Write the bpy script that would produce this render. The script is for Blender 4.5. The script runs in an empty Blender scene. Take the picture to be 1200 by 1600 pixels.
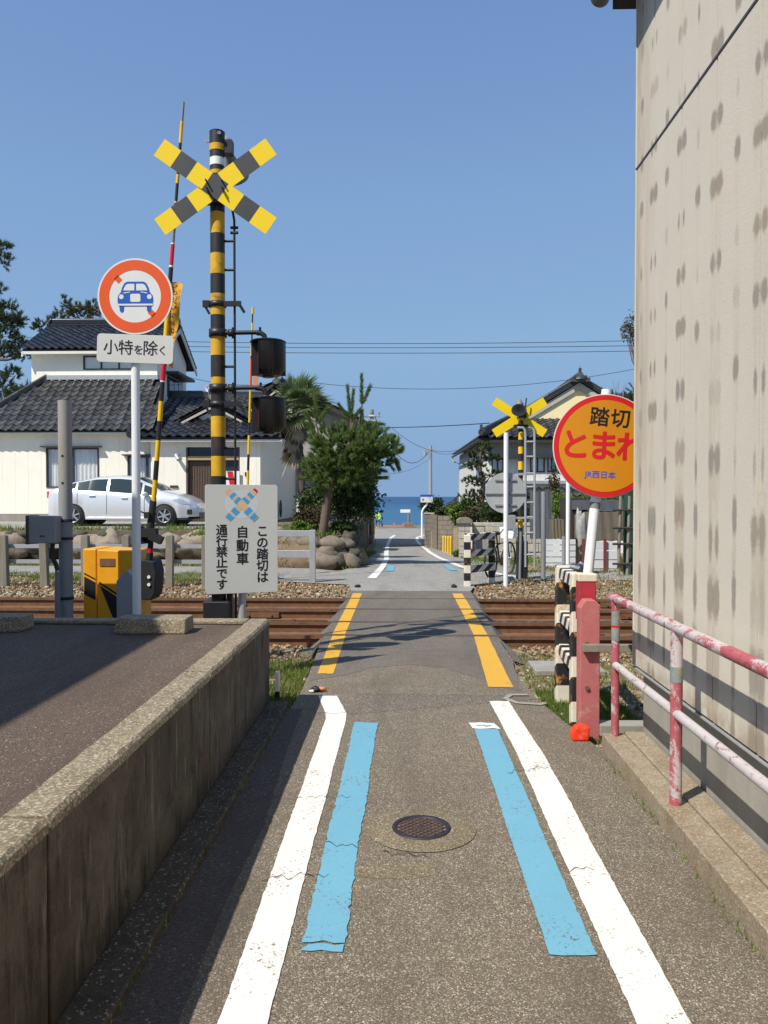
import bpy, math, random
import numpy as np
from mathutils import Vector, Matrix, noise
R = math.radians
random.seed(7)
rng = np.random.default_rng(7)
S = bpy.context.scene
COL = S.collection

# ------------------------------------------------------------ camera, sky, sun
EYE = 1.5
YAW, PITCH, FPX = math.atan(32/1250), math.atan(24/1250), 1250.0
cam = bpy.data.cameras.new('camera')
cam.sensor_fit = 'VERTICAL'; cam.sensor_height = 36; cam.lens = 36*FPX/1600
cam.clip_start = .05; cam.clip_end = 60000
camo = bpy.data.objects.new('camera', cam); COL.objects.link(camo)
camo.location = (0, 0, EYE); camo.rotation_euler = (R(90)-PITCH, 0, YAW)
S.camera = camo
CM = camo.rotation_euler.to_matrix()

SUN = Vector((-.57, -.55, 1.0)).normalized()
sl = bpy.data.lights.new('sun', 'SUN'); sl.energy = 5.0; sl.angle = R(.53); sl.color = (1, .945, .85)
so = bpy.data.objects.new('sun', sl); COL.objects.link(so)
so.rotation_euler = SUN.to_track_quat('Z', 'Y').to_euler(); so.location = (-20, -20, 40)
W = bpy.data.worlds.new('World'); S.world = W; W.use_nodes = True
wn = W.node_tree; wn.nodes.clear()
sky = wn.nodes.new('ShaderNodeTexSky'); sky.sky_type = 'NISHITA'; sky.sun_disc = False
sky.sun_elevation = math.asin(SUN.z); sky.sun_rotation = math.atan2(SUN.x, SUN.y) % (2*math.pi)
sky.altitude = 0; sky.air_density = .8; sky.dust_density = 0; sky.ozone_density = 4
bg = wn.nodes.new('ShaderNodeBackground'); bg.inputs[1].default_value = .1
wo = wn.nodes.new('ShaderNodeOutputWorld')
# the camera's tone response to the clear sky: one curve from sky brightness to colour, the same in every direction
sp = wn.nodes.new('ShaderNodeSeparateColor'); mr = wn.nodes.new('ShaderNodeMath'); mr.operation = 'MULTIPLY'; mr.inputs[1].default_value = .1
rmp = wn.nodes.new('ShaderNodeValToRGB'); rmp.color_ramp.interpolation = 'B_SPLINE' if False else 'LINEAR'
for i, (p_, c_) in enumerate([(.05, (.100, .195, .425)), (.123, (.139, .243, .485)), (.19, (.189, .323, .553)), (.336, (.229, .382, .589)), (.64, (.218, .354, .553)), (.80, (.211, .336, .530))]):
    el_ = rmp.color_ramp.elements[i] if i < 2 else rmp.color_ramp.elements.new(p_)
    el_.position = p_; el_.color = (*c_, 1)
tn = wn.nodes.new('ShaderNodeVectorMath'); tn.operation = 'SCALE'; tn.inputs['Scale'].default_value = 10
wn.links.new(sky.outputs[0], sp.inputs[0]); wn.links.new(sp.outputs[1], mr.inputs[0]); wn.links.new(mr.outputs[0], rmp.inputs[0])
wn.links.new(rmp.outputs[0], tn.inputs[0]); wn.links.new(tn.outputs[0], bg.inputs[0]); wn.links.new(bg.outputs[0], wo.inputs[0])
S.view_settings.view_transform = 'Standard'; S.view_settings.look = 'None'
S.view_settings.exposure = 0.22; S.view_settings.gamma = 1.0; S.view_settings.use_curve_mapping = False
S.cycles.max_bounces = 6; S.cycles.use_denoising = True

def A(px, py, Y):
    "photo pixel (1200x1600) and a real distance -> point of the place"
    d = CM @ Vector(((px-600)/FPX, (800-py)/FPX, -1.0))
    t = Y/d.y
    return Vector((d.x*t, Y, EYE+d.z*t))

# ------------------------------------------------------------ mesh helpers
def wloc(o):
    v = Vector((0, 0, 0))
    while o is not None:
        v += o.location; o = o.parent
    return v

class MB:
    def __init__(s): s.v = []; s.f = []; s.m = []; s.sm = []
    def add(s, vs, fs, mat=0, smooth=False):
        n = len(s.v); s.v += [Vector(v) for v in vs]
        for f in fs: s.f.append([n+i for i in f]); s.m.append(mat); s.sm.append(smooth)
        return s
    def box(s, c, size, mat=0, rot=None, taper=1.0):
        x, y, z = size[0]/2, size[1]/2, size[2]/2
        vs = [Vector((a*x*(taper if k > 0 else 1), b*y*(taper if k > 0 else 1), k*z)) for k in (-1, 1) for b in (-1, 1) for a in (-1, 1)]
        if rot is not None: vs = [rot @ v for v in vs]
        vs = [v+Vector(c) for v in vs]
        return s.add(vs, [(0, 2, 3, 1), (4, 5, 7, 6), (0, 1, 5, 4), (2, 6, 7, 3), (0, 4, 6, 2), (1, 3, 7, 5)], mat)
    def b2(s, a, b, mat=0):
        a = Vector(a); b = Vector(b); return s.box((a+b)/2, [abs(q) for q in (b-a)], mat)
    def cyl(s, p0, p1, r0, r1=None, n=16, mat=0, caps=True, smooth=True):
        p0 = Vector(p0); p1 = Vector(p1); r1 = r0 if r1 is None else r1
        d = (p1-p0).normalized(); u = d.orthogonal().normalized(); w = d.cross(u)
        vs = []
        for p, r in ((p0, r0), (p1, r1)):
            for i in range(n):
                a = 2*math.pi*i/n; vs.append(p+r*(math.cos(a)*u+math.sin(a)*w))
        s.add(vs, [(i, (i+1) % n, n+(i+1) % n, n+i) for i in range(n)], mat, smooth)
        if caps:
            s.add(vs[:n], [tuple(range(n))[::-1]], mat); s.add(vs[n:], [tuple(range(n))], mat)
        return s
    def tube(s, pts, r, n=10, mat=0, caps=True):
        pts = [Vector(p) for p in pts]; rs = r if isinstance(r, (list, tuple)) else [r]*len(pts)
        vs = []; u = None
        for i, p in enumerate(pts):
            d = (pts[min(i+1, len(pts)-1)]-pts[max(i-1, 0)]).normalized()
            if u is None: u = d.orthogonal().normalized()
            u = (u-d*u.dot(d)).normalized(); w = d.cross(u)
            for k in range(n):
                a = 2*math.pi*k/n; vs.append(p+rs[i]*(math.cos(a)*u+math.sin(a)*w))
        fs = [(i*n+k, i*n+(k+1) % n, (i+1)*n+(k+1) % n, (i+1)*n+k) for i in range(len(pts)-1) for k in range(n)]
        s.add(vs, fs, mat, True)
        if caps: s.add(vs[:n], [tuple(range(n))[::-1]], mat); s.add(vs[-n:], [tuple(range(n))], mat)
        return s
    def prism(s, poly, o, u, v, d, mat=0):
        "poly (a,b) in plane o+a*u+b*v, extruded by vector d"
        o = Vector(o); u = Vector(u); v = Vector(v); d = Vector(d); n = len(poly)
        a = [o+p[0]*u+p[1]*v for p in poly]; b = [p+d for p in a]
        s.add(a+b, [tuple(range(n))[::-1], tuple(range(n, 2*n))]+[(i, (i+1) % n, n+(i+1) % n, n+i) for i in range(n)], mat)
        return s
    def lathe(s, prof, c, ax=(0, 0, 1), n=20, mat=0):
        "prof list of (r, h)"
        ax = Vector(ax).normalized(); u = ax.orthogonal().normalized(); w = ax.cross(u); c = Vector(c)
        vs = [c+h*ax+r*(math.cos(2*math.pi*k/n)*u+math.sin(2*math.pi*k/n)*w) for r, h in prof for k in range(n)]
        s.add(vs, [(i*n+k, i*n+(k+1) % n, (i+1)*n+(k+1) % n, (i+1)*n+k) for i in range(len(prof)-1) for k in range(n)], mat, True)
        return s
    def blob(s, c, r, seed=0, amp=.2, n=10, m=7, mat=0, smooth=True, flat=1):
        c = Vector(c); vs = []
        for i in range(m+1):
            th = math.pi*i/m
            for k in range(n):
                ph = 2*math.pi*k/n
                d = Vector((math.sin(th)*math.cos(ph), math.sin(th)*math.sin(ph), math.cos(th)))
                q = 1+amp*noise.noise(d*1.3+Vector((seed*7.1, seed*3.3, 0)))*2+amp*.55*noise.noise(d*4.1+Vector((seed*2.1, 0, seed*1.3)))
                vs.append(c+Vector((d.x*r[0], d.y*r[1], d.z*r[2]))*q)
        s.add(vs, [(i*n+k, (i+1)*n+k, (i+1)*n+(k+1) % n, i*n+(k+1) % n) for i in range(m) for k in range(n)], mat, smooth)
        return s
    def mesh(s, name, mats, off=Vector((0, 0, 0))):
        me = bpy.data.meshes.new(name)
        me.from_pydata([tuple(v-off) for v in s.v], [], s.f)
        for m in (mats if isinstance(mats, (list, tuple)) else [mats]): me.materials.append(m)
        me.polygons.foreach_set('material_index', s.m); me.polygons.foreach_set('use_smooth', s.sm)
        me.update(); return me
    def build(s, name, mats, parent=None, bevel=0, local=False, loc=None):
        off = Vector((0, 0, 0)) if local or parent is None else wloc(parent)
        if parent is None and loc is not None: off = Vector(loc)
        me = s.mesh(name, mats, off)
        o = bpy.data.objects.new(name, me); COL.objects.link(o)
        if parent is not None: o.parent = parent
        elif loc is not None: o.location = loc
        if bevel:
            b = o.modifiers.new('bevel', 'BEVEL'); b.width = bevel; b.segments = 2; b.limit_method = 'ANGLE'
        return o

def raw(name, V, F, mat, parent=None, smooth=False):
    "big numpy mesh: V (n,3), F (m,k) all alike"
    V = np.asarray(V, np.float32); F = np.asarray(F, np.int32)
    if parent is not None: V = V-np.array(wloc(parent), np.float32)
    me = bpy.data.meshes.new(name); k = F.shape[1]
    me.vertices.add(len(V)); me.vertices.foreach_set('co', V.ravel())
    me.loops.add(F.size); me.loops.foreach_set('vertex_index', F.ravel())
    me.polygons.add(len(F)); me.polygons.foreach_set('loop_start', np.arange(0, F.size, k, dtype=np.int32))
    me.polygons.foreach_set('loop_total', np.full(len(F), k, np.int32))
    me.polygons.foreach_set('use_smooth', np.full(len(F), smooth, bool))
    me.materials.append(mat); me.update(calc_edges=True); me.validate()
    o = bpy.data.objects.new(name, me); COL.objects.link(o); o.parent = parent
    return o

def tag(o, label=None, cat=None, group=None, kind=None):
    if label: o['label'] = label
    if cat: o['category'] = cat
    if group: o['group'] = group
    if kind: o['kind'] = kind
    return o
def thing(name, label, cat, loc=(0, 0, 0), group=None, rz=0):
    o = bpy.data.objects.new(name, None); COL.objects.link(o); o.empty_display_size = .2
    o.location = loc; o.rotation_euler = (0, 0, rz)
    return tag(o, label, cat, group)
def kids(o): return [c for c in bpy.data.objects if c.parent is o]
def copy_tree(o, parent=None):
    ks = kids(o); c = o.copy(); COL.objects.link(c); c.parent = parent
    for k in ks: copy_tree(k, c)
    return c
CUBES = {}
def part_box(name, mat, parent, c, size, rot=None):
    "one piece: shared unit cube of that material"
    if mat.name not in CUBES: CUBES[mat.name] = MB().box((0, 0, 0), (1, 1, 1)).mesh('block_'+mat.name, mat)
    o = bpy.data.objects.new(name, CUBES[mat.name]); COL.objects.link(o); o.parent = parent
    o.location = Vector(c)-wloc(parent); o.scale = size
    if rot is not None: o.rotation_euler = rot
    return o
def place(name, me, M, parent):
    o = bpy.data.objects.new(name, me); COL.objects.link(o); o.parent = parent
    o.matrix_local = Matrix.Translation(-wloc(parent)) @ M
    return o
def lettering(body, size, mat, M, parent, name='lettering', bold=0.0, align='CENTER', ex=.0002):
    c = bpy.data.curves.new('t', 'FONT'); c.body = body; c.size = size; c.align_x = align; c.align_y = 'CENTER'
    c.extrude = ex; c.resolution_u = 3
    t = bpy.data.objects.new('t', c); COL.objects.link(t)
    me = bpy.data.meshes.new_from_object(t.evaluated_get(bpy.context.evaluated_depsgraph_get()))
    bpy.data.objects.remove(t)
    if bold:
        mb = MB(); vs = [v.co.copy() for v in me.vertices]; fs = [tuple(p.vertices) for p in me.polygons]; r = bold*size
        for k in range(9):
            q = Vector((math.cos(k*math.pi/4)*r, math.sin(k*math.pi/4)*r, k*.00004)) if k < 8 else Vector((0, 0, .00036))
            mb.add([v+q for v in vs], fs)
        me = mb.mesh('lettering', mat)
    me.materials.clear(); me.materials.append(mat)
    for p in me.polygons: p.material_index = 0
    o = bpy.data.objects.new(name, me); COL.objects.link(o); o.parent = parent; o.matrix_local = M
    return o
FACE = Matrix(((1, 0, 0, 0), (0, 0, -1, 0), (0, 1, 0, 0), (0, 0, 0, 1)))   # text plane upright, facing -Y

# ------------------------------------------------------------ materials
class X:
    "tiny expression wrapper over math nodes"
    def __init__(s, nt, k): s.nt = nt; s.k = k
    def op(s, o, b=None, c=None):
        n = s.nt.nodes.new('ShaderNodeMath'); n.operation = o
        for i, q in enumerate((s, b, c)):
            if q is None: continue
            if isinstance(q, X): s.nt.links.new(q.k, n.inputs[i])
            else: n.inputs[i].default_value = q
        return X(s.nt, n.outputs[0])
    def __add__(s, b): return s.op('ADD', b)
    def __sub__(s, b): return s.op('SUBTRACT', b)
    def __mul__(s, b): return s.op('MULTIPLY', b)
    def __truediv__(s, b): return s.op('DIVIDE', b)
    def lt(s, b): return s.op('LESS_THAN', b)
    def gt(s, b): return s.op('GREATER_THAN', b)
    def ss(s, a, b, lo=0., hi=1.):
        n = s.nt.nodes.new('ShaderNodeMapRange'); n.interpolation_type = 'SMOOTHSTEP'
        s.nt.links.new(s.k, n.inputs[0])
        for i, q in zip((1, 2, 3, 4), (a, b, lo, hi)): n.inputs[i].default_value = q
        return X(s.nt, n.outputs[0])
class Mat:
    def __init__(s, name, rough=.7, metal=0, spec=.4):
        s.m = bpy.data.materials.new(name); s.m.use_nodes = True; s.nt = s.m.node_tree
        s.b = s.nt.nodes['Principled BSDF']
        s.b.inputs['Roughness'].default_value = rough; s.b.inputs['Metallic'].default_value = metal
        s.b.inputs['Specular IOR Level'].default_value = spec
        g = s.nt.nodes.new('ShaderNodeNewGeometry'); s.pos = g.outputs['Position']; s.isl = X(s.nt, g.outputs['Random Per Island'])
        s.tc = s.nt.nodes.new('ShaderNodeTexCoord'); s.obj = s.tc.outputs['Object']
        oi = s.nt.nodes.new('ShaderNodeObjectInfo'); s.rnd = X(s.nt, oi.outputs['Random'])
    def xyz(s, v=None):
        n = s.nt.nodes.new('ShaderNodeSeparateXYZ'); s.nt.links.new(v or s.pos, n.inputs[0])
        return [X(s.nt, o) for o in n.outputs]
    def vec(s, x, y, z):
        n = s.nt.nodes.new('ShaderNodeCombineXYZ')
        for i, q in enumerate((x, y, z)):
            if isinstance(q, X): s.nt.links.new(q.k, n.inputs[i])
            else: n.inputs[i].default_value = q
        return n.outputs[0]
    def noise(s, scale, det=4, rough=.6, v=None, st=(1, 1, 1), dist=0):
        mp = s.nt.nodes.new('ShaderNodeMapping'); mp.inputs['Scale'].default_value = st
        s.nt.links.new(v or s.pos, mp.inputs[0])
        n = s.nt.nodes.new('ShaderNodeTexNoise'); n.inputs['Scale'].default_value = scale
        n.inputs['Detail'].default_value = det; n.inputs['Roughness'].default_value = rough; n.inputs['Distortion'].default_value = dist
        s.nt.links.new(mp.outputs[0], n.inputs[0]); return X(s.nt, n.outputs['Fac'])
    def cells(s, scale, v=None, dist=False):
        n = s.nt.nodes.new('ShaderNodeTexVoronoi'); n.inputs['Scale'].default_value = scale
        s.nt.links.new(v or s.pos, n.inputs[0])
        sp = s.nt.nodes.new('ShaderNodeSeparateColor'); s.nt.links.new(n.outputs['Color'], sp.inputs[0])
        return X(s.nt, sp.outputs[0]), X(s.nt, sp.outputs[1]), X(s.nt, n.outputs['Distance'])
    def mix(s, f, a, b):
        n = s.nt.nodes.new('ShaderNodeMix'); n.data_type = 'RGBA'
        if isinstance(f, X): s.nt.links.new(f.k, n.inputs[0])
        else: n.inputs[0].default_value = f
        for i, q in ((6, a), (7, b)):
            if isinstance(q, (tuple, list)): n.inputs[i].default_value = (*q[:3], 1)
            else: s.nt.links.new(q, n.inputs[i])
        return n.outputs[2]
    def mul(s, col, f, lo, hi):
        "col * map(f: 0..1 -> lo..hi)"
        n = s.nt.nodes.new('ShaderNodeVectorMath'); n.operation = 'SCALE'
        g = f*(hi-lo)+lo
        if isinstance(col, (tuple, list)): n.inputs[0].default_value = col[:3]
        else: s.nt.links.new(col, n.inputs[0])
        s.nt.links.new(g.k, n.inputs['Scale']); return n.outputs[0]
    def out(s, col, bump=None, st=.3, dist=.01, rough=None):
        if isinstance(col, (tuple, list)): s.b.inputs['Base Color'].default_value = (*col[:3], 1)
        else: s.nt.links.new(col, s.b.inputs['Base Color'])
        if bump is not None:
            n = s.nt.nodes.new('ShaderNodeBump'); n.inputs['Strength'].default_value = st; n.inputs['Distance'].default_value = dist
            s.nt.links.new(bump.k, n.inputs['Height']); s.nt.links.new(n.outputs[0], s.b.inputs['Normal'])
        if rough is not None: s.nt.links.new(rough.k, s.b.inputs['Roughness'])
        return s.m
def simple(name, col, rough=.6, var=.18, scale=6, metal=0, spec=.4, bump=0, bscale=None, dirt=None, coat=0):
    m = Mat(name, rough, metal, spec)
    n = m.noise(scale, 5, .65); c = m.mul(col, n, 1-var*1.6, 1+var*1.6)
    if dirt: c = m.mix(m.noise(scale*.6, 6, .7, dist=.5).ss(.52, .72, 0, dirt[1]), c, dirt[0])
    if coat: m.b.inputs['Coat Weight'].default_value = coat; m.b.inputs['Coat Roughness'].default_value = .08
    return m.out(c, m.noise(bscale or scale*8, 4, .7) if bump else None, bump, .006)

def asphalt(name, base, speck, sp_amt, scale=95, stain=.25, warm=(.12, .09, .06)):
    m = Mat(name, .85, 0, .3)
    r, g, d = m.cells(scale*1.5); r2, g2, d2 = m.cells(scale*.75)
    c = m.mul(base, r, .6, 1.4)
    c = m.mix((g.gt(1-sp_amt*.7))*.7, c, speck)
    c = m.mix((g2.gt(1-sp_amt*.2))*(d2.lt(.4))*.8, c, tuple(min(1, q*1.35) for q in speck))
    big = m.noise(1.1, 6, .65, dist=.6)
    c = m.mix(big.ss(.45, .75, 0, .5), c, warm)
    c = m.mul(c, m.noise(.55, 5, .6), 1-stain, 1+stain)
    c = m.mul(c, m.noise(6, 4, .6), .85, 1.12)
    c = m.mix(m.noise(.9, 5, .7, st=(2.2, .35, 1), dist=.4).ss(.46, .68, 0, .5), c, tuple(q*.62 for q in base))     # tyre and foot polish along the way
    c = m.mix(m.noise(2.6, 7, .75, dist=1.2).ss(.60, .72, 0, .35), c, tuple(q*1.45 for q in warm))
    return m.out(c, (d*-1)+(m.noise(30, 4)*.4), .55, .006)
M_asph = asphalt('asphalt_worn', (.155, .128, .094), (.46, .40, .31), .22, 155)
M_asph2 = asphalt('asphalt_smooth', (.155, .134, .110), (.30, .26, .21), .10, 150, .2)
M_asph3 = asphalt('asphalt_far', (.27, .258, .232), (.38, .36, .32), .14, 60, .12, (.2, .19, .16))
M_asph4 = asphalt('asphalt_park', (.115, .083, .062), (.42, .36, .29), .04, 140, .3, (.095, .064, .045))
M_asph5 = asphalt('asphalt_gutter', (.105, .088, .074), (.3, .27, .22), .05, 110, .2, (.08, .06, .045))
M_patch = asphalt('cement_patch', (.175, .142, .092), (.40, .35, .26), .16, 120, .15, (.19, .14, .08))

def paint(name, col, wear=.5, thr=.70, rough=.6):
    m = Mat(name, rough, 0, .35)
    n = m.noise(3.2, 5, .6)
    fine = m.noise(70, 3, .7)
    w = (fine+(n*.55)).ss(thr+.2, thr+.27, 0, wear)
    c = m.mul(col, m.noise(2.2, 5, .6), .9, 1.06)
    c = m.mul(c, m.noise(45, 3, .7), .93, 1.05)
    # cracks through the film
    r, g, d = m.cells(2.1, m.vec(*[a+(m.noise(6, 3)*.3) for a in m.xyz()]))
    c = m.mix(w, c, (.12, .105, .09))
    return m.out(c, fine, .25, .004)
P_white = paint('road_paint_white', (.72, .70, .635), .85, .705)
P_blue = paint('road_paint_blue', (.145, .36, .475), .9, .70)
P_yel = paint('road_paint_yellow', (.66, .36, .035), .75, .70)

def concrete(name, base, streak, amt=.6, moss=None, aggr=0, bump=.3):
    m = Mat(name, .85, 0, .3)
    c = m.mul(base, m.noise(4, 6, .65), .72, 1.28)
    s1 = m.noise(7, 6, .7, st=(1, 1, .13), dist=.4); c = m.mix(s1.ss(.42, .66, 0, amt), c, streak)
    s2 = m.noise(11, 5, .6, st=(1, 1, .1)); c = m.mix(s2.ss(.6, .75, 0, amt*.5), c, tuple(q*1.7 for q in base))
    if moss:
        c = m.mix(m.noise(2.3, 6, .7, dist=.8).ss(.52, .7, 0, .6), c, moss)
    if aggr:
        r, g, d = m.cells(150); c = m.mix(g.gt(1-aggr)*.6, c, (.46, .40, .31)); c = m.mul(c, r, .72, 1.22)
    return m.out(c, m.noise(60, 5, .7)+m.noise(9, 4)*.6, bump, .008)
def oldwall(name):
    m = Mat(name, .9, 0, .25)
    c = m.mix(m.noise(1.7, 7, .72).ss(.36, .64), (.20, .165, .12), (.105, .084, .060))
    c = m.mix(m.noise(16, 6, .75, st=(1, 1, .16)).ss(.50, .64, 0, .8), c, (.05, .042, .032))
    c = m.mix(m.noise(24, 5, .7, st=(1, 1, .12)).ss(.58, .66, 0, .7), c, (.30, .26, .20))
    c = m.mix(m.noise(4.5, 7, .8).ss(.56, .66, 0, .7), c, (.045, .04, .032))
    c = m.mix(m.noise(3.4, 6, .7, st=(1, 1, .45)).ss(.56, .70, 0, .45), c, (.17, .095, .05))
    x, y, z = m.xyz(); c = m.mix((z+(m.noise(7, 4)*.3)).ss(.10, .36, .8, 0), c, (.035, .036, .024))
    c = m.mul(c, m.noise(60, 5, .75), .42, 1.12)
    return m.out(c, m.noise(55, 6, .75)+m.noise(7, 4)*.8, .6, .012)
M_wall = oldwall('old_concrete')
M_cap = concrete('cap_concrete', (.225, .185, .12), (.12, .09, .055), .5, (.105, .085, .045), .3)
M_conc = concrete('grey_concrete', (.30, .285, .25), (.2, .185, .155), .4)
M_ledge = concrete('ledge_concrete', (.285, .235, .165), (.2, .14, .08), .5, (.21, .15, .085), .06)
M_found = concrete('foundation_mortar', (.33, .315, .275), (.24, .225, .19), .45)
M_block = concrete('block_concrete', (.24, .21, .17), (.12, .1, .08), .6)
M_post = concrete('post_concrete', (.25, .225, .18), (.14, .125, .10), .5)
M_stone = concrete('garden_stone', (.29, .235, .175), (.15, .125, .10), .6, (.10, .09, .06), 0, .9)
M_stoned = concrete('dark_stone', (.095, .083, .06), (.04, .036, .026), .7, (.035, .045, .018), 0, 1.0)
M_lime = concrete('pale_stone', (.47, .44, .36), (.28, .26, .2), .5, (.3, .28, .16))

M_black = simple('black_paint', (.018, .018, .02), .45, .2, 9)
M_blackr = simple('black_rubber', (.015, .015, .016), .7, .2, 9)
M_yellow = simple('yellow_paint', (.80, .48, .012), .42, .07, 7, dirt=((.38, .22, .03), .5))
M_yellow2 = simple('yellow_sheet', (.86, .60, .008), .4, .03, 3)
M_darkg = simple('reflective_black', (.055, .055, .055), .45, .12, 4)
M_whitep = simple('white_pole_paint', (.80, .80, .80), .4, .04, 5)
M_galv = simple('galvanised_steel', (.42, .43, .44), .45, .15, 8, metal=.3)
M_greyp = simple('grey_paint', (.20, .215, .225), .55, .1, 7)
M_greyb = simple('grey_box_paint', (.27, .28, .285), .5, .08, 6)
M_glyph = simple('printed_black', (.012, .012, .014), .5, .05)
M_signw = simple('sign_white', (.70, .70, .68), .42, .03, 3)
M_signg = simple('sign_cream_grey', (.58, .58, .55), .45, .03, 3)
M_signo = simple('sign_red_orange', (.75, .10, .022), .4, .06, 4)
M_signr = simple('sign_red', (.60, .016, .018), .4, .05, 4)
M_signy = simple('sign_amber', (.62, .235, .007), .4, .05, 2.4)
M_signb = simple('sign_blue', (.02, .10, .46), .4, .04)
M_signlb = simple('sign_light_blue', (.05, .36, .72), .4, .04)
M_skinp = simple('printed_skin', (.72, .48, .30), .5, .03)
M_rust = simple('rail_rust', (.175, .085, .042), .7, .35, 14, bump=.3, dirt=((.07, .032, .018), .8))
M_railtop = simple('rail_head', (.15, .085, .055), .38, .2, 20, metal=.5)
M_sleeper = concrete('sleeper_wood', (.075, .055, .038), (.04, .03, .02), .6)
M_red = simple('red_arm_sleeve', (.62, .012, .022), .4, .06)
M_redblk = simple('red_plastic', (.85, .05, .02), .35, .25, 20)
M_lens = simple('red_lens_dark', (.16, .006, .014), .15, .1)
M_cream = simple('cream_siding', (.88, .84, .72), .7, .05, 2, bump=.08)
M_creamy = simple('yellow_plaster', (.88, .74, .42), .8, .06, 3)
M_whitew = simple('white_wall', (.72, .71, .67), .7, .08, 3)
M_greyw = simple('grey_wall', (.36, .35, .32), .8, .12, 2.5)
M_wood = simple('brown_door', (.10, .062, .042), .5, .15, 12)
M_woodl = simple('pale_wood', (.42, .30, .18), .6, .15, 12)
M_frame = simple('dark_window_frame', (.05, .04, .035), .5, .1)
M_alu = simple('brown_aluminium', (.16, .11, .08), .45, .1)
M_dark = simple('dark_interior', (.02, .02, .022), .8, .1)
M_curt = simple('white_curtain', (.85, .85, .81), .9, .12, 4)
M_curtr = simple('maroon_curtain', (.09, .018, .018), .9, .12, 4)
M_soil = simple('soil', (.16, .115, .07), .95, .3, 3, bump=.5)
M_tyre = simple('tyre_rubber', (.02, .02, .02), .75, .1)
M_rim = simple('alloy', (.55, .56, .57), .3, .05, metal=.7)
M_tarp = simple('brown_tarpaulin', (.15, .125, .09), .8, .15, 3, bump=.5, bscale=9)
M_greyt = simple('grey_tarpaulin', (.09, .1, .115), .75, .15, 3)
M_net = simple('green_mesh_sheet', (.02, .06, .04), .8, .2, 12)
M_hose = simple('blue_hose', (.015, .03, .12), .4, .1)
M_bark = simple('pine_bark', (.13, .095, .07), .9, .35, 9, bump=.8, bscale=30)
M_barkd = simple('palm_bark', (.10, .075, .055), .95, .3, 12, bump=.8, bscale=30)
M_thatch = simple('dead_palm_leaf', (.42, .33, .22), .9, .25, 8)
M_hiviz = simple('lime_jacket', (.55, .85, .10), .7, .05)
M_skin = simple('skin', (.45, .27, .19), .6, .05)
M_trou = simple('grey_trousers', (.10, .11, .13), .8, .1)
M_hair = simple('black_hair', (.015, .012, .01), .7, .1)
M_orange = simple('faded_orange', (.65, .22, .09), .6, .15)
M_brownbox = simple('brown_board', (.27, .14, .08), .7, .2)
M_wire = simple('wire_black', (.03, .03, .035), .6, .05)
def glass(name, col=(.02, .025, .03)):
    m = Mat(name, .06, 0, .6); return m.out(col)
M_glass = glass('window_glass'); M_cglass = glass('car_glass', (.03, .045, .05))
m = Mat('car_silver', .28, .35, .5); m.b.inputs['Coat Weight'].default_value = .8; m.b.inputs['Coat Roughness'].default_value = .05
M_car = m.out((.72, .73, .75))
M_clamp = simple('headlamp', (.6, .62, .66), .12, .15, 12, metal=.5)

def leafmat(name, a, b, tr=.25):
    m = Mat(name, .6, 0, .25); c = m.mix(m.isl, a, b); c = m.mul(c, m.noise(1.4, 3), .6, 1.4)
    t = m.nt.nodes.new('ShaderNodeBsdfTranslucent'); m.nt.links.new(c, t.inputs[0])
    mx = m.nt.nodes.new('ShaderNodeMixShader'); mx.inputs[0].default_value = tr
    m.out(c); o = m.nt.nodes['Material Output']
    m.nt.links.new(m.b.outputs[0], mx.inputs[1]); m.nt.links.new(t.outputs[0], mx.inputs[2]); m.nt.links.new(mx.outputs[0], o.inputs[0])
    return m.m
L_pine = leafmat('pine_needles', (.085, .145, .035), (.24, .32, .10), .55)
L_pined = leafmat('dark_pine_needles', (.028, .05, .02), (.085, .11, .04))
L_palm = leafmat('palm_leaf', (.09, .14, .055), (.25, .29, .14), .45)
L_shrub = leafmat('camellia_leaf', (.018, .04, .012), (.085, .125, .04))
L_brown = leafmat('brownish_shrub_leaf', (.05, .045, .02), (.12, .09, .05))
L_hedge = leafmat('bright_hedge_leaf', (.07, .13, .02), (.16, .24, .04))
L_grass = leafmat('grass_blade', (.08, .14, .02), (.20, .27, .05), .35)
L_dry = leafmat('dry_grass_blade', (.22, .17, .08), (.40, .32, .17))

def stripes(name, ca, cb, vec, period, off=0, duty=.5, rust=None, ra=.4, local=True):
    m = Mat(name, .5, 0, .4)
    x, y, z = m.xyz(m.obj if local else m.pos)
    f = ((x*vec[0]+y*vec[1]+z*vec[2]+off)/period).op('FRACT').lt(duty)
    c = m.mix(f, ca, cb); c = m.mul(c, m.noise(9, 5), .82, 1.12)
    if rust: c = m.mix(m.noise(7, 6, .7, dist=.4).ss(.56, .66, 0, ra), c, rust)
    return m.out(c)
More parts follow.
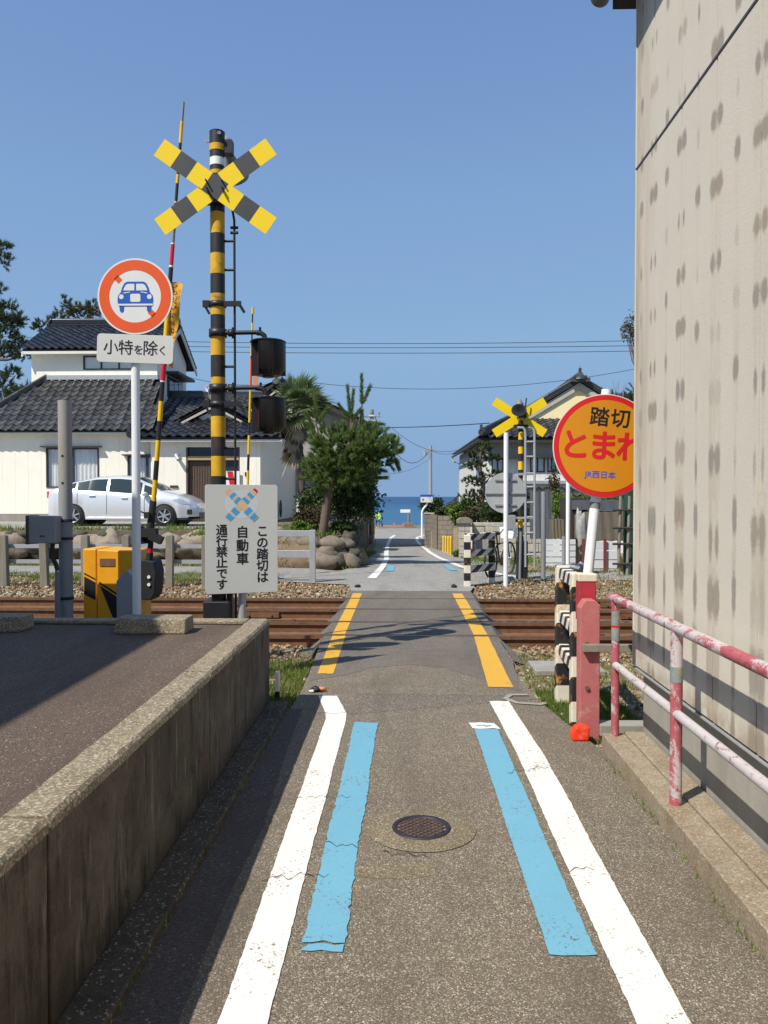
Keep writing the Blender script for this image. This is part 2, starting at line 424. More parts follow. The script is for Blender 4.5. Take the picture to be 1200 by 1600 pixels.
# ============================================================ THE SETTING
def gz(Y):
    pts = [(-50, 0), (14, 0), (17.4, -.05), (22, -.22), (30, -.6), (44, -1.1), (60, -1.4), (76, -1.5), (86, -1.52), (92, -4.9), (130, -6)]
    for (a, za), (b, zb) in zip(pts, pts[1:]):
        if Y <= b:
            return za+(zb-za)*(Y-a)/(b-a)
    return -6
RAILS = [8.60, 9.52, 10.62, 11.72]
LW, LE = -.85, -5.6   # retaining wall line
def base_z(x, y):
    z = gz(y)-.03
    if 8.1 < y < 13.2:
        e = min(1, (y-8.1)/.3, (13.2-y)/1.0); z -= .15*max(0, e)
    if y > 13.6 and x > 2: z += .02
    return z
xs = sorted(set([-140, -80, -50, -30, -20, -15, -12]+[i*.5 for i in range(-20, 25)]+[14, 18, 24, 34, 60, 90, 140]))
ys = [-20, -8, -3]+[i*.5 for i in range(0, 15)]+[7.6, 7.8, 8, 8.1, 8.2, 8.3, 8.4, 8.6, 9, 10, 11, 12, 12.2, 12.4, 12.7, 13, 13.2]+[13.5+i for i in range(0, 30)]+[44, 48, 52, 56, 60, 66, 72, 78, 84, 86, 88, 90, 92, 110, 130]
vs = [(x, y, base_z(x, y)+(.012*noise.noise(Vector((x*1.7, y*1.7, 0))) if abs(x) > 1.2 else 0)-.01) for y in ys for x in xs]
n = len(xs)
m = Mat('ground_earth', .95, 0, .2)
px_, py_, pz_ = m.xyz()
c = m.mix(m.noise(1.3, 6, .7).ss(.4, .62), (.23, .17, .10), (.19, .16, .08))
c = m.mix(m.noise(5, 6, .7).ss(.5, .7, 0, .8), c, (.27, .235, .165))
r, g, d = m.cells(22); c = m.mul(c, r, .65, 1.35)
c = m.mix(g.gt(.82)*.8, c, (.42, .37, .28))
M_ground = m.out(c, (d*-1)+m.noise(20, 4), .8, .03)
g_ = MB().add(vs, [(j*n+i, j*n+i+1, (j+1)*n+i+1, (j+1)*n+i) for j in range(len(ys)-1) for i in range(n-1)], 0, True).build('ground', M_ground)
tag(g_, 'bare stony earth and verge on both sides of the path', kind='structure')

m = Mat('sea_water', .4, 0, .3)
x_, y_, z_ = m.xyz()
wv = m.noise(.35, 6, .65, st=(.35, 1, 1))
c = m.mix((y_/1).ss(90, 900), (.022, .105, .19), (.006, .05, .14)); c = m.mul(c, m.noise(.012, 5, .6, st=(.15, 1, 1)), .85, 1.15)
M_sea = m.out(c, wv, .35, .5)
sea = MB().add([(-30000, 91, -4.6), (30000, 91, -4.6), (30000, 50000, -4.6), (-30000, 50000, -4.6)], [(0, 1, 2, 3)]).build('sea', M_sea)
tag(sea, 'calm blue sea reaching to the horizon beyond the road end', kind='structure')

def sheet(name, poly, z, mat, label=None, parent=None):
    "flat polygon (x, y)"
    vs = [(x, y, (z(x, y) if callable(z) else z)) for x, y in poly]
    o = MB().add(vs, [tuple(range(len(vs)))]).build(name, mat, parent)
    return tag(o, label, kind='structure') if parent is None else o
def ribbon(name, rows, dz, mat, label=None, parent=None, step=1.5):
    "rows (Y, Xl, Xr) draped over the road profile"
    out = []
    for (a, la, ra), (b, lb, rb) in zip(rows, rows[1:]):
        k = max(1, int(abs(b-a)/step))
        for i in range(k):
            t = i/k; out.append((a+(b-a)*t, la+(lb-la)*t, ra+(rb-ra)*t))
    out.append(rows[-1]); mb = MB()
    vs = [p for (Y, l, r) in out for p in ((l, Y, gz(Y)+dz), (r, Y, gz(Y)+dz))]
    mb.add(vs, [(2*i, 2*i+1, 2*i+3, 2*i+2) for i in range(len(out)-1)])
    o = mb.build(name, mat, parent)
    return tag(o, label, kind='structure') if parent is None else o
def wob(x, y, s=9, a=.012): return a*noise.noise(Vector((x*s, y*s, 3.1)))*2
def edgy(rows, step=.025, amp=.012, sides=(1, 1)):
    fz = lambda a, y: (wob(a, y, 2.2, amp*.25)+wob(a, y, 14, amp*.16)+wob(a, y, 45, amp*.22))
    "rows (Y, Xl, Xr) -> ragged edged strip polygon"
    L = []; Rr = []
    for (a, la, ra), (b, lb, rb) in zip(rows, rows[1:]):
        k = max(1, int(abs(b-a)/step))
        for i in range(k+(1 if (b, lb, rb) == rows[-1] else 0)):
            t = i/k; y = a+(b-a)*t
            L.append((la+(lb-la)*t+fz(1, y), y)); Rr.append((ra+(rb-ra)*t+fz(7, y), y))
    return L, Rr
def strip(name, rows, z, mat, parent=None, amp=.012, endr=.01, label=None):
    L, Rr = edgy(rows, amp=amp); mb = MB(); k = len(L); vs = []
    for i, (l, r) in enumerate(zip(L, Rr)):
        for q in range(5):
            t = q/4; x = l[0]+(r[0]-l[0])*t
            dy = (wob(x, l[1], 20, endr) if i in (0, k-1) else 0)
            vs.append((x, l[1]+dy, z))
    mb.add(vs, [(i*5+q, i*5+q+1, i*5+q+6, i*5+q+5) for i in range(k-1) for q in range(4)])
    o = mb.build(name, mat, parent)
    return tag(o, label, kind='structure') if parent is None else o

# near lane, one ragged sheet, slightly proud of the verge
road = MB(); Lr, Rr = edgy([(-3, -.84, 1.19), (4.6, -.84, 1.19), (5.2, -.83, 1.09), (5.8, -.80, 1.0), (6.5, -.80, .95), (8.565, -.87, 1.0)], .12, .02)
vs = [(l[0]+(r[0]-l[0])*q/6, l[1], .0) for l, r in zip(Lr, Rr) for q in range(7)]
k = len(Lr); road.add(vs, [(i*7+q, i*7+q+1, i*7+q+8, i*7+q+7) for i in range(k-1) for q in range(6)])
rd = tag(road.build('road', M_asph), 'worn asphalt footway leading up to the crossing', kind='structure')
arc = [(-.79, 6.45), (-.5, 6.7), (-.25, 7.0), (.05, 7.12), (.35, 7.0), (.62, 6.6), (.8, 6.25), (.95, 6.15)]
def rag(poly, a=.03, step=.06, close=True):
    out = []
    for (x0, y0), (x1, y1) in zip(poly, poly[1:]+(poly[:1] if close else [])):
        k = max(1, int(math.hypot(x1-x0, y1-y0)/step))
        for i in range(k): t = i/k; x = x0+(x1-x0)*t; y = y0+(y1-y0)*t; out.append((x+wob(x, y, 9, a*.5)+wob(y, x, 31, a*.3), y+wob(x+5, y, 9, a*.5)+wob(x, y+4, 31, a*.4)))
    return out
M_asph2b = asphalt('asphalt_ramp', (.15, .129, .105), (.33, .29, .23), .13, 150, .2)
sheet('road_smooth_patch', rag(arc, close=False)+[(.985, 7.3), (.995, 8.56), (-.865, 8.56), (-.82, 7.4)], .002, M_asph2b, 'smoother darker asphalt on the ramp up to the rails')
sheet('road_repair_strip', rag([(-.37, 5.47), (-.37, 6.02), (.9, 5.97), (1.0, 5.93)], .02), .0015, asphalt('asphalt_repair', (.138, .116, .09), (.42, .37, .29), .2, 120), 'thin repair strip across the footway')
sheet('road_repair_patch', rag([(-.30, 3.14), (-.26, 3.26), (-.05, 3.27), (.12, 3.22), (.13, 3.14), (-.05, 3.10)], .04), .0015, M_patch, 'pale worn repair patch in front of the manhole')
# crossing deck between the rails, with flangeway gaps
deck = MB(); ivs = []; y0 = 8.562
ivs = [(RAILS[0]+.060, RAILS[1]-.034), (RAILS[1]+.060, RAILS[2]-.034), (RAILS[2]+.060, RAILS[3]-.034), (RAILS[3]+.060, 12.7)]
def dl(y): return -.87+(y-8.5)*.012
def dr(y): return 1.0+(y-8.5)*.01
for a, b in ivs:
    for (p, q) in [(a, b)]:
        top = [(dl(p), p, .002), (dr(p), p, .002), (dr(q), q, .002), (dl(q), q, .002)]
        bot = [(dl(p)-.2, p, -.17), (dr(p)+.2, p, -.17), (dr(q)+.2, q, -.17), (dl(q)-.2, q, -.17)]
        deck.add(top+bot, [(0, 1, 2, 3), (0, 4, 5, 1), (1, 5, 6, 2), (2, 6, 7, 3), (3, 7, 4, 0)])
deck.add([(-.87, 7.3, .0), (-1.05, 7.3, -.05), (-1.07, 8.56, -.17), (-.87, 8.56, -.002)], [(0, 1, 2, 3)])
deck.add([(1.0, 7.3, .0), (1.15, 7.3, -.05), (1.2, 8.56, -.17), (1.0, 8.56, -.002)], [(3, 2, 1, 0)])
tag(deck.build('crossing_deck', M_asph2), 'asphalt deck between the rails of the foot crossing', kind='structure')
# far road
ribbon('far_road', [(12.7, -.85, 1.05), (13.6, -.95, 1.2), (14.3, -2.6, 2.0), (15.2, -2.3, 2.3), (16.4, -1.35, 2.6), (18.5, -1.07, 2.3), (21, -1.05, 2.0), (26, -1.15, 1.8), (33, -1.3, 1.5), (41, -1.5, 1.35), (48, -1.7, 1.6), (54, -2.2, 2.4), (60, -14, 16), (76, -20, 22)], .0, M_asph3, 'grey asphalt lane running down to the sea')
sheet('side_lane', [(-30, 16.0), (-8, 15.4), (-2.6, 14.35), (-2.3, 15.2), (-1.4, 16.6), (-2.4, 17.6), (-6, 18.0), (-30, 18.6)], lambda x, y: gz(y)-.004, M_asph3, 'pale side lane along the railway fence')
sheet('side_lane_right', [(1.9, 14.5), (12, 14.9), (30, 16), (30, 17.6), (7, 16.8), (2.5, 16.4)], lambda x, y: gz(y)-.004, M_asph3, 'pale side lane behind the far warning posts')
sheet('seaside_parking', [(-20, 76), (22, 76), (22, 83), (-20, 83)], lambda x, y: gz(y)+.01, M_patch, 'pale sandy ground at the end of the lane')

# painted markings on the near lane, each a part of one setting sheet
for nm, rows, mt, amp, lb in [
    ('edge_line', [(-2, -.528, -.39), (5.35, -.53, -.392), (5.5, -.548, -.40), (5.97, -.645, -.505)], P_white, .010, 'white edge line on the left of the footway, bent at its far end'),
    ('edge_line', [(-2, .672, .818), (4.6, .655, .81), (5.2, .64, .785), (5.85, .622, .765)], P_white, .010, 'white edge line on the right of the footway'),
    ('guide_strip', [(2.60, -.343, -.205), (2.638, -.318, -.204)], P_blue, .02, 'torn blue sliver left at the near end of the left guide strip'),
    ('guide_strip', [(2.652, -.342, -.20), (5.27, -.332, -.178)], P_blue, .020, 'light blue guide strip on the left, chipped at its near end'),
    ('guide_strip', [(2.60, .475, .628), (5.14, .452, .600)], P_blue, .009, 'light blue guide strip on the right'),
    ('guide_strip_cap', [(5.15, .442, .618), (5.28, .425, .59)], P_white, .004, 'short white bar at the far end of the right blue strip'),
    ('crossing_line', [(6.72, -.735, -.60), (8.56, -.775, -.635)], P_yel, .008, 'yellow line along the left of the crossing, near piece'),
    ('crossing_line', [(6.28, .66, .855), (8.56, .745, .895)], P_yel, .008, 'yellow line along the right of the crossing, near piece')]:
    strip(nm, rows, .0045, mt, amp=amp, label=lb)
for a, b in ivs:
    for s_, l0, l1 in (('left', -.785, -.645), ('right', .75, .90)):
        bb = min(b, 12.35); k = (a-8.56)/3.8
        strip('crossing_line', [(a, l0-.012*k, l1-.012*k), (bb, l0-.012*k, l1-.012*k)], .005, P_yel, amp=.004, label='yellow line on the %s of the deck between the rails' % s_)
mk = MB().box((.50, 5.215, .0062), (.06, .022, .001)).box((.545, 5.205, .0062), (.05, .02, .001), rot=Matrix.Rotation(R(35), 3, 'Z'))
tag(mk.build('paint_mark', P_blue), 'small blue mark on the white bar', kind='structure')
sw = MB().tube([(.93, 6.04, .007), (.80, 6.03, .007), (.75, 5.92, .007), (.82, 5.80, .007), (.98, 5.76, .007), (1.02, 5.8, .007)], .028, 6)
for v in sw.v: v.z = .006+(v.z-.006)*.12
tag(sw.build('cement_squiggle', M_conc), 'pale S shaped cement smear at the corner of the ramp', kind='structure')
# cracks: shallow dark seams
ck = MB()
def crack(x0, y0, x1, y1, w=.0035, z=.0062):
    k = max(8, int(abs(x1-x0)/.012)); pts = [(x0+(x1-x0)*i/k, y0+(y1-y0)*i/k+wob(i*.37, y0*3, 1, .03)+wob(i*1.9, y0*3, 1, .008)) for i in range(k+1)]
    vs = [p for i, (x, y) in enumerate(pts) for p in ((x, y-w*(.3+.7*abs(noise.noise(Vector((i*.7, y0, 0))))*2), z), (x, y+w*(.3+.7*abs(noise.noise(Vector((i*.7, y0, 5))))*2), z))]
    ck.add(vs, [(2*i, 2*i+1, 2*i+3, 2*i+2) for i in range(k)])
for q in [(-.56, 3.09, -.30, 3.14), (-.54, 3.93, -.27, 3.96), (-.62, 5.5, -.35, 5.49), (-.38, 6.03, .95, 5.99, .005), (.56, 4.33, .80, 4.42, .004), (.66, 3.2, .76, 3.22, .004), (-.34, 3.4, -.2, 3.38, .004), (-.1, 3.33, .1, 3.31, .004)]: crack(*q)
ck.build('crack', simple('crack_dark', (.03, .027, .023), .9), None)
tag(bpy.data.objects['crack'], 'thin dark cracks across the asphalt and paint', kind='structure')
# far markings
ribbon('far_edge_line', [(14.7, -.69, -.52), (17.4, -.56, -.42), (22, -.56, -.42), (30, -.77, -.60), (44, -1.0, -.82), (54, -1.02, -.82), (60, -.85, -.62)], .008, P_white, 'white edge line on the left of the lane to the sea')
ribbon('far_edge_line', [(14.8, 2.1, 2.3), (17.6, 1.2, 1.36), (22.9, .93, 1.08), (36, .83, 1.0), (49, .68, .86), (55, .78, .96), (60, 1.3, 1.6)], .008, P_white, 'white edge line on the right of the lane to the sea')
ribbon('far_blue_mark', [(16.4, -.38, -.22), (18.2, -.38, -.22)], .008, P_blue, 'short blue mark beside the far left edge line')
ribbon('far_blue_mark', [(16.6, .95, 1.1), (18.6, .88, 1.02)], .008, P_blue, 'short blue mark beside the far right edge line')

# drainage footing on the left, ledge on the right
ft = MB().box((-.897, 1.3, .0), (.14, 8.7, .09)); ft2 = ft.build('drain_footing', concrete('mossy_footing', (.085, .07, .048), (.04, .035, .025), .7, (.03, .035, .018), .05), None, .008)
tag(ft2, 'dark mossy concrete footing along the retaining wall', kind='structure')
gt = sheet('gutter_asphalt', [(-.828, -3), (-.60, -3), (-.63, 1.6), (-.66, 2.9), (-.64, 3.6), (-.69, 4.6), (-.72, 5.6), (-.828, 5.6)], .004, M_asph5, 'smooth dark asphalt strip beside the wall footing')
ld = MB().box((1.235, .95, .045), (.13, 7.6, .11)).box((1.36, .85, .055), (.118, 7.8, .11))
tag(ld.build('ledge', M_ledge, None, .006), 'stained concrete ledge at the foot of the sided building', kind='structure')

# raised parking behind the left wall
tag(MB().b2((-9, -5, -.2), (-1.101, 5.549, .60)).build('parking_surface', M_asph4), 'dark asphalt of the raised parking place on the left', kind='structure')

# ballast stones
def stones(name, regions, mat, label, parent=None, kind='stuff'):
    V = []; F = []
    base = np.array([(1, 0, 0), (-1, 0, 0), (0, 1, 0), (0, -1, 0), (0, 0, 1), (0, 0, -1)], float)
    fb = np.array([(0, 2, 4), (2, 1, 4), (1, 3, 4), (3, 0, 4), (2, 0, 5), (1, 2, 5), (3, 1, 5), (0, 3, 5)])
    Vs = []; Fs = []; nn = 0
    for (x0, x1, y0, y1, zf, count, s0, s1) in regions:
        for _ in range(count):
            x = rng.uniform(x0, x1); y = rng.uniform(y0, y1)
            s = rng.uniform(s0, s1); A_ = rng.normal(size=(3, 3)); q, _r = np.linalg.qr(A_)
            z = zf(x, y) if callable(zf) else zf
            p = (base*rng.uniform(.6, 1.2, (6, 1))*np.array([1, .8, .6])*s) @ q+np.array([x, y, z+s*.25])
            Vs.append(p); Fs.append(fb+nn); nn += 6
    o = raw(name, np.concatenate(Vs), np.concatenate(Fs), mat, parent)
    return tag(o, label, kind=kind)
m = Mat('ballast_stone', .9, 0, .25)
c = m.mix(m.isl.ss(0, 1), (.19, .115, .06), (.37, .265, .165)); c = m.mix((m.isl*7.13).op('FRACT').gt(.88)*1.0, c, (.50, .45, .36))
c = m.mul(c, (m.isl*3.7).op('FRACT'), .65, 1.2)
M_ballast = m.out(c)
bz = lambda x, y: base_z(x, y)
stones('ballast', [(-8, -1.0, 7.5, 8.56, bz, 2600, .018, .04), (1.15, 5, 7.4, 8.56, bz, 1500, .018, .04),
                   (-8, -1.0, 8.66, 9.46, bz, 1500, .015, .032), (1.15, 6, 8.66, 9.46, bz, 1000, .015, .032),
                   (-8, -1.0, 9.6, 10.56, bz, 1500, .015, .032), (1.15, 6, 9.6, 10.56, bz, 1000, .015, .032),
                   (-8, -1.0, 10.7, 11.66, bz, 1500, .015, .032), (1.15, 6, 10.7, 11.66, bz, 1000, .015, .032),
                   (-9, -.95, 11.8, 14.2, bz, 6500, .016, .042), (1.1, 7, 11.8, 14.5, bz, 4200, .016, .042),
                   (2.2, 8, 14.0, 19, bz, 1500, .012, .035), (-9, -2.4, 14.0, 15.3, bz, 900, .012, .03)],
       M_ballast, 'brown and pale ballast stones along the rails')
stones('gravel', [(-1.6, -.78, 5.7, 7.6, bz, 520, .008, .022), (.95, 2.4, 4.9, 7.5, bz, 560, .008, .022), (-14, -2.2, 17.4, 19.6, bz, 2200, .015, .035)], M_ballast, 'small loose gravel on the verges')

def blades(name, regions, mat, label, parent=None):
    Vs = []; nn = 0
    for (x0, x1, y0, y1, zf, count, h0, h1, w, thr) in regions:
        k = 0; t = 0
        while k < count and t < count*12:
            t += 1; x = rng.uniform(x0, x1); y = rng.uniform(y0, y1)
            if noise.noise(Vector((x*2.3, y*2.3, 1.7))) < thr+rng.uniform(-.15, .15): continue
            k += 1; h = rng.uniform(h0, h1); a = rng.uniform(0, 2*math.pi); lean = rng.uniform(.1, .9)*h; b = rng.uniform(0, 2*math.pi)
            z = zf(x, y) if callable(zf) else zf
            dx, dy = math.cos(a)*w, math.sin(a)*w
            Vs.append([(x-dx, y-dy, z-.01), (x+dx, y+dy, z-.01), (x+math.cos(b)*lean, y+math.sin(b)*lean, z+h)])
    V = np.array(Vs).reshape(-1, 3); o = raw(name, V, np.arange(len(V)).reshape(-1, 3), mat, parent)
    return tag(o, label, kind='stuff')
blades('grass', [(1.02, 1.6, 4.95, 6.3, bz, 9000, .015, .045, .0035, -.3), (-1.25, -.82, 5.55, 7.3, bz, 3400, .02, .07, .004, -.1), (1.0, 2.6, 6.2, 7.8, bz, 1700, .02, .06, .004, 0),
                 (-9, -2.5, 13.9, 15.9, bz, 12000, .03, .10, .008, -.2), (2.1, 7, 12.9, 18, bz, 3000, .03, .09, .008, .05),
                 (-14, -3.3, 18.0, 20.2, bz, 8000, .04, .12, .012, -.15), (1.6, 6, 19, 23.6, bz, 3500, .04, .14, .012, 0)], L_grass, 'short green grass on the verges')
blades('dry_grass', [(.98, 2.6, 4.9, 7.6, bz, 1500, .02, .06, .004, -.1), (-1.5, -.82, 5.55, 7.6, bz, 1300, .02, .06, .004, -.1), (-9, -2.3, 13.2, 15.8, bz, 4500, .03, .1, .008, -.2),
                     (1.3, 7, 12.6, 19, bz, 4200, .03, .08, .008, -.1), (-14, -3, 17.9, 20.2, bz, 8000, .03, .1, .012, -.3)], L_dry, 'dry straw coloured grass on the verges')

# ------------------------------------------------------------ left retaining wall, parts by joint
w = thing('retaining_wall', 'low stained concrete retaining wall holding the raised parking on the left', 'wall', (-1.05, 5.6, 0))
js = [-1.6, .33, 2.13, 3.93, 5.68]
for a, b in zip(js, js[1:]):
    e = .008
    MB().b2((-1.10, a+e, -.1), (-.965, b-(e if b < 5.5 else 0), .605)).build('wall_segment', M_wall, w, .006)
    # coping of exposed aggregate, slightly uneven
    cp = MB(); k = 70
    for i in range(k+1):
        y = a+e+(b-a-2*e)*i/k
        cp.v += [Vector((-1.105, y, .59)), Vector((-.9635+wob(1, y, 5, .002), y, .59)), Vector((-.9635+wob(1, y, 5, .002)-max(0, wob(9, y, 17, .010)-.005), y, .618)), Vector((-.976+wob(2, y, 12, .003)-max(0, wob(9, y, 17, .02)-.008), y, .63+wob(3, y, 12, .002))), Vector((-1.095+wob(4, y, 8, .003), y, .63+wob(5, y, 8, .002))), Vector((-1.105, y, .62))]
    for i in range(k):
        for q in range(6): cp.f.append([i*6+q, (i+1)*6+q, (i+1)*6+(q+1) % 6, i*6+(q+1) % 6]); cp.m.append(0); cp.sm.append(False)
    cp.f += [[5, 4, 3, 2, 1, 0], [k*6+q for q in range(6)]]; cp.m += [0, 0]; cp.sm += [False, False]
    cp.build('coping', M_cap, w)
MB().b2((-1.09, -1.6, -.1), (-.985, 5.6, .6)).build('joint_filler', M_dark, w)
MB().b2((-9, 5.55, -.2), (-1.103, 5.68, .605)).build('wall_segment', M_wall, w, .006)
MB().b2((-9, 5.548, .606), (-1.106, 5.68, .63)).build('coping', M_cap, w, .006)
for x0, x1, y0, y1, lb in ((-1.90, -1.43, 5.17, 5.42, 'concrete wheel stop half in the shade near the wall corner'), (-3.3, -2.55, 5.22, 5.4, 'dark shaded concrete wheel stop at the left edge')):
    o = MB().prism([(0, 0), (.22, 0), (.21, .10), (.012, .10)], (x0, y0, .601), (0, 1, 0), (0, 0, 1), (x1-x0, 0, 0)).build('wheel_stop', M_cap, None, .01, loc=((x0+x1)/2, y0, .586))
    tag(o, lb, 'wheel stop', 'wheel stops on the raised parking')

# ------------------------------------------------------------ railway
def rail_prof():  # (y, z) head up
    return [(-.032, 0), (.032, 0), (.032, -.035), (.008, -.05), (.008, -.125), (.0625, -.14), (.0625, -.15), (-.0625, -.15), (-.0625, -.14), (-.008, -.125), (-.008, -.05), (-.032, -.035)]
for ti, (ya, yb) in enumerate(((RAILS[0], RAILS[1]), (RAILS[2], RAILS[3]))):
    tr = thing('railway_track', 'rusty rails of the %s track through the foot crossing' % ('nearer' if ti == 0 else 'farther'), 'railway track', (0, (ya+yb)/2, -.15), 'railway tracks')
    for y in (ya, yb):
        rb = MB()
        pr = [(p[0], p[1]+.004) for p in rail_prof()]
        rb.prism(pr, (-60, y, 0), (0, 1, 0), (0, 0, 1), (120, 0, 0))
        rb.m = [0]*len(rb.m); rb.m[2] = 1
        rb.build('rail', [M_rust, M_railtop], tr)
        if y in (RAILS[0], RAILS[2]):   # check rail with flared ends inside the deck gap
            g = .095
            pts = [(-1.95, y+g+.12), (-1.45, y+g), (1.65, y+g), (2.2, y+g+.13)]
            cr = MB()
            for (xa, yya), (xb, yyb) in zip(pts, pts[1:]):
                dd = Vector((xb-xa, yyb-yya, 0)); cr.prism([(-.02, .0), (.02, 0), (.02, -.14), (-.02, -.14)], (xa, yya, -.006), (0, 1, 0), (0, 0, 1), dd)
            cr.build('check_rail', [M_rust], tr)
        for bx in (-1.92 if y == ya else -2.6, 3.1):
            MB().box((bx, y-.03, -.075), (.5, .03, .07)).cyl((bx-.15, y-.04, -.075), (bx-.15, y-.062, -.075), .014, n=6).cyl((bx+.15, y-.04, -.075), (bx+.15, y-.062, -.075), .014, n=6).build('fishplate', M_rust, tr)
    k = 0
    for i in range(-14, 16):
        x = i*.6+.3
        if -1.1 < x < 1.3: continue
        part_box('sleeper', M_sleeper, tr, (x, (ya+yb)/2, -.215), (.2, 1.62, .13))
    for i in range(-12, 14):
        x = i*.6+.3
        if -1.1 < x < 1.3: continue
        for y in (ya, yb): part_box('rail_clip', M_rust, tr, (x, y-.09, -.14), (.09, .06, .03))
# ============================================================ NEAR THINGS
def banded_pole(mb, p0, p1, r, bands, r1=None, n=20):
    "bands: list of (t0, t1, mat) along p0->p1"
    p0 = Vector(p0); p1 = Vector(p1); r1 = r if r1 is None else r1
    for t0, t1, mt in bands:
        mb.cyl(p0.lerp(p1, t0), p0.lerp(p1, t1), r+(r1-r)*t0, r+(r1-r)*t1, n, mt, caps=(t0 <= 0 or t1 >= 1))
    return mb
def zbands(x, y, lst, r):
    mb = MB()
    for z0, z1, mt in lst: mb.cyl((x, y, z0), (x, y, z1), r, r, 24, mt, caps=True)
    return mb
def bolt(mb, p, d, r=.012, h=.012, mat=0):
    d = Vector(d).normalized(); mb.cyl(p, Vector(p)+d*h, r, r, 6, mat, smooth=False)
M_polew = simple('worn_band_yellow', (.62, .35, .015), .5, .2, 9, dirt=((.10, .05, .03), .9))
M_poleb = simple('worn_band_black', (.022, .022, .024), .5, .3, 9, dirt=((.12, .05, .02), .35))

# ------------------------------------------------ near crossing signal
YS = 7.3
c0 = A(342, 900, YS); PX = c0.x
sg = thing('crossing_signal', 'tall black and yellow crossing signal with striped cross and two black lamps', 'crossing signal', (PX, YS, 0), 'crossing signals')
def zz(py, Y=YS, px=340): return A(px, py, Y).z
edges = [(207, 227, 1), (227, 237, 0), (237, 248, 1), (248, 260, 2), (260, 268, 1), (268, 300, 0), (300, 333, 1), (333, 366, 0), (366, 397, 1), (397, 429, 0), (429, 460, 1), (460, 493, 0), (493, 523, 1), (523, 556, 0), (556, 590, 1), (590, 612, 0), (612, 651, 1), (651, 683, 0), (683, 713, 1), (713, 744, 0), (744, 1050, 1)]
mb = MB()
for a, b, k in edges: mb.cyl((PX, YS, zz(b) if b < 1000 else -.2), (PX, YS, zz(a)), .066 if a > 230 else .069, None, 26, k, caps=(k == 1))
mb.build('pole', [M_polew, M_poleb, M_whitep], sg)
MB().cyl((PX, YS, zz(207)), (PX, YS, zz(205.5)), .071, .06, 24).build('pole_cap', M_black, sg)
MB().b2((PX-.12, YS-.12, -.1), (PX+.12, YS+.12, .55)).build('base_cover', M_black, sg, .01)
# crossbuck
cb = A(336.5, 292, YS-.13)
for k, ang in ((0, R(35.2)), (1, R(-35.2))):
    mb = MB(); u = Vector((math.cos(ang), 0, math.sin(ang))); v = Vector((-math.sin(ang), 0, math.cos(ang)))
    sc = YS/1250.; yy = cb.y-(.008 if k else 0)
    segs = [(-105, -74, 0), (-74, -44, 1), (-44, -15, 0), (-15, 15, 1), (15, 44, 0), (44, 74, 1), (74, 105, 0)]
    for a, b, mt in segs:
        o = Vector((cb.x, yy, cb.z))+u*a*sc
        w_ = 15*sc
        mb.prism([(0, -w_), ((b-a)*sc, -w_), ((b-a)*sc, w_), (0, w_)], o, u, v, (0, .004, 0), mt)
    mb.build('crossbuck_board', [M_yellow2, M_darkg], sg)
for dx, dz in ((-.055, .045), (.085, .045), (-.05, -.02), (.09, -.02), (-.045, -.055), (.095, -.05)):
    mb = MB(); bolt(mb, (cb.x+dx-.02, cb.y-.012, cb.z+dz), (0, -1, 0), .008, .045); mb.build('board_bolt', M_black, sg)
MB().b2((cb.x-.12, cb.y+.006, cb.z+.09), (cb.x+.12, YS-.03, cb.z+.13)).b2((cb.x-.12, cb.y+.006, cb.z-.13), (cb.x+.12, YS-.03, cb.z-.09)).build('board_bracket', M_black, sg)
# horn behind
h0 = A(352, 222, YS+.12); h1 = A(372, 290, YS+.5)
ax = (h1-h0).normalized()
MB().lathe([(0, -.03), (.05, -.03), (.05, .03), (.032, .06), (.045, .16), (.07, .26), (.125, .36), (.13, .37), (.11, .35), (.03, .1)], h0, ax, 24).build('horn_speaker', M_greyp, sg)
MB().tube([(PX, YS, zz(222)), (PX+.07, YS+.06, zz(222)), h0], .02, 8).box((PX+.09, YS+.02, zz(230)), (.1, .09, .12)).build('horn_bracket', M_black, sg)
mb = MB(); bolt(mb, (PX-.06, YS, zz(221)), (-1, 0, 0), .007, .05); mb.cyl((PX-.1, YS, zz(221)-.02), (PX-.1, YS, zz(221)+.02), .006, n=6); bolt(mb, (PX+.03, YS-.06, zz(213)), (.5, -1, 0), .016, .02); mb.build('cap_bolt', M_galv, sg)
# ladder rail with rungs
lx = A(367, 600, YS).x
mb = MB().tube([(lx-.02, YS, zz(325)), (lx, YS, zz(345)), (lx+.003, YS, .15)], .011, 8); mb.build('ladder_rail', M_black, sg)
for py in (377, 422, 477, 573, 640, 700, 748):
    MB().tube([(PX+.05, YS, zz(py)), (lx, YS, zz(py))], .012, 8).build('ladder_rung', M_black, sg)
for py in (356, 364): MB().tube([(PX-.1 if py < 0 else lx-.035, YS, zz(py)), (lx+.035, YS, zz(py))], .013, 6).build('cable_clip', M_black, sg)
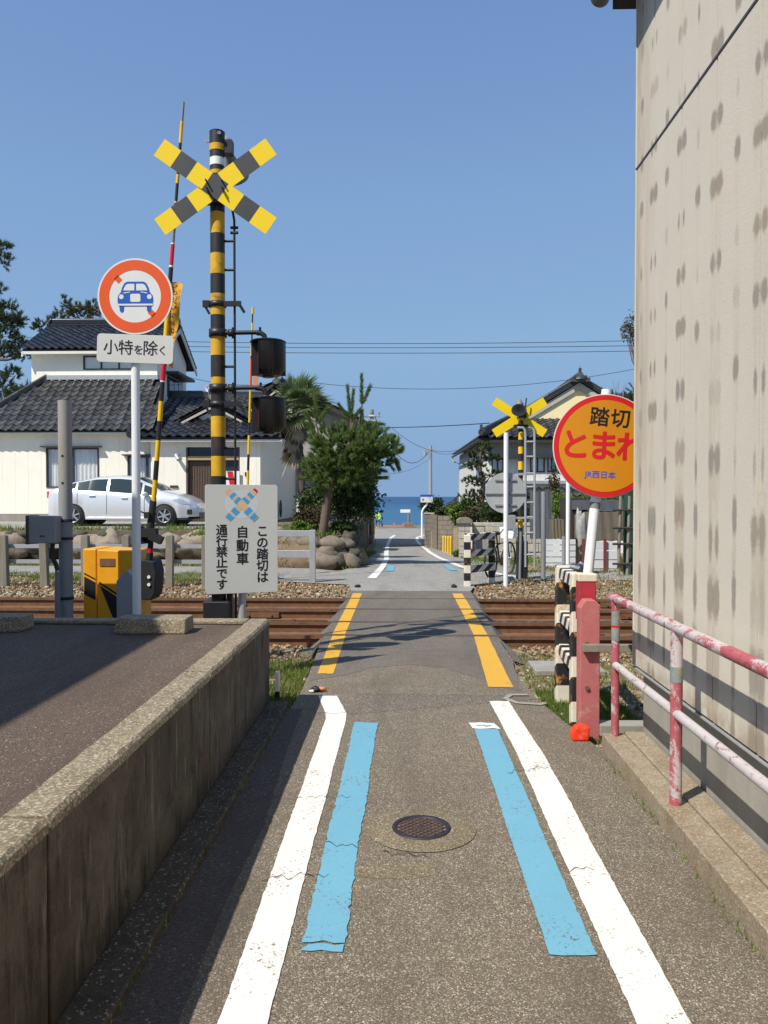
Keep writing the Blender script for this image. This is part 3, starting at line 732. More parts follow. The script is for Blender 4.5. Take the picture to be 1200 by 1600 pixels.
# clamp bracket
for py in (476, 632):
    MB().lathe([(.068, -.025), (.078, -.025), (.078, .025), (.068, .025)], (PX, YS, zz(py)), n=24).box((PX+.14, YS-.03, zz(py)), (.16, .03, .045)).box((PX-.1, YS-.03, zz(py)), (.06, .03, .06)).tube([(PX+.2, YS-.03, zz(py)), (PX+.25, YS-.03, zz(py)-.08)], .014, 6).tube([(PX-.12, YS-.03, zz(py)), (PX-.07, YS-.03, zz(py)-.09)], .012, 6).build('pole_clamp', M_black, sg)
M_hood = simple('lamp_hood_black', (.012, .010, .010), .38, .25, 14)
for pa, pb, pc, cx in ((521, 535, 588, 416), (607, 624, 676, 417)):
    z = zz(pa); ex = A(cx-4, pa, YS).x; yl = YS-.02
    arm = MB().lathe([(.068, -.035), (.082, -.035), (.082, .035), (.068, .035)], (PX, YS, z), n=24).tube([(PX+.06, yl, z), (ex-.05, yl, z+.004)], .02, 12).lathe([(.02, -.03), (.034, -.03), (.034, .03), (.02, .03)], (PX+.13, yl, z), (1, 0, 0), 14)
    arm.tube([(ex-.06, yl, z), (ex-.02, yl, z-.004), (ex+.008, yl, z-.025), (ex+.018, yl, z-.07)], .024, 12)
    arm.lathe([(.02, 0), (.045, 0), (.045, -.02), (.02, -.02)], (ex+.018, yl, zz(pb)+.03), n=14).cyl((ex-.03, yl, z+.02), (ex-.03, yl, z+.05), .012, n=8)
    arm.cyl((PX+.14, yl, z+.02), (PX+.14, yl, z+.05), .01, n=6).cyl((PX+.14, yl, z-.05), (PX+.14, yl, z-.02), .01, n=6)
    arm.build('lamp_arm', M_black, sg)
    cz = A(cx, pb, YS); cx_ = cz.x+.02; zt = cz.z; zb = A(cx, pc, YS).z
    lamp = MB(); r = .155
    lamp.cyl((cx_, yl, zt+.0), (cx_, yl, zt+.012), r+.01, r-.01, 32)
    lamp.cyl((cx_, yl, zb), (cx_, yl, zb+.01), r*.66, r*.72, 32)
    lamp.cyl((cx_, yl, zb-.015), (cx_, yl, zb), .05, .06, 12)
    # hood wall: open towards the road on the left quarter
    hood = []
    for i in range(29):
        a = R(-112)+R(282)*i/28
        for rr, z_ in ((r, zt), (r, zb+.055), (r*.72, zb+.002)): hood.append((cx_+rr*math.cos(a), yl+rr*math.sin(a), z_))
    lamp.add(hood, [(i*3+q, (i+1)*3+q, (i+1)*3+q+1, i*3+q+1) for i in range(28) for q in range(2)], 0, True)
    for a in (R(-112), R(-66), R(170), R(20), R(100)):
        lamp.box((cx_+math.cos(a)*.115, yl+math.sin(a)*.115, (zt+zb)/2), (.095, .005, (zt-zb)*.97), rot=Matrix.Rotation(a, 3, 'Z'))
    lo = lamp.build('lamp', M_hood, sg)
    MB().lathe([(0, 0), (.088, 0), (.094, .03), (.094, .2), (.08, .235), (0, .235)], (cx_, yl, zb+.03), n=24).build('lamp_lens', M_lens, lo)
# cable box at foot
MB().b2((PX-.1, YS-.11, .62), (PX+.09, YS+.06, .71)).b2((PX+.08, YS-.05, .1), (PX+.13, YS+.02, .72)).build('cable_box', M_black, sg, .008)

# ------------------------------------------------ prohibition sign, car pictogram
YN = 6.4
n0 = A(213, 800, YN); NX = n0.x
ns = thing('prohibition_sign', 'round red ringed no cars sign over a small white plate, on a white pole', 'road sign', (NX, YN, 0))
dc = A(211, 463, YN-.05)
MB().cyl((NX, YN, -.1), (NX, YN, dc.z+.15), .034, n=20).build('pole', simple('white_pole_shaded', (.74, .75, .77), .4, .04, 5), ns)
MB().cyl((dc.x, dc.y+.008, dc.z), (dc.x, dc.y, dc.z), .302, n=64).build('sign_disc', M_signw, ns, .002)
def ring(c, r0, r1, n=64, d=.0012, arc=(0, 2*math.pi)):
    mb = MB(); c = Vector(c); vs = []; full = arc[1]-arc[0] > 6.28; k = n if full else n+1
    for i in range(k):
        a = arc[0]+(arc[1]-arc[0])*i/n
        for r in (r0, r1): vs.append(c+Vector((math.cos(a)*r, 0, math.sin(a)*r)))
    mb.add(vs, [(2*i, 2*((i+1) % k), 2*((i+1) % k)+1, 2*i+1) for i in range(n)]); return mb
yf = dc.y-.0015
rg = ring((dc.x, yf, dc.z), .208, .288)
# slash ends (the bar runs behind the car from upper left to lower right)
ua = Vector((math.cos(R(-45)), 0, math.sin(R(-45)))); va = Vector((math.sin(R(45)), 0, math.cos(R(45))))
for a, b in ((-.215, -.165), (.165, .215)):
    rg.prism([(a, -.022), (b, -.022), (b, .022), (a, .022)], (dc.x, yf, dc.z), ua, va, (0, .0004, 0))
rg.build('red_ring', M_signo, ns)
def flat(mb, poly, c, s, y, mat=0, flip=False):
    pts = [(c[0]+(-p[0] if flip else p[0])*s, y, c[1]+p[1]*s) for p in poly]
    mb.add(pts, [tuple(range(len(pts)))], mat); return mb
cc = (dc.x+.003, dc.z); s = .146
car = MB()
body = [(-.98, .05), (-.95, .25), (-.80, .42), (-.72, .70), (-.60, .92), (-.45, 1.0), (.45, 1.0), (.60, .92), (.72, .70), (.80, .42), (.95, .25), (.98, .05), (.96, -.28), (.90, -.34), (-.90, -.34), (-.96, -.28)]
flat(car, body, (cc[0], cc[1]-.03), s, yf-.0008)
for sx in (-1, 1): flat(car, [(sx*.88, -.3), (sx*.62, -.3), (sx*.64, -.58), (sx*.70, -.66), (sx*.80, -.66), (sx*.86, -.58)], (cc[0], cc[1]-.03), s, yf-.0008)
car.build('car_pictogram', M_signb, ns)
wl = MB(); yy = yf-.0016; c2 = (cc[0], cc[1]-.03)
for sx in (-1, 1):
    flat(wl, [(sx*.05, .52), (sx*.05, .88), (sx*.42, .88), (sx*.54, .80), (sx*.63, .62), (sx*.66, .52)], c2, s, yy)
    flat(wl, [(sx*.77+.13*math.cos(a*math.pi/6), .18+.13*math.sin(a*math.pi/6)) for a in range(12)], c2, s, yy)
    flat(wl, [(sx*.3, .42), (sx*.62, .36), (sx*.68, .40), (sx*.3, .46)], c2, s, yy)
flat(wl, [(-.22, .34), (.22, .34), (.28, .28), (.28, -.04), (.22, -.1), (-.22, -.1), (-.28, -.04), (-.28, .28)], c2, s, yy)
flat(wl, [(-.96, -.20), (.96, -.20), (.96, -.30), (-.96, -.30)], c2, s, yy)
wl.build('car_window', M_signw, ns)
pc = A(211, 545, YN-.05)
def rrect(w, h, r, n=5):
    out = []
    for cx, cz, a0 in ((w/2-r, h/2-r, 0), (-w/2+r, h/2-r, 90), (-w/2+r, -h/2+r, 180), (w/2-r, -h/2+r, 270)):
        for i in range(n+1): a = R(a0+90*i/n); out.append((cx+r*math.cos(a), cz+r*math.sin(a)))
    return out
tl = R(-2.2); ut = Vector((math.cos(tl), 0, math.sin(tl))); vt = Vector((-math.sin(tl), 0, math.cos(tl)))
MB().prism(rrect(.615, .225, .03), pc, ut, vt, (0, .004, 0)).build('plate', M_signg, ns, .0015)
TR = Matrix.Rotation(-tl, 4, 'Y')
for ch, dx, sz in (('小', -.195, .125), ('特', -.075, .125), ('を', .028, .085), ('除', .122, .125), ('く', .222, .085)):
    lettering(ch, sz, M_glyph, Matrix.Translation((pc.x-NX, 0, pc.z)) @ TR @ Matrix.Translation((dx, pc.y-YN-.002, -.012 if sz < .1 else 0)) @ FACE, ns, bold=.004)
MB().b2((NX-.05, YN-.042, dc.z-.1), (NX+.05, YN+.03, dc.z-.07)).b2((NX-.05, YN-.042, dc.z+.08), (NX+.05, YN+.03, dc.z+.11)).b2((NX-.05, YN-.042, pc.z-.02), (NX+.05, YN+.03, pc.z+.02)).build('sign_clamp', M_galv, ns)

# ------------------------------------------------ notice board
YB = 6.62
b0 = A(377, 842, YB); lc, rc = A(321, 845, YB-.11), A(434, 840, YB+.09)
ang = math.atan2(rc.y-lc.y, rc.x-lc.x); wd = (rc-lc).length
nb = thing('notice_board', 'pale grey notice board with black Japanese lettering and crossed arms drawing', 'notice board', (b0.x, YB, 0))
zt = A(377, 757.5, YB).z; zb = A(377, 926, YB).z; hh = zt-zb; zc = (zt+zb)/2
BM = Matrix.Translation((0, 0, zc)) @ Matrix.Rotation(ang, 4, 'Z')
def onb(mb, y=0, inv=None):
    for i, v in enumerate(mb.v): mb.v[i] = BM @ v
    return mb
onb(MB().prism(rrect(wd, hh, .02), (0, -.035, 0), (1, 0, 0), (0, 0, 1), (0, .006, 0))).build('board', M_signg, nb, .0015, local=True)
MB().cyl((0, .03, -.1), (0, .03, zc+.3), .032, n=16).build('post', M_galv, nb, local=True)
onb(MB().b2((-.06, -.03, .2), (.06, .06, .23)).b2((-.06, -.03, -.25), (.06, .06, -.22))).build('post_clamp', M_galv, nb, local=True)
yb = -.0358
cols = [('この踏切は', wd*.285, .086, -.0), ('自動車', .005, .098, -.01), ('通行禁止です', -wd*.275, .083, 0)]
spans = [(822, 912), (822, 884), (820, 921)]
for (txt, cx, sz, _), (p0, p1) in zip(cols, spans):
    z0 = zt-(p0-757.5)/168.5*hh; z1 = zt-(p1-757.5)/168.5*hh; n = len(txt)
    for i, ch in enumerate(txt):
        z = z0+(z1-z0)*(i+.5)/n-zc
        lettering(ch, (z0-z1)/n*(1.06 if n > 3 else .95), M_glyph, BM @ Matrix.Translation((cx, yb, z)) @ FACE, nb, bold=.024)
# drawing: pale disc, crossed forearms with striped sleeves
z0 = zt-zc-.165; pd = MB()
flat(pd, [(.14*math.cos(a*math.pi/16), .12*math.sin(a*math.pi/16)) for a in range(32)], (0, z0+.005), 1, yb+.0003)
onb(pd).build('pale_disc', simple('pale_print', (.60, .63, .64), .5, .02), nb, local=True)
for k, (sx) in enumerate((1, -1)):
    arm_, slv, tip = MB(), MB(), MB()
    def q(mb, a, b, w0, w1, yo):   # along the diagonal from lower outer to upper outer
        d = Vector((sx*.70, .72)).normalized(); n_ = Vector((-d.y, d.x))
        pts = [d*a+n_*w0, d*a-n_*w0, d*b-n_*w1, d*b+n_*w1]
        flat(mb, [(p.x, p.y) for p in pts], (0, z0), 1, yo)
    yo = yb-.0004-.0012*k
    q(arm_, -.17, .165, .030, .022, yo); onb(arm_).build('printed_arm', M_skinp, nb, local=True)
    q(slv, -.165, -.12, .026, .03, yo-.0004); q(slv, -.10, -.055, .03, .032, yo-.0004); q(slv, .035, .065, .032, .03, yo-.0004); q(slv, .09, .12, .028, .027, yo-.0004)
    onb(slv).build('printed_sleeve', M_signlb, nb, local=True)
    q(tip, .155, .175, .023, .016, yo-.0004); onb(tip).build('printed_fist', M_signr if sx > 0 else M_skinp, nb, local=True)

# ------------------------------------------------ grey steel post with cabinet
YG = 6.9
g0 = A(102.5, 800, YG); GX = g0.x
gp = thing('steel_post', 'short weathered grey post with a grey cabinet strapped to its left side', 'post', (GX, YG, 0))
m = Mat('weathered_shaded_post', .6, .1, .4); x_, y_, z_ = m.xyz()  # lower part darker and cooler: cast shade painted into the colour
c = m.mix(z_.ss(1.2, 1.9), (.25, .265, .275), (.34, .32, .275)); c = m.mul(c, m.noise(8, 5, .7, st=(1, 1, .3)), .75, 1.2); M_gpost = m.out(c)
MB().cyl((GX, YG, -.2), (GX, YG, A(102, 626, YG).z), .058, n=24).build('pipe', M_gpost, gp, .004)
mb = MB()
for py in (713, 755): mb.cyl((GX-.0, YG-.0585, A(100, py, YG).z), (GX-.0, YG-.045, A(100, py, YG).z), .012, n=10)
mb.build('bolt_hole', M_dark, gp)
a, b = A(50, 848, YG-.12), A(91, 806, YG-.12)
cbx = MB().b2((a.x, YG-.2, a.z), (b.x, YG+.04, b.z)).build('cabinet', M_greyb, gp, .006)
MB().b2((a.x-.012, YG-.21, a.z-.01), (a.x+.01, YG-.0, b.z+.006)).b2(((a.x+b.x)/2-.01, YG-.206, a.z+.055), ((a.x+b.x)/2+.03, YG-.199, a.z+.067)).build('cabinet_latch', M_darkg, cbx)
for py in (813, 841, 934): MB().lathe([(.059, -.012), (.064, -.012), (.064, .012), (.059, .012)], (GX, YG, A(100, py, YG).z), n=20).box((GX+.03, YG-.062, A(100, py, YG).z), (.05, .012, .018)).build('strap', M_black, gp)
p1, p2, p3, p4 = A(83, 848, YG-.1), A(80, 868, YG-.1), A(90, 892, YG-.1), A(89, 962, YG-.1)
MB().tube([p1, p2, (p2+p3)/2+Vector((.01, 0, -.0)), p3], .02, 8, 0).build('cable', M_black, gp)
MB().tube([p3-Vector((0, 0, .005)), p4-Vector((0, 0, .7))], .024, 10).build('conduit', M_greyp, gp)

# ------------------------------------------------ barrier machine
def barrier(name, label, X_, Y_, top, lean, rz, sleeve, flag, group):
    t = thing(name, label, 'barrier', (X_, Y_, 0), group)
    W_, D_, H_ = .50, .42, 1.02
    yl = [(-W_/2, 0), (W_/2, 0), (W_/2, H_-.06), (W_/2-.05, H_), (-W_/2+.05, H_), (-W_/2, H_-.02)]
    MB().b2((-W_/2, -D_/2, -.1), (-W_/2+.125, D_/2, H_)).build('gear_cabinet', M_cab, t, .012, local=True)
    cab = MB().prism([(-W_/2+.13, -.1), (W_/2, -.1), (W_/2, H_-.12), (W_/2-.04, H_-.02), (-W_/2+.13, H_-.005)], (0, -D_/2-.003, 0), (1, 0, 0), (0, 0, 1), (0, D_+.006, 0)).build('motor_cabinet', M_cab, t, .012, local=True)
    MB().b2((-.09, -D_/2-.009, .86), (.05, -D_/2-.002, .93)).build('maker_plate', M_rust, cab, local=True)
    # black chevrons, flat print on the doors
    pr = MB(); yv = -D_/2-.0042
    for poly in ([(-W_/2+.01, .80), (-W_/2+.115, .745), (-W_/2+.115, .73), (-W_/2+.01, .785)], [(-W_/2+.01, .765), (-W_/2+.115, .71), (-W_/2+.115, .545), (-W_/2+.01, .60)]):
        pr.add([(p[0], -D_/2-.0015, p[1]) for p in poly], [(0, 1, 2, 3)])
    for poly in ([(-.10, .72), (.24, .50), (.24, .48), (-.10, .70)], [(-.09, .68), (.24, .46), (.24, .20), (.10, .20)]):
        pr.add([(p[0], yv-.001, p[1]) for p in poly], [(0, 1, 2, 3)])
    pr.build('black_chevron', M_glyph, t, local=True)
    # weight housing and arm root on the side
    MB().prism([(.26, .62), (.29, .55), (.37, .54), (.41, .60), (.425, .80), (.40, .90), (.30, .92), (.26, .88)], (0, -.2, 0), (1, 0, 0), (0, 0, 1), (0, .26, 0)).build('weight_housing', M_blackr, t, .01, local=True)
    mb = MB()
    for z in (.76, .69): bolt(mb, (.36, -.2, z), (0, -1, 0), .016, .012)
    mb.build('housing_bolt', M_whitep, t, local=True)
    rx = .33
    ax = Vector((lean, 0, top-.8)); L = ax.length; ax.normalize(); ro = Vector((rx, -.12, .8))
    MB().cyl(ro, ro+ax*.18, .036, .03, 14, 0).build('arm_socket', M_blackr, t, local=True)
    pts = sleeve['bands']; am = MB()
    for z0, z1, mt, r in pts:
        am.cyl(ro+ax*((z0-.8)/ax.z), ro+ax*((z1-.8)/ax.z), r, r, 14, mt)
    am.build('barrier_arm', [M_yellow, M_black, M_red, M_whitep, M_greyp, M_signo], t, local=True)
    if sleeve.get('joint'):
        z = sleeve['joint']; c = ro+ax*((z-.8)/ax.z); mb = MB()
        mb.box(c+Vector((-.02, -.04, .0)), (.17, .09, .08)).box(c+Vector((.06, -.05, -.05)), (.12, .08, .07), rot=Matrix.Rotation(R(25), 3, 'Y')).cyl(c+Vector((-.1, -.05, .03)), c+Vector((-.1, .03, .03)), .03, n=12).cyl(c+Vector((-.09, -.06, -.07)), c+Vector((-.09, .03, -.07)), .035, n=12)
        mb.tube([c+Vector((-.04, 0, -.1)), c+Vector((0, 0, .12)), c+Vector((.012, 0, .30))], [.03, .034, .024], 10).box(c+Vector((-.03, -.02, .16)), (.05, .06, .06)).tube([c+Vector((-.12, 0, .2)), c+Vector((-.03, 0, .17)), c+Vector((.05, 0, .17))], .007, 6)
        mb.build('breakaway_joint', M_blackr, t, local=True)
    t.rotation_euler.z = rz
    return t, ro, ax
M_cab = simple('cabinet_yellow', (.80, .35, .012), .45, .1, 5, dirt=((.34, .16, .03), .35))
YM = 7.5
mx = A(184.5, 900, YM).x
def armz(py): return A(260, py, YM-.12).z
bands = []; B_ = lambda p0, p1, mt, r: bands.append((armz(p0), armz(p1), mt, r))
for p0, p1, mt, r in ((885, 872, 1, .026), (872, 857, 2, .027), (857, 783, 1, .026), (783, 750, 0, .023), (750, 720, 1, .023), (720, 688, 0, .022), (688, 658, 1, .022), (658, 627, 0, .022), (627, 597, 1, .021), (597, 595, 3, .022), (595, 566, 2, .022), (566, 545, 3, .022), (545, 443, 0, .024), (443, 418, 1, .020), (418, 415, 3, .019), (415, 382, 2, .018), (382, 380, 3, .018), (380, 360, 4, .015), (360, 318, 1, .015), (318, 315, 0, .015), (315, 287, 1, .014), (287, 273, 0, .015), (273, 224, 1, .014), (224, 190, 0, .015), (190, 160, 4, .013)): B_(p0, p1, mt, r)
bands = [(a, b, m_, r) for a, b, m_, r in bands]
tp = A(286.5, 160, YM-.12); bx_ = A(238, 885, YM-.12)
lean = tp.x-(mx+.33)
lean = lean*(1)
t1, ro, ax = barrier('crossing_barrier', 'amber barrier machine with its raised yellow and black arm, nearer side of the tracks', mx, YM, tp.z, lean, 0, {'bands': bands, 'joint': armz(832)}, True, 'crossing barriers')
# cloth pennant hanging along the arm
M_flag = simple('flag_amber', (.60, .29, .012), .7, .15, 8)
za, zb2 = armz(441), armz(572); mb = MB(); N_ = 16
for i in range(N_+1):
    z = za+(zb2-za)*i/N_; c = ro+ax*((z-.8)/ax.z)
    for j in range(5):
        u = j/4; mb.v.append(Vector((c.x+.02+u*(.10-.045*(i/N_)), c.y+.025*math.sin(i*.7+u*3)*u, z-.02*u+.012*math.sin(u*3))))
mb.f = [[i*5+j, i*5+j+1, i*5+j+6, i*5+j+5] for i in range(N_) for j in range(4)]; mb.m = [0]*len(mb.f); mb.sm = [True]*len(mb.f)
fl = tag(mb.build('pennant', M_flag, None, loc=(0, 0, 0)), 'amber cloth pennant with black lettering hanging from the nearer barrier arm', 'pennant')
fl.location = t1.location
mid = ro+ax*(((za+zb2)/2-.8)/ax.z)
ang_ = math.atan2(ax.x, ax.z)
txt = 'しばらくおまちください'
for i, ch in enumerate(txt):
    z = zb2+(za-zb2)*(i+.5)/len(txt); c = ro+ax*((z-.8)/ax.z)
    lettering(ch, .064, M_glyph, Matrix.Translation((c.x+.062, c.y-.036, z)) @ Matrix.Rotation(ang_-R(90), 4, 'Y') @ FACE, fl, bold=.02)

# grey capped stake in front of the machine
s0 = A(197, 900, 6.75)
MB().prism([(-.075, -.1), (.065, -.1), (.065, .80), (.02, .86), (-.075, .78)], (0, 0, 0), (1, 0, 0), (0, 0, 1), (0, .09, 0))
o = MB().prism([(-.085, -.1), (.075, -.1), (.075, A(197, 905, 6.75).z), (.005, A(197, 890, 6.75).z), (-.085, A(197, 908, 6.75).z)], (s0.x, 6.75, 0), (1, 0, 0), (0, 0, 1), (0, .1, 0)).build('marker_post', simple('bluish_grey_paint', (.26, .285, .32), .5, .1, 7), None, .006, loc=(s0.x, 6.75, 0))
tag(o, 'bluish grey pointed marker post between the white pole and the barrier machine', 'post')
# little white stake beside the wall end
s1 = A(432, 1080, 5.86)
o = MB().b2((s1.x-.012, 5.86, -.02), (s1.x+.018, 5.90, A(432, 1050, 5.86).z)).b2((s1.x-.014, 5.858, -.02), (s1.x+.02, 5.902, .06), 1).build('white_stake', [M_whitep, M_black], None, .003, loc=(s1.x, 5.86, 0))
tag(o, 'small white stake with a black foot at the end of the retaining wall', 'stake')
# litter at the end of the white line
d0 = A(497, 1082, 6.1)
o = MB().blob((d0.x-.02, 6.1, .02), (.045, .03, .022), 3, .4).blob((d0.x+.03, 6.12, .018), (.03, .02, .018), 5, .4, mat=1).blob((d0.x-.045, 6.08, .012), (.02, .015, .01), 8, .4, mat=2).build('broken_reflector', [M_black, M_orange, M_whitep], None, loc=(d0.x, 6.1, 0))
tag(o, 'small broken black and orange reflector lying beside the left white line', 'litter')
for py_, yy_ in ((A(399/2.5+400, 0, 1), 0),): pass
for px_, lb in ((559, 'small black rubber stud at the left corner of the deck end'), (709, 'small black rubber stud at the right corner of the deck end')):
    q = A(px_, 915, 13.2); o = MB().blob((q.x, 13.2, .02), (.05, .04, .03), px_, .3).build('rubber_stud', M_blackr, None, loc=(q.x, 13.2, 0)); tag(o, lb, 'stud')

# ------------------------------------------------ manhole
mh = thing('manhole_cover', 'small round rusty manhole cover in a pale concrete ring', 'manhole cover', (.077, 3.585, 0))
cx, cy = .077, 3.585
MB().lathe([(.132, .004), (.235, .0035), (.245, .001)], (cx, cy, .003), n=48).build('concrete_ring', M_patch, mh)
M_iron = simple('cast_iron', (.075, .05, .042), .6, .3, 25, metal=.2, dirt=((.22, .13, .075), .8))
MB().lathe([(.131, .002), (.131, .010), (.112, .010), (.110, .004)], (cx, cy, .002), n=48).build('iron_frame', simple('frame_iron', (.035, .028, .038), .55, .2, 20, metal=.3), mh)
mb = MB().cyl((cx, cy, .0), (cx, cy, .005), .110, n=48)
mb.build('cover_disc', simple('cover_dirt', (.24, .165, .10), .9, .3, 40), mh)
mb = MB()
for k in range(-5, 6):
    for ang in (R(45), R(-45)):
        u = Vector((math.cos(ang), math.sin(ang), 0)); v = Vector((-u.y, u.x, 0)); d = k*.0235
        if abs(d) > .1: continue
        L = math.sqrt(.105**2-d*d); c = Vector((cx, cy, .0075))+v*d
        mb.prism([(-L, -.0045), (L, -.0045), (L, .0045), (-L, .0045)], c-Vector((0, 0, .003)), u, v, (0, 0, .0055+(.0003 if ang > 0 else 0)))
mb.lathe([(.016, .0), (.03, 0.0), (.03, .0068), (.016, .0068)], (cx, cy, .003), n=20)
mb.build('grip_pattern', M_iron, mh)

# ------------------------------------------------ right: stop sign on a leaning pole
YT = 5.3
tb = A(918, 905, YT); tt = A(948, 609, YT)
st = thing('stop_sign', 'round amber stop sign with red rim on a leaning white pole, partly behind the building', 'road sign', (tb.x, YT, 0))
dr_ = (tt-tb).normalized(); foot = tb-dr_*(tb.z+.05)/dr_.z
MB().tube([(tb.x+.012, YT, -.05), (tb.x-.0, YT, tb.z-.25), tb, tt], .033, 20).build('pole', M_whitep, st)
MB().cyl(tb+dr_*.47, tb+dr_*.51, .0342, n=20).build('grey_tape', M_greyp, st)
sc_ = A(945.5, 697, YT-.06); rr = .332
lt = math.atan2(dr_.x, dr_.z)*.35
MB().cyl(sc_+Vector((0, .006, 0)), sc_, rr, n=72).build('sign_disc', M_signr, st, .002)
MB().cyl(sc_+Vector((0, .006, 0)), sc_+Vector((0, .009, 0)), rr+.006, n=72).build('disc_edge', M_signw, st)
MB().cyl(sc_+Vector((0, 0, 0)), sc_+Vector((0, -.0012, 0)), rr-.034, n=72).build('amber_face', M_signy, st)
O = Vector((sc_.x-tb.x, sc_.y-YT-.002, sc_.z))
def tl_(t, dx, dz, sz, mt, bold, rot=-4):
    lettering(t, sz, mt, Matrix.Translation(O) @ Matrix.Rotation(R(rot), 4, 'Y') @ Matrix.Translation((dx, 0, dz)) @ FACE, st, bold=bold)
for ch, dx in (('踏', -.053), ('切', .083), ('内', .22)):
    if ch != '内': tl_(ch, dx, .178, .13, M_glyph, .018, 5)
for ch, dx in (('と', -.195), ('ま', -.013), ('れ', .17)): tl_(ch, dx, -.012, .205, M_signr, .028, 3)
tl_('JR西日本', -.02, -.19, .052, M_signb, .018, 3)
MB().b2((tb.x-.0, YT-.055, sc_.z-.15), (tb.x+.12, YT+.03, sc_.z-.12)).b2((tb.x+.02, YT-.055, sc_.z+.12), (tb.x+.14, YT+.03, sc_.z+.15)).build('sign_clamp', M_galv, st)

# ------------------------------------------------ striped guard frame, pink post, board, reflector
M_st1 = stripes('barrier_stripes', (.02, .02, .02), (.72, .68, .58), (0, 1.0, 1.0), .19, .03, .5, (.55, .22, .06), .5)
M_st2 = stripes('barrier_post_stripes', (.02, .02, .02), (.72, .66, .54), (0, .55, 1.0), .30, .02, .45, (.68, .30, .08), .8)
a0 = A(898, 1122, 5.36); a1 = A(877, 1090, 5.95)
gf = thing('guard_barrier', 'black and white striped steel guard frame beside the pink post', 'guard frame', (a0.x, 5.36, 0), 'striped guard frames')
x0 = a0.x+.012; x1 = a1.x+.01; y0, y1 = 5.36, 5.97; H = A(898, 895, 5.36).z
def bar(p, q, w, h, mat, name, par):
    p = Vector(p); q = Vector(q); d = q-p; u = Vector((d.y, -d.x, 0)).normalized() if abs(d.z) < .9*d.length else Vector((1, 0, 0)); v = d.cross(u).normalized()
    return MB().prism([(-w/2, -h/2), (w/2, -h/2), (w/2, h/2), (-w/2, h/2)], p, u, v, d).build(name, mat, par, .008)
bar((x0, y0, -.05), (x0, y0, H), .085, .085, M_st2, 'post', gf); bar((x1, y1, -.05), (x1, y1, H), .10, .085, M_st2, 'post', gf)
for z in (H-.055, H-.37, H-.62): bar((x0, y0+.05, z), (x1, y1-.05, z), .075, .085, M_st1, 'rail', gf)
M_pink = simple('faded_red_concrete', (.43, .13, .125), .8, .15, 14, dirt=((.50, .33, .28), .7), bump=.5)
q0 = A(918, 1140, 5.08)
pp = thing('concrete_post', 'faded pink concrete post with a red block and pale cap on top', 'post', (q0.x, 5.08, 0))
zt_ = A(918, 936, 5.08).z
MB().prism([(-.062, -.05), (.062, -.05), (.062, zt_-.03), (.03, zt_), (-.03, zt_), (-.062, zt_-.05)], (q0.x, 5.02, 0), (1, 0, 0), (0, 0, 1), (0, .11, 0)).build('shaft', M_pink, pp, .006)
M_blockr = simple('worn_red', (.40, .03, .045), .6, .2, 12, dirt=((.12, .03, .03), .6))
MB().b2((q0.x-.045, 5.14, zt_-.15), (q0.x+.065, 5.24, A(918, 909, 5.14).z)).build('red_block', M_blockr, pp, .006)
MB().b2((q0.x-.05, 5.135, A(918, 909, 5.14).z), (q0.x+.07, 5.245, A(918, 897, 5.14).z)).build('pale_cap', simple('peeling_cream', (.66, .58, .45), .7, .15, 12, dirt=((.6, .3, .1), .6)), pp, .006)
mb = MB()
for py in (1005, 1074): bolt(mb, A(917, py, 5.02), (0, -1, 0), .014, .014)
mb.build('bolt', M_rust, pp)
zq = A(950, 1008, 5.1).z
o = MB().b2((q0.x-.05, 4.975, zq-.022), (1.9, 5.015, zq+.025)).build('guard_board', M_post, None, .004, loc=(q0.x, 5.0, zq)); tag(o, 'pale horizontal concrete rail bolted to the pink post', 'rail')
rf = A(905, 1143, 4.97)
o = MB().prism([(-.055, 0), (.045, 0), (.055, .085), (.02, .10), (-.035, .09), (-.062, .05)], (rf.x, 4.90, .0), (1, 0, 0), (0, 0, 1), (0, .07, 0)).build('road_reflector', simple('bright_red_plastic', (.80, .045, .012), .3, .3, 14, dirt=((.75, .35, .25), .6)), None, .012, loc=(rf.x, 4.93, 0))
tag(o, 'battered bright red reflector block at the foot of the pink post', 'reflector')
o = MB().b2((q0.x+.06, 5.0, .0), (1.9, 5.12, .075)).build('kerb_stone', M_conc, None, .008, loc=(1.5, 5.05, 0)); tag(o, 'low pale kerb stone between the pink post and the building', 'kerb')
zc_ = -.02
o = MB().box((1.42, 7.05, -.01), (.6, .42, .05)).build('drain_lid', M_conc, None, .008, loc=(1.42, 7.05, 0)); tag(o, 'flat grey concrete slab behind the striped guard frame', 'slab')

# ------------------------------------------------ handrail
def peel(name, lo, red=(.40, .095, .115)):
    m = Mat(name, .65, 0, .35)
    c = m.mix(m.noise(7, 8, .8, st=(1, .35, .5), dist=.5).ss(lo, lo+.07), (.50, .455, .45), red)
    c = m.mul(c, m.noise(3, 5, .7), .8, 1.15)
    c = m.mix(m.noise(30, 7, .8, st=(1, .5, .5), dist=.9).ss(.57, .61, 0, .85), c, (.20, .06, .035))
    c = m.mul(c, m.noise(50, 3), .85, 1.1); return m.out(c, m.noise(40, 4), .3, .004)
M_rail = peel('peeling_pink_paint', .465); M_railw = peel('peeled_pale_paint', .60); M_railp = peel('pink_post_paint', .44)
hr = thing('handrail', 'peeling pink and white tubular handrail along the sided building', 'handrail', (1.235, 4.7, .1))
HX = 1.235; zt1 = .905; zm = .515
MB().tube([(HX-.005, 4.80, zt1-.01), (HX-.005, 4.76, zt1), (HX, 4.6, zt1), (HX, -2, zt1+.01)], .026, 16).build('top_rail', M_rail, hr)
MB().tube([(HX, 4.7, zm), (HX, -2, zm)], .022, 14).build('middle_rail', M_railw, hr)
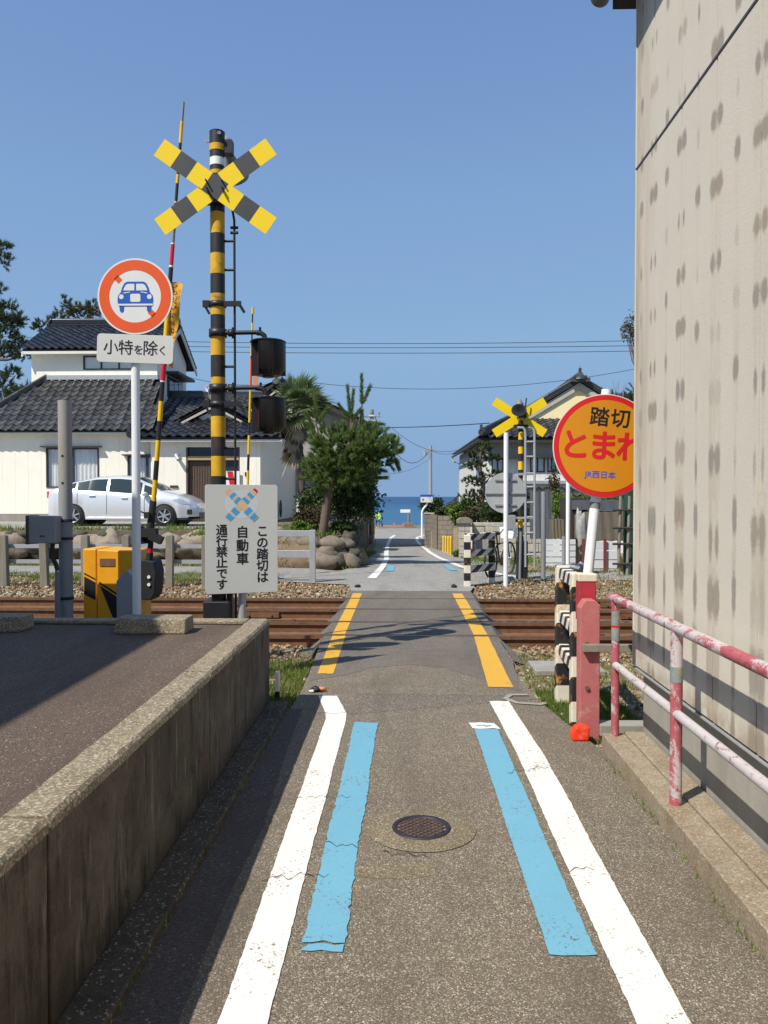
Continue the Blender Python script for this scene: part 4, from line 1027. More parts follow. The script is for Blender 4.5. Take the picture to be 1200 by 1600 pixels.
for y in (4.7, 3.65, 2.55, 1.45, .35, -.75): MB().tube([(HX, y, .08), (HX, y, zt1-.01)], .027 if y < 4.6 else .023, 16).build('post', M_railp, hr)
M_tape = simple('reflective_tape', (.22, .24, .24), .4, .25, 30, dirt=((.5, .42, .02), .8))
for z0, z1 in ((.66, .735), (.75, .83)): MB().cyl((HX, 4.7, z0), (HX, 4.7, z1), .0245, n=16).build('reflective_tape', M_tape, hr)
MB().cyl((HX, 4.7, .735), (HX, 4.7, .75), .0246, n=16).build('red_tape', M_signr, hr)
MB().cyl((HX, 3.65, .66), (HX, 3.65, .73), .0285, n=16).build('reflective_tape', M_tape, hr)

# ------------------------------------------------ sided building on the right
BX = 1.385; BY = 4.86
m = Mat('stained_siding', .8, 0, .3); x_, y_, z_ = m.xyz()
U = (y_-3.62)/.45; V0 = (z_-.42)/.305
cu = (U*2+.5).op('FLOOR')
wnz = m.nt.nodes.new('ShaderNodeTexWhiteNoise'); wnz.noise_dimensions = '2D'
jit = m.noise(3.1, 1, .5, m.vec(cu*1.7, 0, 0))
V = V0+((jit-.5)*1.4); cv = (V+.5).op('FLOOR')
cellv = m.vec(cu, cv, 0); m.nt.links.new(cellv, wnz.inputs['Vector']); rn = X(m.nt, wnz.outputs['Value'])
spc = m.nt.nodes.new('ShaderNodeSeparateColor'); m.nt.links.new(wnz.outputs['Color'], spc.inputs[0]); r2 = X(m.nt, spc.outputs[1]); r3 = X(m.nt, spc.outputs[2])
joint = (cu/2).op('FRACT').lt(.1)   # even columns fall on the joints: two stains, one each side
du = (U*2+.5)-cu-.5; du2 = (du.op('ABSOLUTE')-(joint*.16)).op('ABSOLUTE')+((r2-.5)*.10)
wid = (joint*.03)+(r3*.06)+.085
dv = V-cv+((r2-.5)*.3); low = z_.ss(.5, 2.4, 1.5, .65)
edge = m.noise(26, 4, .7)
dd = ((du2/wid).op('POWER', 2)+((dv/(low*.27)).op('POWER', 2))).op('SQRT')+((edge-.5)*.9)
mask = dd.ss(.55, 1.2, 1, 0)*(rn.ss(.0, .4, .28, .9))
drip = (du2/(wid*.9)).ss(.5, 1.3, 1, 0)*m.noise(5, 5, .7, st=(1, 1, .3)).ss(.38, .62)*(z_.ss(.6, 3.2, .55, .06))
c = m.mul((.59, .54, .455), m.noise(1.6, 5, .65), .93, 1.06)
c = m.mix(m.noise(2.2, 6, .75, st=(1, 1, .25), dist=.5).ss(.5, .72, 0, .28), c, (.46, .42, .355))
ecol = y_.ss(4.5, 4.8)*m.noise(5, 6, .7, st=(1, 1, .12)).ss(.38, .6, .1, .75)
c = m.mix(ecol, c, (.33, .27, .19))
scol = m.mix(r3*.8, (.265, .245, .215), (.33, .27, .20))
c = m.mix(drip, c, (.40, .33, .245)); c = m.mix(mask, c, scol)
c = m.mix((z_.ss(.48, .62, 1, 0))*m.noise(9, 4).ss(.35, .6, 0, .6), c, (.27, .2, .14))
M_siding = m.out(c, m.noise(90, 5, .7)+(m.noise(14, 3)*.3), .35, .005)
M_joint = simple('cream_sealant', (.70, .63, .46), .7, .05, 8)
bd = thing('building', 'tall stained beige building with vertical siding close on the right', 'building', (BX, BY, 0))
MB().b2((BX+.03, -4, .472), (6, BY-.02, 4.8)).build('wall_core', M_joint, bd)
MB().b2((BX+.045, -4.0, .05), (6, BY-.05, .47)).build('foundation', M_found, bd, .006)
ys_ = [BY]+[3.62+.45*k for k in range(2, -18, -1)]
for (a, b) in zip(ys_, ys_[1:]):
    for z0, z1 in ((.49, 3.445), (3.463, 4.78)):
        part_box('siding_panel', M_siding, bd, (BX+.016, (a+b)/2, (z0+z1)/2), (.032, abs(a-b)-.015, z1-z0))
for k in range(0, 10): part_box('siding_panel', M_siding, bd, (BX+.05+.45*k+.22, BY-.004, 2.63), (.44, .03, 4.28))
MB().b2((BX-.006, BY-.012, .485), (BX+.03, BY+.004, 3.45)).b2((BX-.006, BY-.012, 3.46), (BX+.03, BY+.004, 4.78)).build('corner_trim', simple('corner_trim', (.52, .47, .38), .6, .12, 6), bd, .003)
MB().b2((BX-.004, -4, .468), (BX+.03, BY+.006, .476)).build('drip_flashing', M_galv, bd)
MB().b2((BX-.003, -4, 3.447), (BX+.02, BY, 3.461)).build('horizontal_flashing', M_frame, bd)
# eave, gutter
MB().b2((1.28, -4, 4.50), (BX+.04, 5.02, 4.62)).b2((1.2, -4, 4.62), (6, 5.05, 4.70)).build('eave', M_dark, bd)
gp_ = [(.062*math.cos(R(180+180*i/10)), .07*math.sin(R(180+180*i/10))) for i in range(11)]
gp_ += [(x*.86, z*.86) for x, z in gp_[::-1]]
gg = A(938, 6, 5.0)
MB().prism(gp_, (gg.x+.01, -4, 4.60), (1, 0, 0), (0, 0, 1), (0, 9.05, 0)).add([(gg.x+.01+x, 5.051, 4.60+z) for x, z in gp_[:11]], [tuple(range(11))]).build('gutter', simple('brown_gutter', (.10, .095, .085), .45, .1), bd)
MB().add([(1.15, -4, 4.71), (1.15, 5.1, 4.71), (3.7, 5.1, 5.7), (3.7, -4, 5.7), (6.2, -4, 4.71), (6.2, 5.1, 4.71)], [(0, 3, 2, 1), (3, 4, 5, 2), (1, 2, 5)]).build('roof', M_dark, bd)

# neighbour on the left, outside the frame: it shades the parking place
nh = thing('neighbour_house', 'plain sided house standing left of the raised parking place', 'house', (-6, 1, .585))
MB().b2((-9, -6, .5), (-4.75, 4.1, 5.05)).build('wall', M_cream, nh)
MB().add([(-4.05, -6.4, 4.95), (-4.05, 4.45, 4.95), (-6.9, 4.45, 6.3), (-6.9, -6.4, 6.3), (-9.5, -6.4, 4.95), (-9.5, 4.45, 4.95)], [(0, 1, 2, 3), (3, 2, 5, 4), (1, 5, 2), (0, 3, 4), (0, 4, 5, 1)]).build('roof', M_dark, nh)
MB().b2((-4.755, .5, 1.2), (-4.73, 2.0, 2.3)).build('window', M_glass, nh)
# ============================================================ FAR THINGS
def tilemat(name, col, rough=.3):
    m = Mat(name, rough, 0, .6); f = ((m.rnd*5.3)+(m.isl*3.7)).op('FRACT')
    c = m.mul(col, f, .6, 1.6); c = m.mul(c, m.noise(7, 4), .75, 1.25); return m.out(c)
M_tile = tilemat('glazed_black_tile', (.026, .027, .032), .25); M_tileg = tilemat('weathered_grey_tile', (.052, .051, .050), .38)
M_tiled = tilemat('dull_black_tile', (.035, .034, .036), .5)
def tile_mb(w, l):
    mb = MB(); pr = []
    for i in range(7):
        t = i/6; z = .045*math.cos(2*math.pi*(t*1.0+.08))*(.9 if t > .1 else 1)
        pr.append((-w/2+w*t, z))
    vs = [(x, -.02, z+.03) for x, z in pr]+[(x, l*1.02, z) for x, z in pr]+[(x, -.02, z-.005) for x, z in pr]
    mb.add(vs, [(i, i+1, 8+i, 7+i) for i in range(6)], 0, True); mb.add(vs, [(14+i, 15+i, i+1, i) for i in range(6)], 0, False)
    return mb
TILE = {}
def roof(parent, P0, P1, Q0, Q1, mat, budget, tw=.29, tl=.27, name='roof', thick=.08):
    P0, P1, Q0, Q1 = map(Vector, (P0, P1, Q0, Q1)); x = (P1-P0).normalized(); s = (Q0-P0); s = s-x*s.dot(x); L = s.length; s.normalize(); n = x.cross(s).normalized()
    rf_ = MB().add([P0, P1, Q1, Q0]+[p-n*thick for p in (P0, P1, Q1, Q0)], [(0, 1, 2, 3), (7, 6, 5, 4), (0, 4, 5, 1), (1, 5, 6, 2), (2, 6, 7, 3), (3, 7, 4, 0)]).build(name, M_dark, parent)
    rows = max(1, round(L/tl)); tl = L/rows; key = (round(tw, 3), round(tl, 3), mat.name)
    if key not in TILE: TILE[key] = (tile_mb(tw, tl), tile_mb(tw, tl).mesh('tile', mat))
    tmb, tme = TILE[key]; rest = MB(); k = 0
    Rm = Matrix((x, s, n)).transposed().to_4x4()
    for r in range(rows):
        t = (r+.5)/rows; a = (P0+(Q0-P0)*t-P0).dot(x); b = (P1+(Q1-P1)*t-P0).dot(x)
        i0 = math.ceil((a+.3*tw)/tw-.5); i1 = math.floor((b-.3*tw)/tw-.5)
        for i in range(i0, i1+1):
            p = P0+x*((i+.5)*tw)+s*(r*tl)+n*.055
            if k < budget: place('tile', tme, Matrix.Translation(p) @ Rm, rf_); k += 1
            else:
                q = len(rest.v); rest.v += [p+x*v.x+s*v.y+n*v.z for v in tmb.v]; rest.f += [[q+j for j in f] for f in tmb.f]; rest.m += tmb.m; rest.sm += tmb.sm
    if rest.v: tag(rest.build('tiles', mat, rf_), kind='stuff')
    return rf_
def ridge(parent, p, q, mat=M_tile, w=.24, h=.22, ends=True):
    p = Vector(p); q = Vector(q); d = (q-p); L = d.length; d.normalize(); u = Vector((-d.y, d.x, 0)).normalized() if abs(d.z) < .95 else Vector((1, 0, 0)); v = d.cross(u); v = v if v.z > 0 else -v
    mb = MB(); lv = 3
    for i in range(lv): ww = w*(1-.15*i); mb.prism([(-ww/2, h*i/lv), (ww/2, h*i/lv), (ww/2, h*(i+.7)/lv), (-ww/2, h*(i+.7)/lv)], p, u, v, d*L); mb.prism([(-ww/2+.03, h*(i+.7)/lv), (ww/2-.03, h*(i+.7)/lv), (ww/2-.03, h*(i+1)/lv), (-ww/2+.03, h*(i+1)/lv)], p, u, v, d*L)
    o = mb.build('ridge', mat, parent); k = max(1, int(L/.3)); cm = MB()
    for i in range(k): a = p+d*(L*i/k)+v*h; b = p+d*(L*(i+.96)/k)+v*h; cm.cyl(a, b, .075, .068, 8, 0)
    cm.build('ridge_cap', mat, o)
    if ends: MB().cyl(p+v*(h*.6), p-d*.08+v*(h*.75), .17, .13, 10).box(p+v*(h+.1), (.1, .1, .2)).build('ridge_end_tile', mat, o)
    return o
def panels(parent, y, x0, x1, z0, z1, mat, pw=.455, openings=(), name='siding_panel', th=.03, gap=.004):
    brk = [x0+i*pw for i in range(int((x1-x0)/pw)+1)]+[x1]
    for o in openings: brk += [o[0], o[1]]
    brk = sorted(set(round(b, 3) for b in brk if x0-.001 <= b <= x1+.001))
    for a, b in zip(brk, brk[1:]):
        if b-a < .03: continue
        zs = [(z0, z1)]
        for (oa, ob, oz0, oz1) in openings:
            if a < ob-.01 and b > oa+.01:
                nz = []
                for (p, q) in zs:
                    if oz0 > p: nz.append((p, min(q, oz0)))
                    if oz1 < q: nz.append((max(p, oz1), q))
                zs = nz
        for p, q in zs:
            if q-p > .02: part_box(name, mat, parent, ((a+b)/2, y, (p+q)/2), (b-a-gap, th, q-p))
def window(parent, x0, x1, y, z0, z1, curtain=None, mid=1, frame=M_frame, hood=True, gl=M_glass, open_=.0):
    f = .045; w = MB()
    w.b2((x0, y-.04, z0), (x1, y+.05, z0+f)).b2((x0, y-.04, z1-f), (x1, y+.05, z1)).b2((x0, y-.04, z0+f), (x0+f, y+.05, z1-f)).b2((x1-f, y-.04, z0+f), (x1, y+.05, z1-f))
    for i in range(mid): xm = x0+(x1-x0)*(i+1)/(mid+1); w.b2((xm-.025, y-.02, z0+f), (xm+.025, y+.04, z1-f))
    o = w.build('window', frame, parent)
    for i in range(mid+1):
        xa = x0+(x1-x0)*i/(mid+1)+.03; xb = x0+(x1-x0)*(i+1)/(mid+1)-.03
        MB().b2((xa, y+.0, z0+f), (xb, y+.008, z1-f)).build('pane', gl, o)
    MB().b2((x0, y+.3, z0), (x1, y+.32, z1)).build('dark_room', M_dark, o)
    if curtain:
        for (a, b) in ((x0+.05, (x0+x1)/2-.08), ((x0+x1)/2+.04, x1-.05)):
            mb = MB(); k = 28; vs = []
            for i in range(k+1): xx = a+(b-a)*i/k; dy = .025*math.sin(i*1.3+a)+.012*math.sin(i*2.9); vs += [(xx, y+.10+dy, z0+.02), (xx, y+.10+dy*.7, z1-.04)]
            mb.add(vs, [(2*i, 2*i+2, 2*i+3, 2*i+1) for i in range(k)], 0, True).build('curtain', curtain, o)
    if hood: MB().b2((x0-.14, y-.22, z1+.02), (x1+.12, y+.02, z1+.06)).build('window_hood', frame, o)
    return o
m = Mat('curtain_glass', .08, 0, .6)   # clear pane: curtains show behind it
t_ = m.nt.nodes.new('ShaderNodeBsdfTransparent'); g_l = m.nt.nodes.new('ShaderNodeBsdfGlossy'); g_l.inputs['Roughness'].default_value = .03
mx_ = m.nt.nodes.new('ShaderNodeMixShader'); mx_.inputs[0].default_value = .14
m.nt.links.new(t_.outputs[0], mx_.inputs[1]); m.nt.links.new(g_l.outputs[0], mx_.inputs[2]); m.nt.links.new(mx_.outputs[0], m.nt.nodes['Material Output'].inputs[0]); M_clear = m.m

# ------------------------------------------------ yard on the left
yz = .62
yd = MB(); outl = [(-40, 20.5), (-3.3, 20.5), (-3.0, 18.6), (-2.0, 17.8), (-1.28, 18.2), (-1.5, 24), (-1.78, 32), (-2.3, 48), (-40, 48)]
vs = [(x, y, yz-(.10 if 17 < y < 19 else 0)-(.25*max(0, (y-34)/14))) for x, y in outl]; yd.add(vs+[(x, y, -2) for x, y in outl], [tuple(range(9))]+[(i, i+9, (i+1) % 9+9, (i+1) % 9) for i in range(9)])
tag(yd.build('yard', M_soil), 'raised garden soil of the house yard on the left', kind='structure')
tag(MB().b2((-22, 21.7, yz-.1), (-5.0, 27.6, yz+.015)).build('driveway', M_conc), 'pale concrete strip where the silver car stands', kind='structure')
blades('yard_grass', [(-16, -5, 20.55, 21.8, yz, 1700, .06, .2, .014, -.1), (-5, -1.6, 18.2, 24, yz-.02, 3200, .05, .16, .014, -.15), (-4.6, -3.6, 19.4, 20.6, yz, 350, .15, .32, .02, -1)], L_grass, 'tufts of green grass along the top of the garden stones')
sw_ = thing('stone_wall', 'low garden wall of big rounded boulders in front of the silver car', 'stone wall', (-8, 20.3, 0))
x = -13.5; i = 0
random.seed(3)
while x < -3.5:
    w_ = random.uniform(.42, 1.05); h_ = random.uniform(.27, .40)
    MB().blob((x+w_/2, 20.35, .22), (w_*.54, .3, h_+.03), i, .3, 18, 12).build('stone', M_stone if i % 3 else M_stoned, sw_); x += w_*.93; i += 1
x = -13.4
while x < -3.5:
    w_ = random.uniform(.2, .45); MB().blob((x, 20.42, .5), (w_*.6, .18, .13), i, .25, 9, 6).build('stone', M_stoned, sw_); x += w_*1.3+random.uniform(0, .5); i += 1
tag(MB().blob((-2.3, 18.6, .0), (1.35, 1.2, .52), 4, .12, 28, 12).build('garden_bank', M_soil), 'bare brown soil bank at the corner of the garden', kind='structure')
ge = thing('garden_edging', 'rough stones round the corner bed under the small pine', 'stone edging', (-2.2, 18, 0))
random.seed(21)
M_bank = concrete('bank_stone', (.20, .165, .125), (.10, .085, .06), .6, (.07, .075, .035), 0, 1.0)
for i in range(26):
    t = i/25; x = -3.4+2.25*t; y = 19.2-1.75*math.sin(min(1, t*1.25)*math.pi/2)+(.7*max(0, t-.8)*5*.3); lv = i % 3
    s_ = random.uniform(.14, .27)*(1 if lv else 1.25); z = (.05, .26, .44)[lv]; y += (.0, .12, .25)[lv]
    MB().blob((x, y, z), (s_*1.15, s_, s_*.72), i*3+1, .2, 14, 9).build('stone', (M_bank, M_stoned, M_bank, M_bank)[i % 4], ge)
rw = thing('garden_wall', 'dark mossy stone wall running down the left side of the lane', 'stone wall', (-1.4, 25, 0))
y = 18.1; i = 0
while y < 46:
    L_ = random.uniform(.4, .8)*(1 if y < 28 else 2); X0 = -1.22-(y-18)*.035; top = yz+random.uniform(-.05, .1)+.05
    z = gz(y)-.2; rows = 3 if y < 30 else 2; hh_ = (top-z)/rows
    for r in range(rows): MB().blob((X0-.05, y+L_/2+random.uniform(-.1, .1), z+hh_*(r+.5)), (.17, L_*.56, hh_*.60), i, .3, 12, 9).build('stone', M_stoned, rw); i += 1
    y += L_*.95
blades('bank_grass', [(-3.6, -1.2, 17.3, 18.9, lambda x, y: .0+.52*math.sqrt(max(0, 1-((x+2.3)/1.35)**2-((y-18.6)/1.2)**2))+.02, 2400, .03, .10, .010, -.25)], L_dry, 'dry grass over the corner soil bank')
blades('wall_weeds', [(-1.5, -1.05, 17.2, 30, lambda x, y: gz(y)-.02, 2600, .04, .16, .014, -.3)], L_grass, 'weeds at the foot of the dark stone wall')

# ------------------------------------------------ near fence of concrete posts, guard rail
fn = thing('railway_fence', 'low fence of weathered concrete posts and two grey rails beside the tracks', 'fence', (-5, 13.35, 0))
for px_, ln in ((-55, 0), (8, -.02), (71, -.03), (134, 0), (197, .01), (265, .015), (322, 0)):
    p = A(px_, 905, 13.35); MB().prism([(-.065, -.1), (.055, -.1), (.055+ln, .86), (.03+ln, .885), (-.035+ln, .885), (-.065+ln, .86)], (p.x, 13.3, base_z(p.x, 13.35)), (1, 0, 0), (0, 0, 1), (0, .11, 0)).build('post', M_post, fn, .008)
for py_ in (853, 877):
    z = A(100, py_, 13.45).z; MB().b2((-9, 13.42, z-.035), (A(345, 0, 13.4).x, 13.46, z+.03)).build('rail', M_galv, fn)
gr = thing('guard_rail', 'pale grey flat guard rail with its end post at the crossing corner', 'guard rail', (-1.6, 14, 0))
for px_ in (488.5, 352): p = A(px_, 905, 14); MB().b2((p.x-.05, 13.95, -.1), (p.x+.05, 14.05, A(488, 828, 14).z)).build('post', M_galv, gr, .006)
for p0, p1 in ((829, 839), (860, 872)): MB().b2((A(330, 0, 14).x, 14.05, A(400, p1, 14).z), (A(486, 0, 14).x, 14.09, A(400, p0, 14).z)).build('rail', M_galv, gr, .006)

# ------------------------------------------------ left house
hs = thing('house', 'cream sided two storey house with black tiled roofs behind the silver car', 'house', (-9, 28, yz))
YW = 27.55
def ax_(px, Y): return A(px, 776, Y).x
def az_(py, Y, px=150): return A(px, py, Y).z
# ground floor left
zev = az_(673, 27.2); xl, xr = -19., ax_(243, YW)
W1 = (ax_(73, YW), ax_(155, YW), az_(762, YW), az_(700, YW)); W2 = (ax_(200, YW), ax_(260, YW), az_(762, YW), az_(713, YW))
MB().b2((xl, YW+.45, yz), (ax_(262, YW), YW+8, zev+.1)).build('wall_core', M_cream, hs)
panels(hs, YW, xl+10*.455-4.55, ax_(262, YW), yz+.28, zev+.12, M_cream, .455, (W1, W2))
MB().b2((xl, YW-.02, yz-.05), (ax_(262, YW), YW+.4, yz+.27)).build('foundation', M_conc, hs)
for w in (W1, W2): window(hs, w[0], w[1], YW, w[2], w[3], M_curt, 1, gl=M_clear)
MB().b2((xl, 27.25, zev-.10), (ax_(250, 27.2), 27.34, zev-.0)).b2((xl, 27.34, zev-.03), (ax_(250, 27.2), YW+.1, zev-.01)).build('eave_board', M_whitew, hs)
tz = az_(592, 29.42)
roof(hs, (ax_(-60, 27.2), 27.2, zev), (ax_(252, 27.2), 27.2, zev), (ax_(78, 29.42), 29.42, tz), (ax_(250, 29.42), 29.42, tz), M_tileg, 120)
MB().b2((ax_(78, 29.42), 29.22, tz-.05), (ax_(250, 29.42), 29.37, tz+.11)).build('flashing', M_galv, hs)
ridge(hs, (ax_(-60, 27.2), 27.2, zev), (ax_(78, 29.42), 29.42, tz), M_tileg, .2, .14, False)
# upper floor
uz0, uz1 = tz-1.3, az_(545, 29.4)+.1; ux0, ux1 = ax_(51, 29.4), ax_(247, 29.4)
MB().b2((ux0, 29.44, yz), (ux1, 33.3, uz1)).build('wall_core', M_cream, hs)
UW = (ax_(132, 29.4), ax_(215, 29.4), az_(578, 29.4), az_(556, 29.4))
panels(hs, 29.4, ux0, ux1, uz0, uz1, M_cream, .455, (UW,))
window(hs, *UW[:2], 29.4, *UW[2:], M_curt, 2, gl=M_clear, hood=False)
MB().b2((ux1, 30.6, az_(622, 31)), (ux1+.05, 32.6, az_(590, 31))).b2((ux1, 30.4, az_(586, 31)-.05), (ux1+.5, 32.8, az_(586, 31)+.05)).build('side_bay', M_frame, hs)
for k in range(3): MB().b2((ux1+.05, 30.7+.62*k, az_(620, 31)), (ux1+.07, 31.25+.62*k, az_(592, 31))).build('side_pane', M_glass, hs)
ue = az_(546, 29.1); ur = az_(509, 31.5)
gx0, gx1 = -14.0, -8.85
roof(hs, (gx0, 29.05, ue), (gx1, 29.05, ue), (gx0, 31.5, ur), (gx1, 31.5, ur), M_tile, 60)
roof(hs, (gx1, 33.95, ue), (gx0, 33.95, ue), (gx1, 31.5, ur), (gx0, 31.5, ur), M_tile, 0)
ridge(hs, (gx0, 31.5, ur), (gx1, 31.5, ur), M_tile)
MB().b2((gx0, 29.06, ue-.16), (gx1, 29.14, ue-.06)).b2((gx0+.1, 29.14, ue-.09), (gx1-.1, 29.9, ue-.07)).build('eave_board', M_whitew, hs)
for sx in (ux1-.01, ux0+.0):
    MB().add([(sx, 29.44, uz1), (sx, 33.3, uz1), (sx, 31.5, ur-.12)], [(0, 1, 2)]).build('gable_wall', M_cream, hs)
for gx in (gx1, gx0):
    MB().prism([(0, 0), (0, .16), (2.5, .16+ur-ue), (2.5, ur-ue)], (gx-.03, 29.05, ue-.26), (0, 1, 0), (0, 0, 1), (.05, 0, 0)).prism([(0, 0), (0, .16), (-2.5, .16+ur-ue), (-2.5, ur-ue)], (gx-.03, 34.0, ue-.26), (0, 1, 0), (0, 0, 1), (.05, 0, 0)).build('verge_board', M_whitew, hs)
# entry block and wing roof
YE = 27.3; ex0, ex1 = ax_(236, YE), ax_(407, YE)
D_ = (ax_(291, YE), ax_(375, YE), yz, az_(699, YE))
pez = az_(686, 26.95, 330)
MB().b2((ex0, YE+.9, yz), (ex1-.02, 38, pez+.4)).build('wall_core', M_cream, hs)
panels(hs, YE, ex0, ex1, yz+.02, pez+.1, M_cream, .455, (D_,))
for i in range(18): part_box('siding_panel', M_cream, hs, (ex1, YE+.28+i*.57, (yz+pez)/2+.06), (.03, .56, pez-yz+.2))
MB().b2((D_[0], YE+.12, az_(715, YE)), (D_[1], YE+.14, D_[3])).build('transom', M_glass, hs)
dm = MB().b2((D_[0], YE+.0, az_(719, YE)), (D_[1], YE+.12, az_(713, YE))); dm.build('door_lintel', M_woodl, hs)
dr2 = MB().b2((D_[0], YE+.14, yz), (D_[1], YE+.2, az_(719, YE))).build('door', M_wood, hs)
xm = (D_[0]+D_[1])/2+.35
for i in range(22):
    x = D_[0]+.06+i*(xm-D_[0]-.1)/21; part_box('door_slat', M_alu, dr2, (x, YE+.13, (yz+az_(720, YE))/2), (.028, .03, az_(720, YE)-yz-.1))
MB().b2((xm, YE+.125, yz+.1), (D_[1]-.05, YE+.14, az_(721, YE))).build('door_pane', M_glass, dr2)
for xx in (D_[0], D_[1]-.04): MB().b2((xx, YE-.01, yz), (xx+.05, YE+.2, D_[3])).build('door_frame', M_alu, hs)
MB().b2((D_[0]-.55, YE-.06, az_(762, YE)), (D_[0]-.28, YE-.02, az_(758.5, YE))).build('letter_slot', M_frame, hs)
MB().box((ax_(278, YE), YE-.06, az_(711, YE)), (.10, .1, .12), rot=Matrix.Rotation(R(25), 3, 'Y')).cyl((ax_(276, YE), YE-.1, az_(712, YE)+.02), (ax_(282, YE), YE-.2, az_(719, YE)), .05, .07, 10).build('wall_lamp', M_galv, hs)
MB().b2((ax_(383, YE), YE-.05, az_(744, YE)), (ax_(387, YE), YE-.02, az_(738, YE))).build('door_bell', M_frame, hs)
# porch roof (big glossy tiles), pediment, wing roof
px0, px1 = ax_(206, 26.95), ax_(440, 26.95); ptz = az_(655, 28.4, 330)
roof(hs, (px0, 26.95, pez+.06), (px1, 26.95, pez+.06), (px0+.3, 28.4, ptz), (px1-.3, 28.4, ptz), M_tile, 60, .33, .3)
MB().b2((px0, 27.0, pez-.08), (px1, 27.08, pez+.02)).b2((px0, 27.08, pez-.02), (px1-.1, YE+.1, pez)).build('eave_board', M_whitew, hs)
ridge(hs, (px0, 26.95, pez+.1), (px0+.3+.5, 28.5, ptz+.05), M_tile, .2, .16, True)
wz = az_(622, 31, 330); wx0, wx1 = ax_(244, 31), ax_(447, 31)
roof(hs, (ax_(222, 28.2), 28.2, az_(668, 28.2)), (wx1+.4, 28.2, az_(668, 28.2)), (wx0, 31, wz), (wx1, 31, wz), M_tileg, 45)
roof(hs, (wx1+.4, 34.5, az_(668, 28.2)), (wx0, 34.5, az_(668, 28.2)), (wx1, 31, wz), (wx0, 31, wz), M_tileg, 0)
ridge(hs, (wx0, 31, wz), (wx1, 31, wz), M_tileg)
for (pk, py_, lx_, rx_, by_, yb_) in ((333, 630, 262, 402, 667, 28.0), (432, 605, 372, 492, 652, 29.5)):
    c = A(pk, py_, yb_); l = A(lx_, by_, yb_); r = A(rx_, by_, yb_)
    MB().add([l+Vector((.3, .25, 0)), r+Vector((-.3, .25, 0)), c+Vector((0, .25, -.2))], [(0, 1, 2)]).build('pediment', M_cream, hs)
    for q in (l, r):
        mb = MB().add([q, c, c+Vector((0, 0, -.17)), q+Vector((0, 0, -.14))]+[p+Vector((0, .05, 0)) for p in (q, c, c+Vector((0, 0, -.17)), q+Vector((0, 0, -.14)))], [(0, 1, 2, 3), (7, 6, 5, 4), (0, 4, 5, 1), (3, 2, 6, 7)]); mb.build('verge_board', simple('grey_barge_board', (.46, .42, .35), .7, .1, 6) if q is l else bpy.data.materials['grey_barge_board'], hs)
        P, Q_ = (q, q+Vector((0, 3.0, 0))) if q is r else (q+Vector((0, 3.0, 0)), q)
        T0, T1 = (c, c+Vector((0, 3.0, 0))) if q is r else (c+Vector((0, 3.0, 0)), c)
        roof(hs, P+Vector((0, 0, .02)), Q_+Vector((0, 0, .02)), T0+Vector((0, 0, .02)), T1+Vector((0, 0, .02)), M_tile, 0)
    ridge(hs, c+Vector((0, -.05, .05)), c+Vector((0, 2.6, .05)), M_tile)
dsh = thing('satellite_dish', 'small white satellite dish on the tiled roof behind the striped pole', 'satellite dish', tuple(A(325, 607, 30.6)))
p = A(325, 607, 30.6); MB().lathe([(0, .03), (.08, .025), (.13, 0), (.135, 0), (.08, .035), (0, .04)], p, (.2, 1, .2), 20).build('dish', M_whitep, dsh); MB().tube([p, p+Vector((.03, .1, -.45))], .02, 6).tube([p, p+Vector((0, -.16, .02))], .01, 6).build('mast', M_galv, dsh)
o = tag(MB().box((0, 0, .3), (.46, .02, .62)).build('placard', M_whitep, None), 'white placard with a red diagonal band propped beside the brown front door', 'placard'); o.location = (ax_(364, 27.2), 27.2, az_(764, 27.2))
MB().add([(-.2, -.012, .6), (.0, -.012, .6), (.12, -.012, 0), (-.08, -.012, 0)], [(0, 3, 2, 1)]).build('red_band', M_signr, o, local=True)
o = MB(); p = A(440, 800, 29.5); p.x = ex1+.12
for k in range(6):
    o.tube([(p.x, 31.0+.0+(.20-.02*k)*math.cos(t*math.pi/8)*1.2, p.z+.1+(.33-.015*k)*math.sin(t*math.pi/8)) for t in range(17)], .018, 6, caps=False)
tag(o.build('garden_hose', M_hose, None, loc=(p.x, 31, p.z)), 'dark blue coiled hose hanging on the shaded side wall of the cream house', 'hose')
p = A(467, 787, 27); o = MB().b2((p.x-.09, 27, yz), (p.x+.09, 27.2, A(467, 779, 27).z)).build('meter_box', M_whitep, None, .01, loc=tuple(p)); tag(o, 'small white box standing among the shrubs near the hose', 'box')

# grey gabled house behind the pine
gh = thing('grey_house', 'grey gabled house partly hidden behind the pine and the utility pole', 'house', (-4, 38, .3))
gxr = ax_(562, 36); ge_ = az_(657, 36, 540); gpk = az_(598, 36, 440); gxc = ax_(440, 36); gxl = 2*gxc-gxr
MB().b2((gxl, 36.03, -1), (gxr, 48, ge_-.1)).add([(gxl, 36.03, ge_-.1), (gxr, 36.03, ge_-.1), (gxc, 36.03, gpk-.15)], [(0, 1, 2)]).build('wall', M_greyw, gh)
roof(gh, (gxr+.45, 35.4, ge_-.25), (gxr+.45, 48.4, ge_-.25), (gxc, 35.4, gpk), (gxc, 48.4, gpk), M_tiled, 120)
roof(gh, (gxl-.45, 48.4, ge_-.25), (gxl-.45, 35.4, ge_-.25), (gxc, 48.4, gpk), (gxc, 35.4, gpk), M_tiled, 0)
ridge(gh, (gxc, 35.4, gpk), (gxc, 48.4, gpk), M_tiled)
for a, b in ((gxr+.45, 1), (gxl-.45, 1)): MB().add([(a, 35.38, ge_-.25), (gxc, 35.38, gpk), (gxc, 35.38, gpk-.2), (a, 35.38, ge_-.43)], [(0, 1, 2, 3)]).build('verge_board', M_frame, gh)
